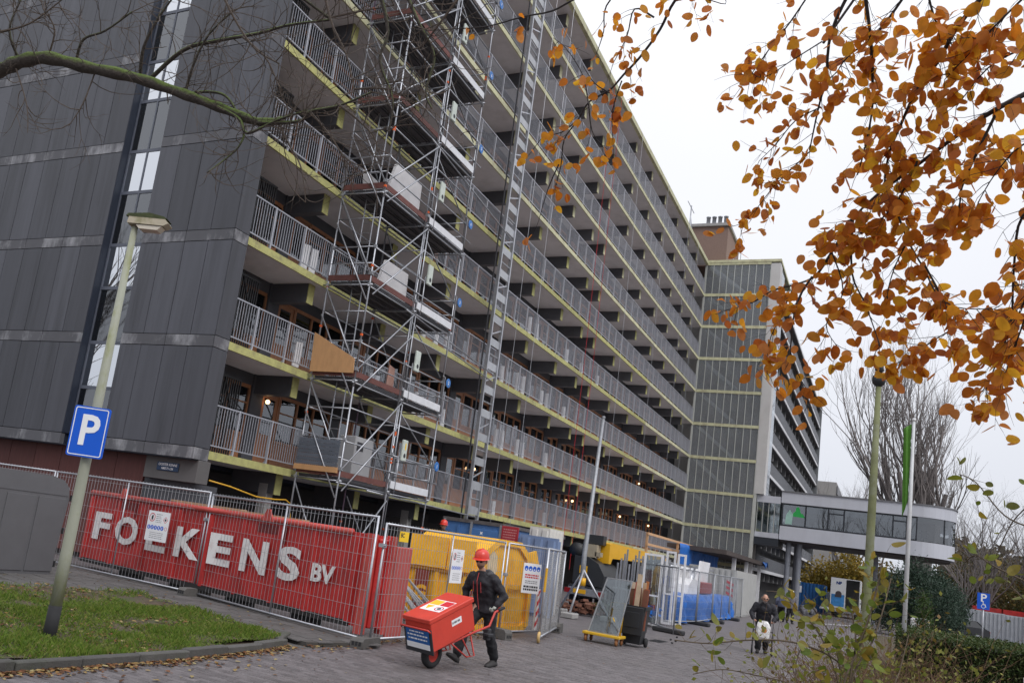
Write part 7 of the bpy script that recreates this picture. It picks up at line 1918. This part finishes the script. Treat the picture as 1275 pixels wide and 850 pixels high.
m_thuja = LEAFMAT('thuja_scale', [(.028, .06, .012), (.045, .085, .016), (.06, .10, .02)], .15)
m_yellowl = LEAFMAT('yellow_leaf', [(.30, .20, .025), (.36, .26, .04), (.22, .15, .03), (.14, .13, .03)], .3)
m_ivy = LEAFMAT('thicket_leaf', [(.05, .065, .02), (.09, .09, .025), (.17, .12, .03), (.12, .065, .025)], .25)
leafy('conifer', 'dark spreading conifer below the pavilion end', 'tree', (46, -16.0, 0), [((0, 0, 2.6), (2.4, 1.6, 1.5)), ((.5, -1.5, 2.1), (2, 1.5, 1.6)), ((0, 1.0, 1.5), (1.8, 1.2, 1.3)), ((0, -.4, 3.9), (1.2, .9, .9))], 26000, .16, m_conif, 41, needle=True, grp='conifers below the pavilion')
leafy('conifer', 'second dark conifer between the flagpole and the silver hoarding', 'tree', (52, -18.2, 0), [((0, 0, 2.0), (2, 1.4, 1.8)), ((0, .6, 3.4), (1.3, 1.0, 1.2))], 16000, .17, m_conif, 42, needle=True, grp='conifers below the pavilion')
leafy('conifer', 'slim green columnar conifer in front of the dark conifers', 'tree', (37, -16.6, 0), [((0, 0, .8), (.45, .45, .8)), ((0, 0, 1.7), (.34, .34, .7)), ((0, 0, 2.4), (.18, .18, .5))], 5000, .10, m_thuja, 43, needle=True, grp='conifers below the pavilion')
for i, (x, y, z, s) in enumerate(((95, -8.2, 3.2, 3.2), (92, -11.2, 3.8, 3.4), (97, -14.0, 3.5, 3.2), (90, -15.2, 2.6, 2.6))):
    leafy('autumn_tree', ['yellow autumn tree behind the deep blue container', 'yellow autumn tree above the box truck', 'yellow autumn tree under the middle of the pavilion', 'low yellow autumn tree by the dark conifers'][i], 'tree', (x, y, 0), [((0, 0, z), (s*.7, s*.6, z*.75)), ((.5, 1.2, z*.7), (s*.5, s*.5, z*.5)), ((0, -1.0, z*1.15), (s*.4, s*.5, z*.45))], 5200, .30, m_yellowl if i != 2 else m_ivy, 50+i, grp='yellow trees under the pavilion')
for i, (x, y, z, s) in enumerate(((86, -22, 5.0, 4.2), (82, -28, 5.4, 4.6), (90, -33.5, 6.0, 5.0), (70, -29, 3.4, 3.2))):
    leafy('thicket_shrub', ['brown-green shrub beyond the silver hoarding', 'tangled shrub behind the red beams', 'big shrub at the far end of the silver hoarding', 'low shrub in front of the silver hoarding'][i], 'shrub', (x, y, 0), [((0, 0, z), (s*.7, s*.6, z*.8)), ((.5, 2.2, z*.8), (s*.6, s*.6, z*.6)), ((0, -2.0, z*.9), (s*.5, s*.6, z*.7))], 7500, .26, m_ivy, 60+i, grp='shrubs behind the hoarding')
leafy('shrub', 'small green shrub beside the rubble behind the tripod mast', 'shrub', (13.0, -6.9, 0), [((0, 0, .3), (.5, .7, .3))], 1500, .06, m_thuja, 71, .3)
# distant wood closing the view on the right
wd = MB(); rr = random.Random(77)
for i in range(16000):
    y = rr.uniform(-75, -21); x = 112+rr.uniform(-8, 14)+.3*abs(y); hh = 11+4*noise.noise(Vector((y*.08, 0, 3)))+2*noise.noise(Vector((y*.3, 0, 1)))
    z = rr.uniform(0, 1)**.8*hh; a = rvec(rr); s = rr.uniform(.5, 1.1); b = a.cross(rvec(rr)).normalized()*s*.4; p = Vector((x, y, z))
    wd.add([p, p+a*s*.5+b, p+a*s, p+a*s*.5-b], [(0, 1, 2, 3)])
tag(ob('distant_wood', wd, LEAFMAT('wood_leaf', [(.06, .055, .035), (.10, .08, .045), (.14, .10, .05), (.08, .08, .04)], .2)), 'brown distant wood behind the hoarding', 'wood', kind='stuff')
# ---- clipped hedge
m_hedge = LEAFMAT('hedge_leaf', [(.022, .042, .010), (.036, .062, .014), (.055, .085, .02), (.07, .075, .022)], .18)
hg = thing('hedge', 'dark green clipped hedge behind the brambles', 'hedge', (12.2, -17.6, 0))
hc = MB().box(-3.4, 4.2, -3.6, 2.3, 0, 1.12); ob('branches', hc, M('hedge_core', (.012, .012, .008), .95), hg)  # solid near-black box put in for the dark inside of the hedge
hf = MB(); rr = random.Random(81)
for i in range(42000):
    f_ = rr.random()
    x = rr.uniform(-3.55, 4.3); y = rr.uniform(-3.7, 2.45); z = 1.17+.06*noise.noise(Vector((x*1.2, y*1.2, 0)))
    if f_ < .35: x = -3.45+rr.gauss(0, .04); z = rr.uniform(.05, 1.22)
    elif f_ < .5: y = 2.35+rr.gauss(0, .04); z = rr.uniform(.05, 1.22)
    z += rr.gauss(0, .035); a = (rvec(rr)+Vector((-.2, 0, .4))).normalized(); s = rr.uniform(.035, .075); b = a.cross(rvec(rr)).normalized()*s*.36; p = Vector((x, y, z))
    hf.add([p, p+a*s*.5+b, p+a*s, p+a*s*.5-b], [(0, 1, 2, 3)])
tag(ob('foliage', hf, m_hedge, hg), kind='stuff')
# ---- bramble stems close by
m_bram = LEAFMAT('bramble_leaf', [(.10, .15, .02), (.16, .20, .028), (.22, .22, .03), (.30, .20, .03), (.12, .13, .03), (.26, .26, .05)], .4)
m_bstem = M('bramble_stem', (.10, .075, .05), .8, .25, 20)
bu = thing('bramble_bush', 'bramble bush with yellow-green leaves arching over the road edge', 'bush', (-11.2, -14.75, 0))
base = Vector((-11.2, -14.75, 0)); rr = random.Random(91); st = MB(); cand = []
for bi, (pts, w) in enumerate(BRAMBLE):
    P_ = [Vector(p)-base for p in pts]; e = P_[-1]
    if e.z > 1.0 and pts[-1][2] < 1.75: P_ = P_+[e.lerp(Vector((.2, -.1, 0)), .5)+Vector((0, 0, .15)), Vector((rr.uniform(-.1, .3), rr.uniform(-.3, .1), 0))]
    elif e.z > 1.7: P_ = list(reversed(P_))
    sp = smooth_path(P_, 5); n = len(sp); st.tube(sp, [max(w*.55*(.7+.6*i/n), .002) for i in range(n)], 6, False)
    lim = n if len(P_) == len(pts) else int(n*.78)
    for i in range(1, lim):
        for _q in range(rr.choice((0, 1, 1)) if bi not in (2, 3, 6, 5) else 2):
            o_ = []; twig(st, sp[i], rvec(rr)*.9+Vector((0, 0, .25)), rr.uniform(.04, .13), .0018, rr, .3, .1, 3, 0, o_)
            for pts_ in o_:
                for _ in range(rr.choice((1, 2))): cand.append((pts_[-1]+rvec(rr)*.008, rvec(rr)+Vector((0, 0, .15)), rr.uniform(.6, 1.15), rr.randrange(3)))
# the two stems at the right edge grow from a second root out of frame
for q in ((.9, -1.2, 0),): pass
bl_src = [leaf_mesh(.058, .038, .25, .2), leaf_mesh(.066, .040, .1, .35), leaf_mesh(.05, .036, -.1, .1)]
bl_me = [s.mesh('leaf', m_bram, True) for s in bl_src]
print('bramble leaves', len(cand))
for (p, d_, s, i) in cand[:300]:
    o = ob('leaf', bl_me[i], None, bu); o.matrix_local = Matrix.Translation(p) @ d_.normalized().to_track_quat('X', 'Z').to_matrix().to_4x4() @ Matrix.Rotation(rr.uniform(-3.1, 3.1), 4, 'X') @ Matrix.Scale(s, 4)
rest = MB()
for (p, d_, s, i) in cand[300:]: place_leaf(rest, bl_src[i], p, d_, rr, s)
ob('stems', st, m_bstem, bu, True)
if rest.v: tag(ob('leaves', rest, m_bram, bu), kind='stuff')
bs = MB()
for (p, z) in ((Vector(BRAMBLE[0][0][0]), 0),):
    for j in range(4): bs.lathe([(0, -.006), (.005, -.004), (.0065, 0), (.005, .004), (0, .006)], tuple(p-base+rvec(rr)*.02), 6)
ob('berries', bs, m_blackpaint, bu, True)
# brown tangle behind the bramble stems
tg = thing('dry_bush', 'brown dry bush between the road and the hedge', 'bush', (-7.0, -14.75, 0)); rr = random.Random(95); ts = MB(); tl = MB()
for i in range(560):
    x = rr.uniform(-1.3, 1.8); y = rr.uniform(-.6, .5)-.1*x; p = Vector((x, y, 0)); hmax = max(.35, 1.50-.40*abs(y+.1)-.08*abs(x)+.2*noise.noise(Vector((x*2, y*2, 4))))
    o_ = []; twig(ts, p, Vector((rr.uniform(-.5, .5), rr.uniform(-.5, .5), 1)), hmax*rr.uniform(.8, 1.15), .005, rr, .5, .02, 6, 3, o_)
    for pts_ in o_:
        for q in pts_[2:]:
            if rr.random() < .5:
                a = rvec(rr); s = rr.uniform(.035, .06); b = a.cross(rvec(rr)).normalized()*s*.34; tl.add([q, q+a*s*.5+b, q+a*s, q+a*s*.5-b], [(0, 1, 2, 3)])
tag(ob('twigs', ts, M('dry_twig', (.13, .075, .045), .85, .25, 15), tg), kind='stuff'); tag(ob('leaves', tl, LEAFMAT('dry_leaf', [(.18, .10, .03), (.14, .16, .03), (.22, .22, .04), (.12, .12, .03)], .3), tg), kind='stuff')
# verge under the bushes
struct('verge', MB().box(-14, 40, -40, -14.55, -.02, .04).box(-14, 1.5, -14.55, -13.9, -.02, .035), m_soil)
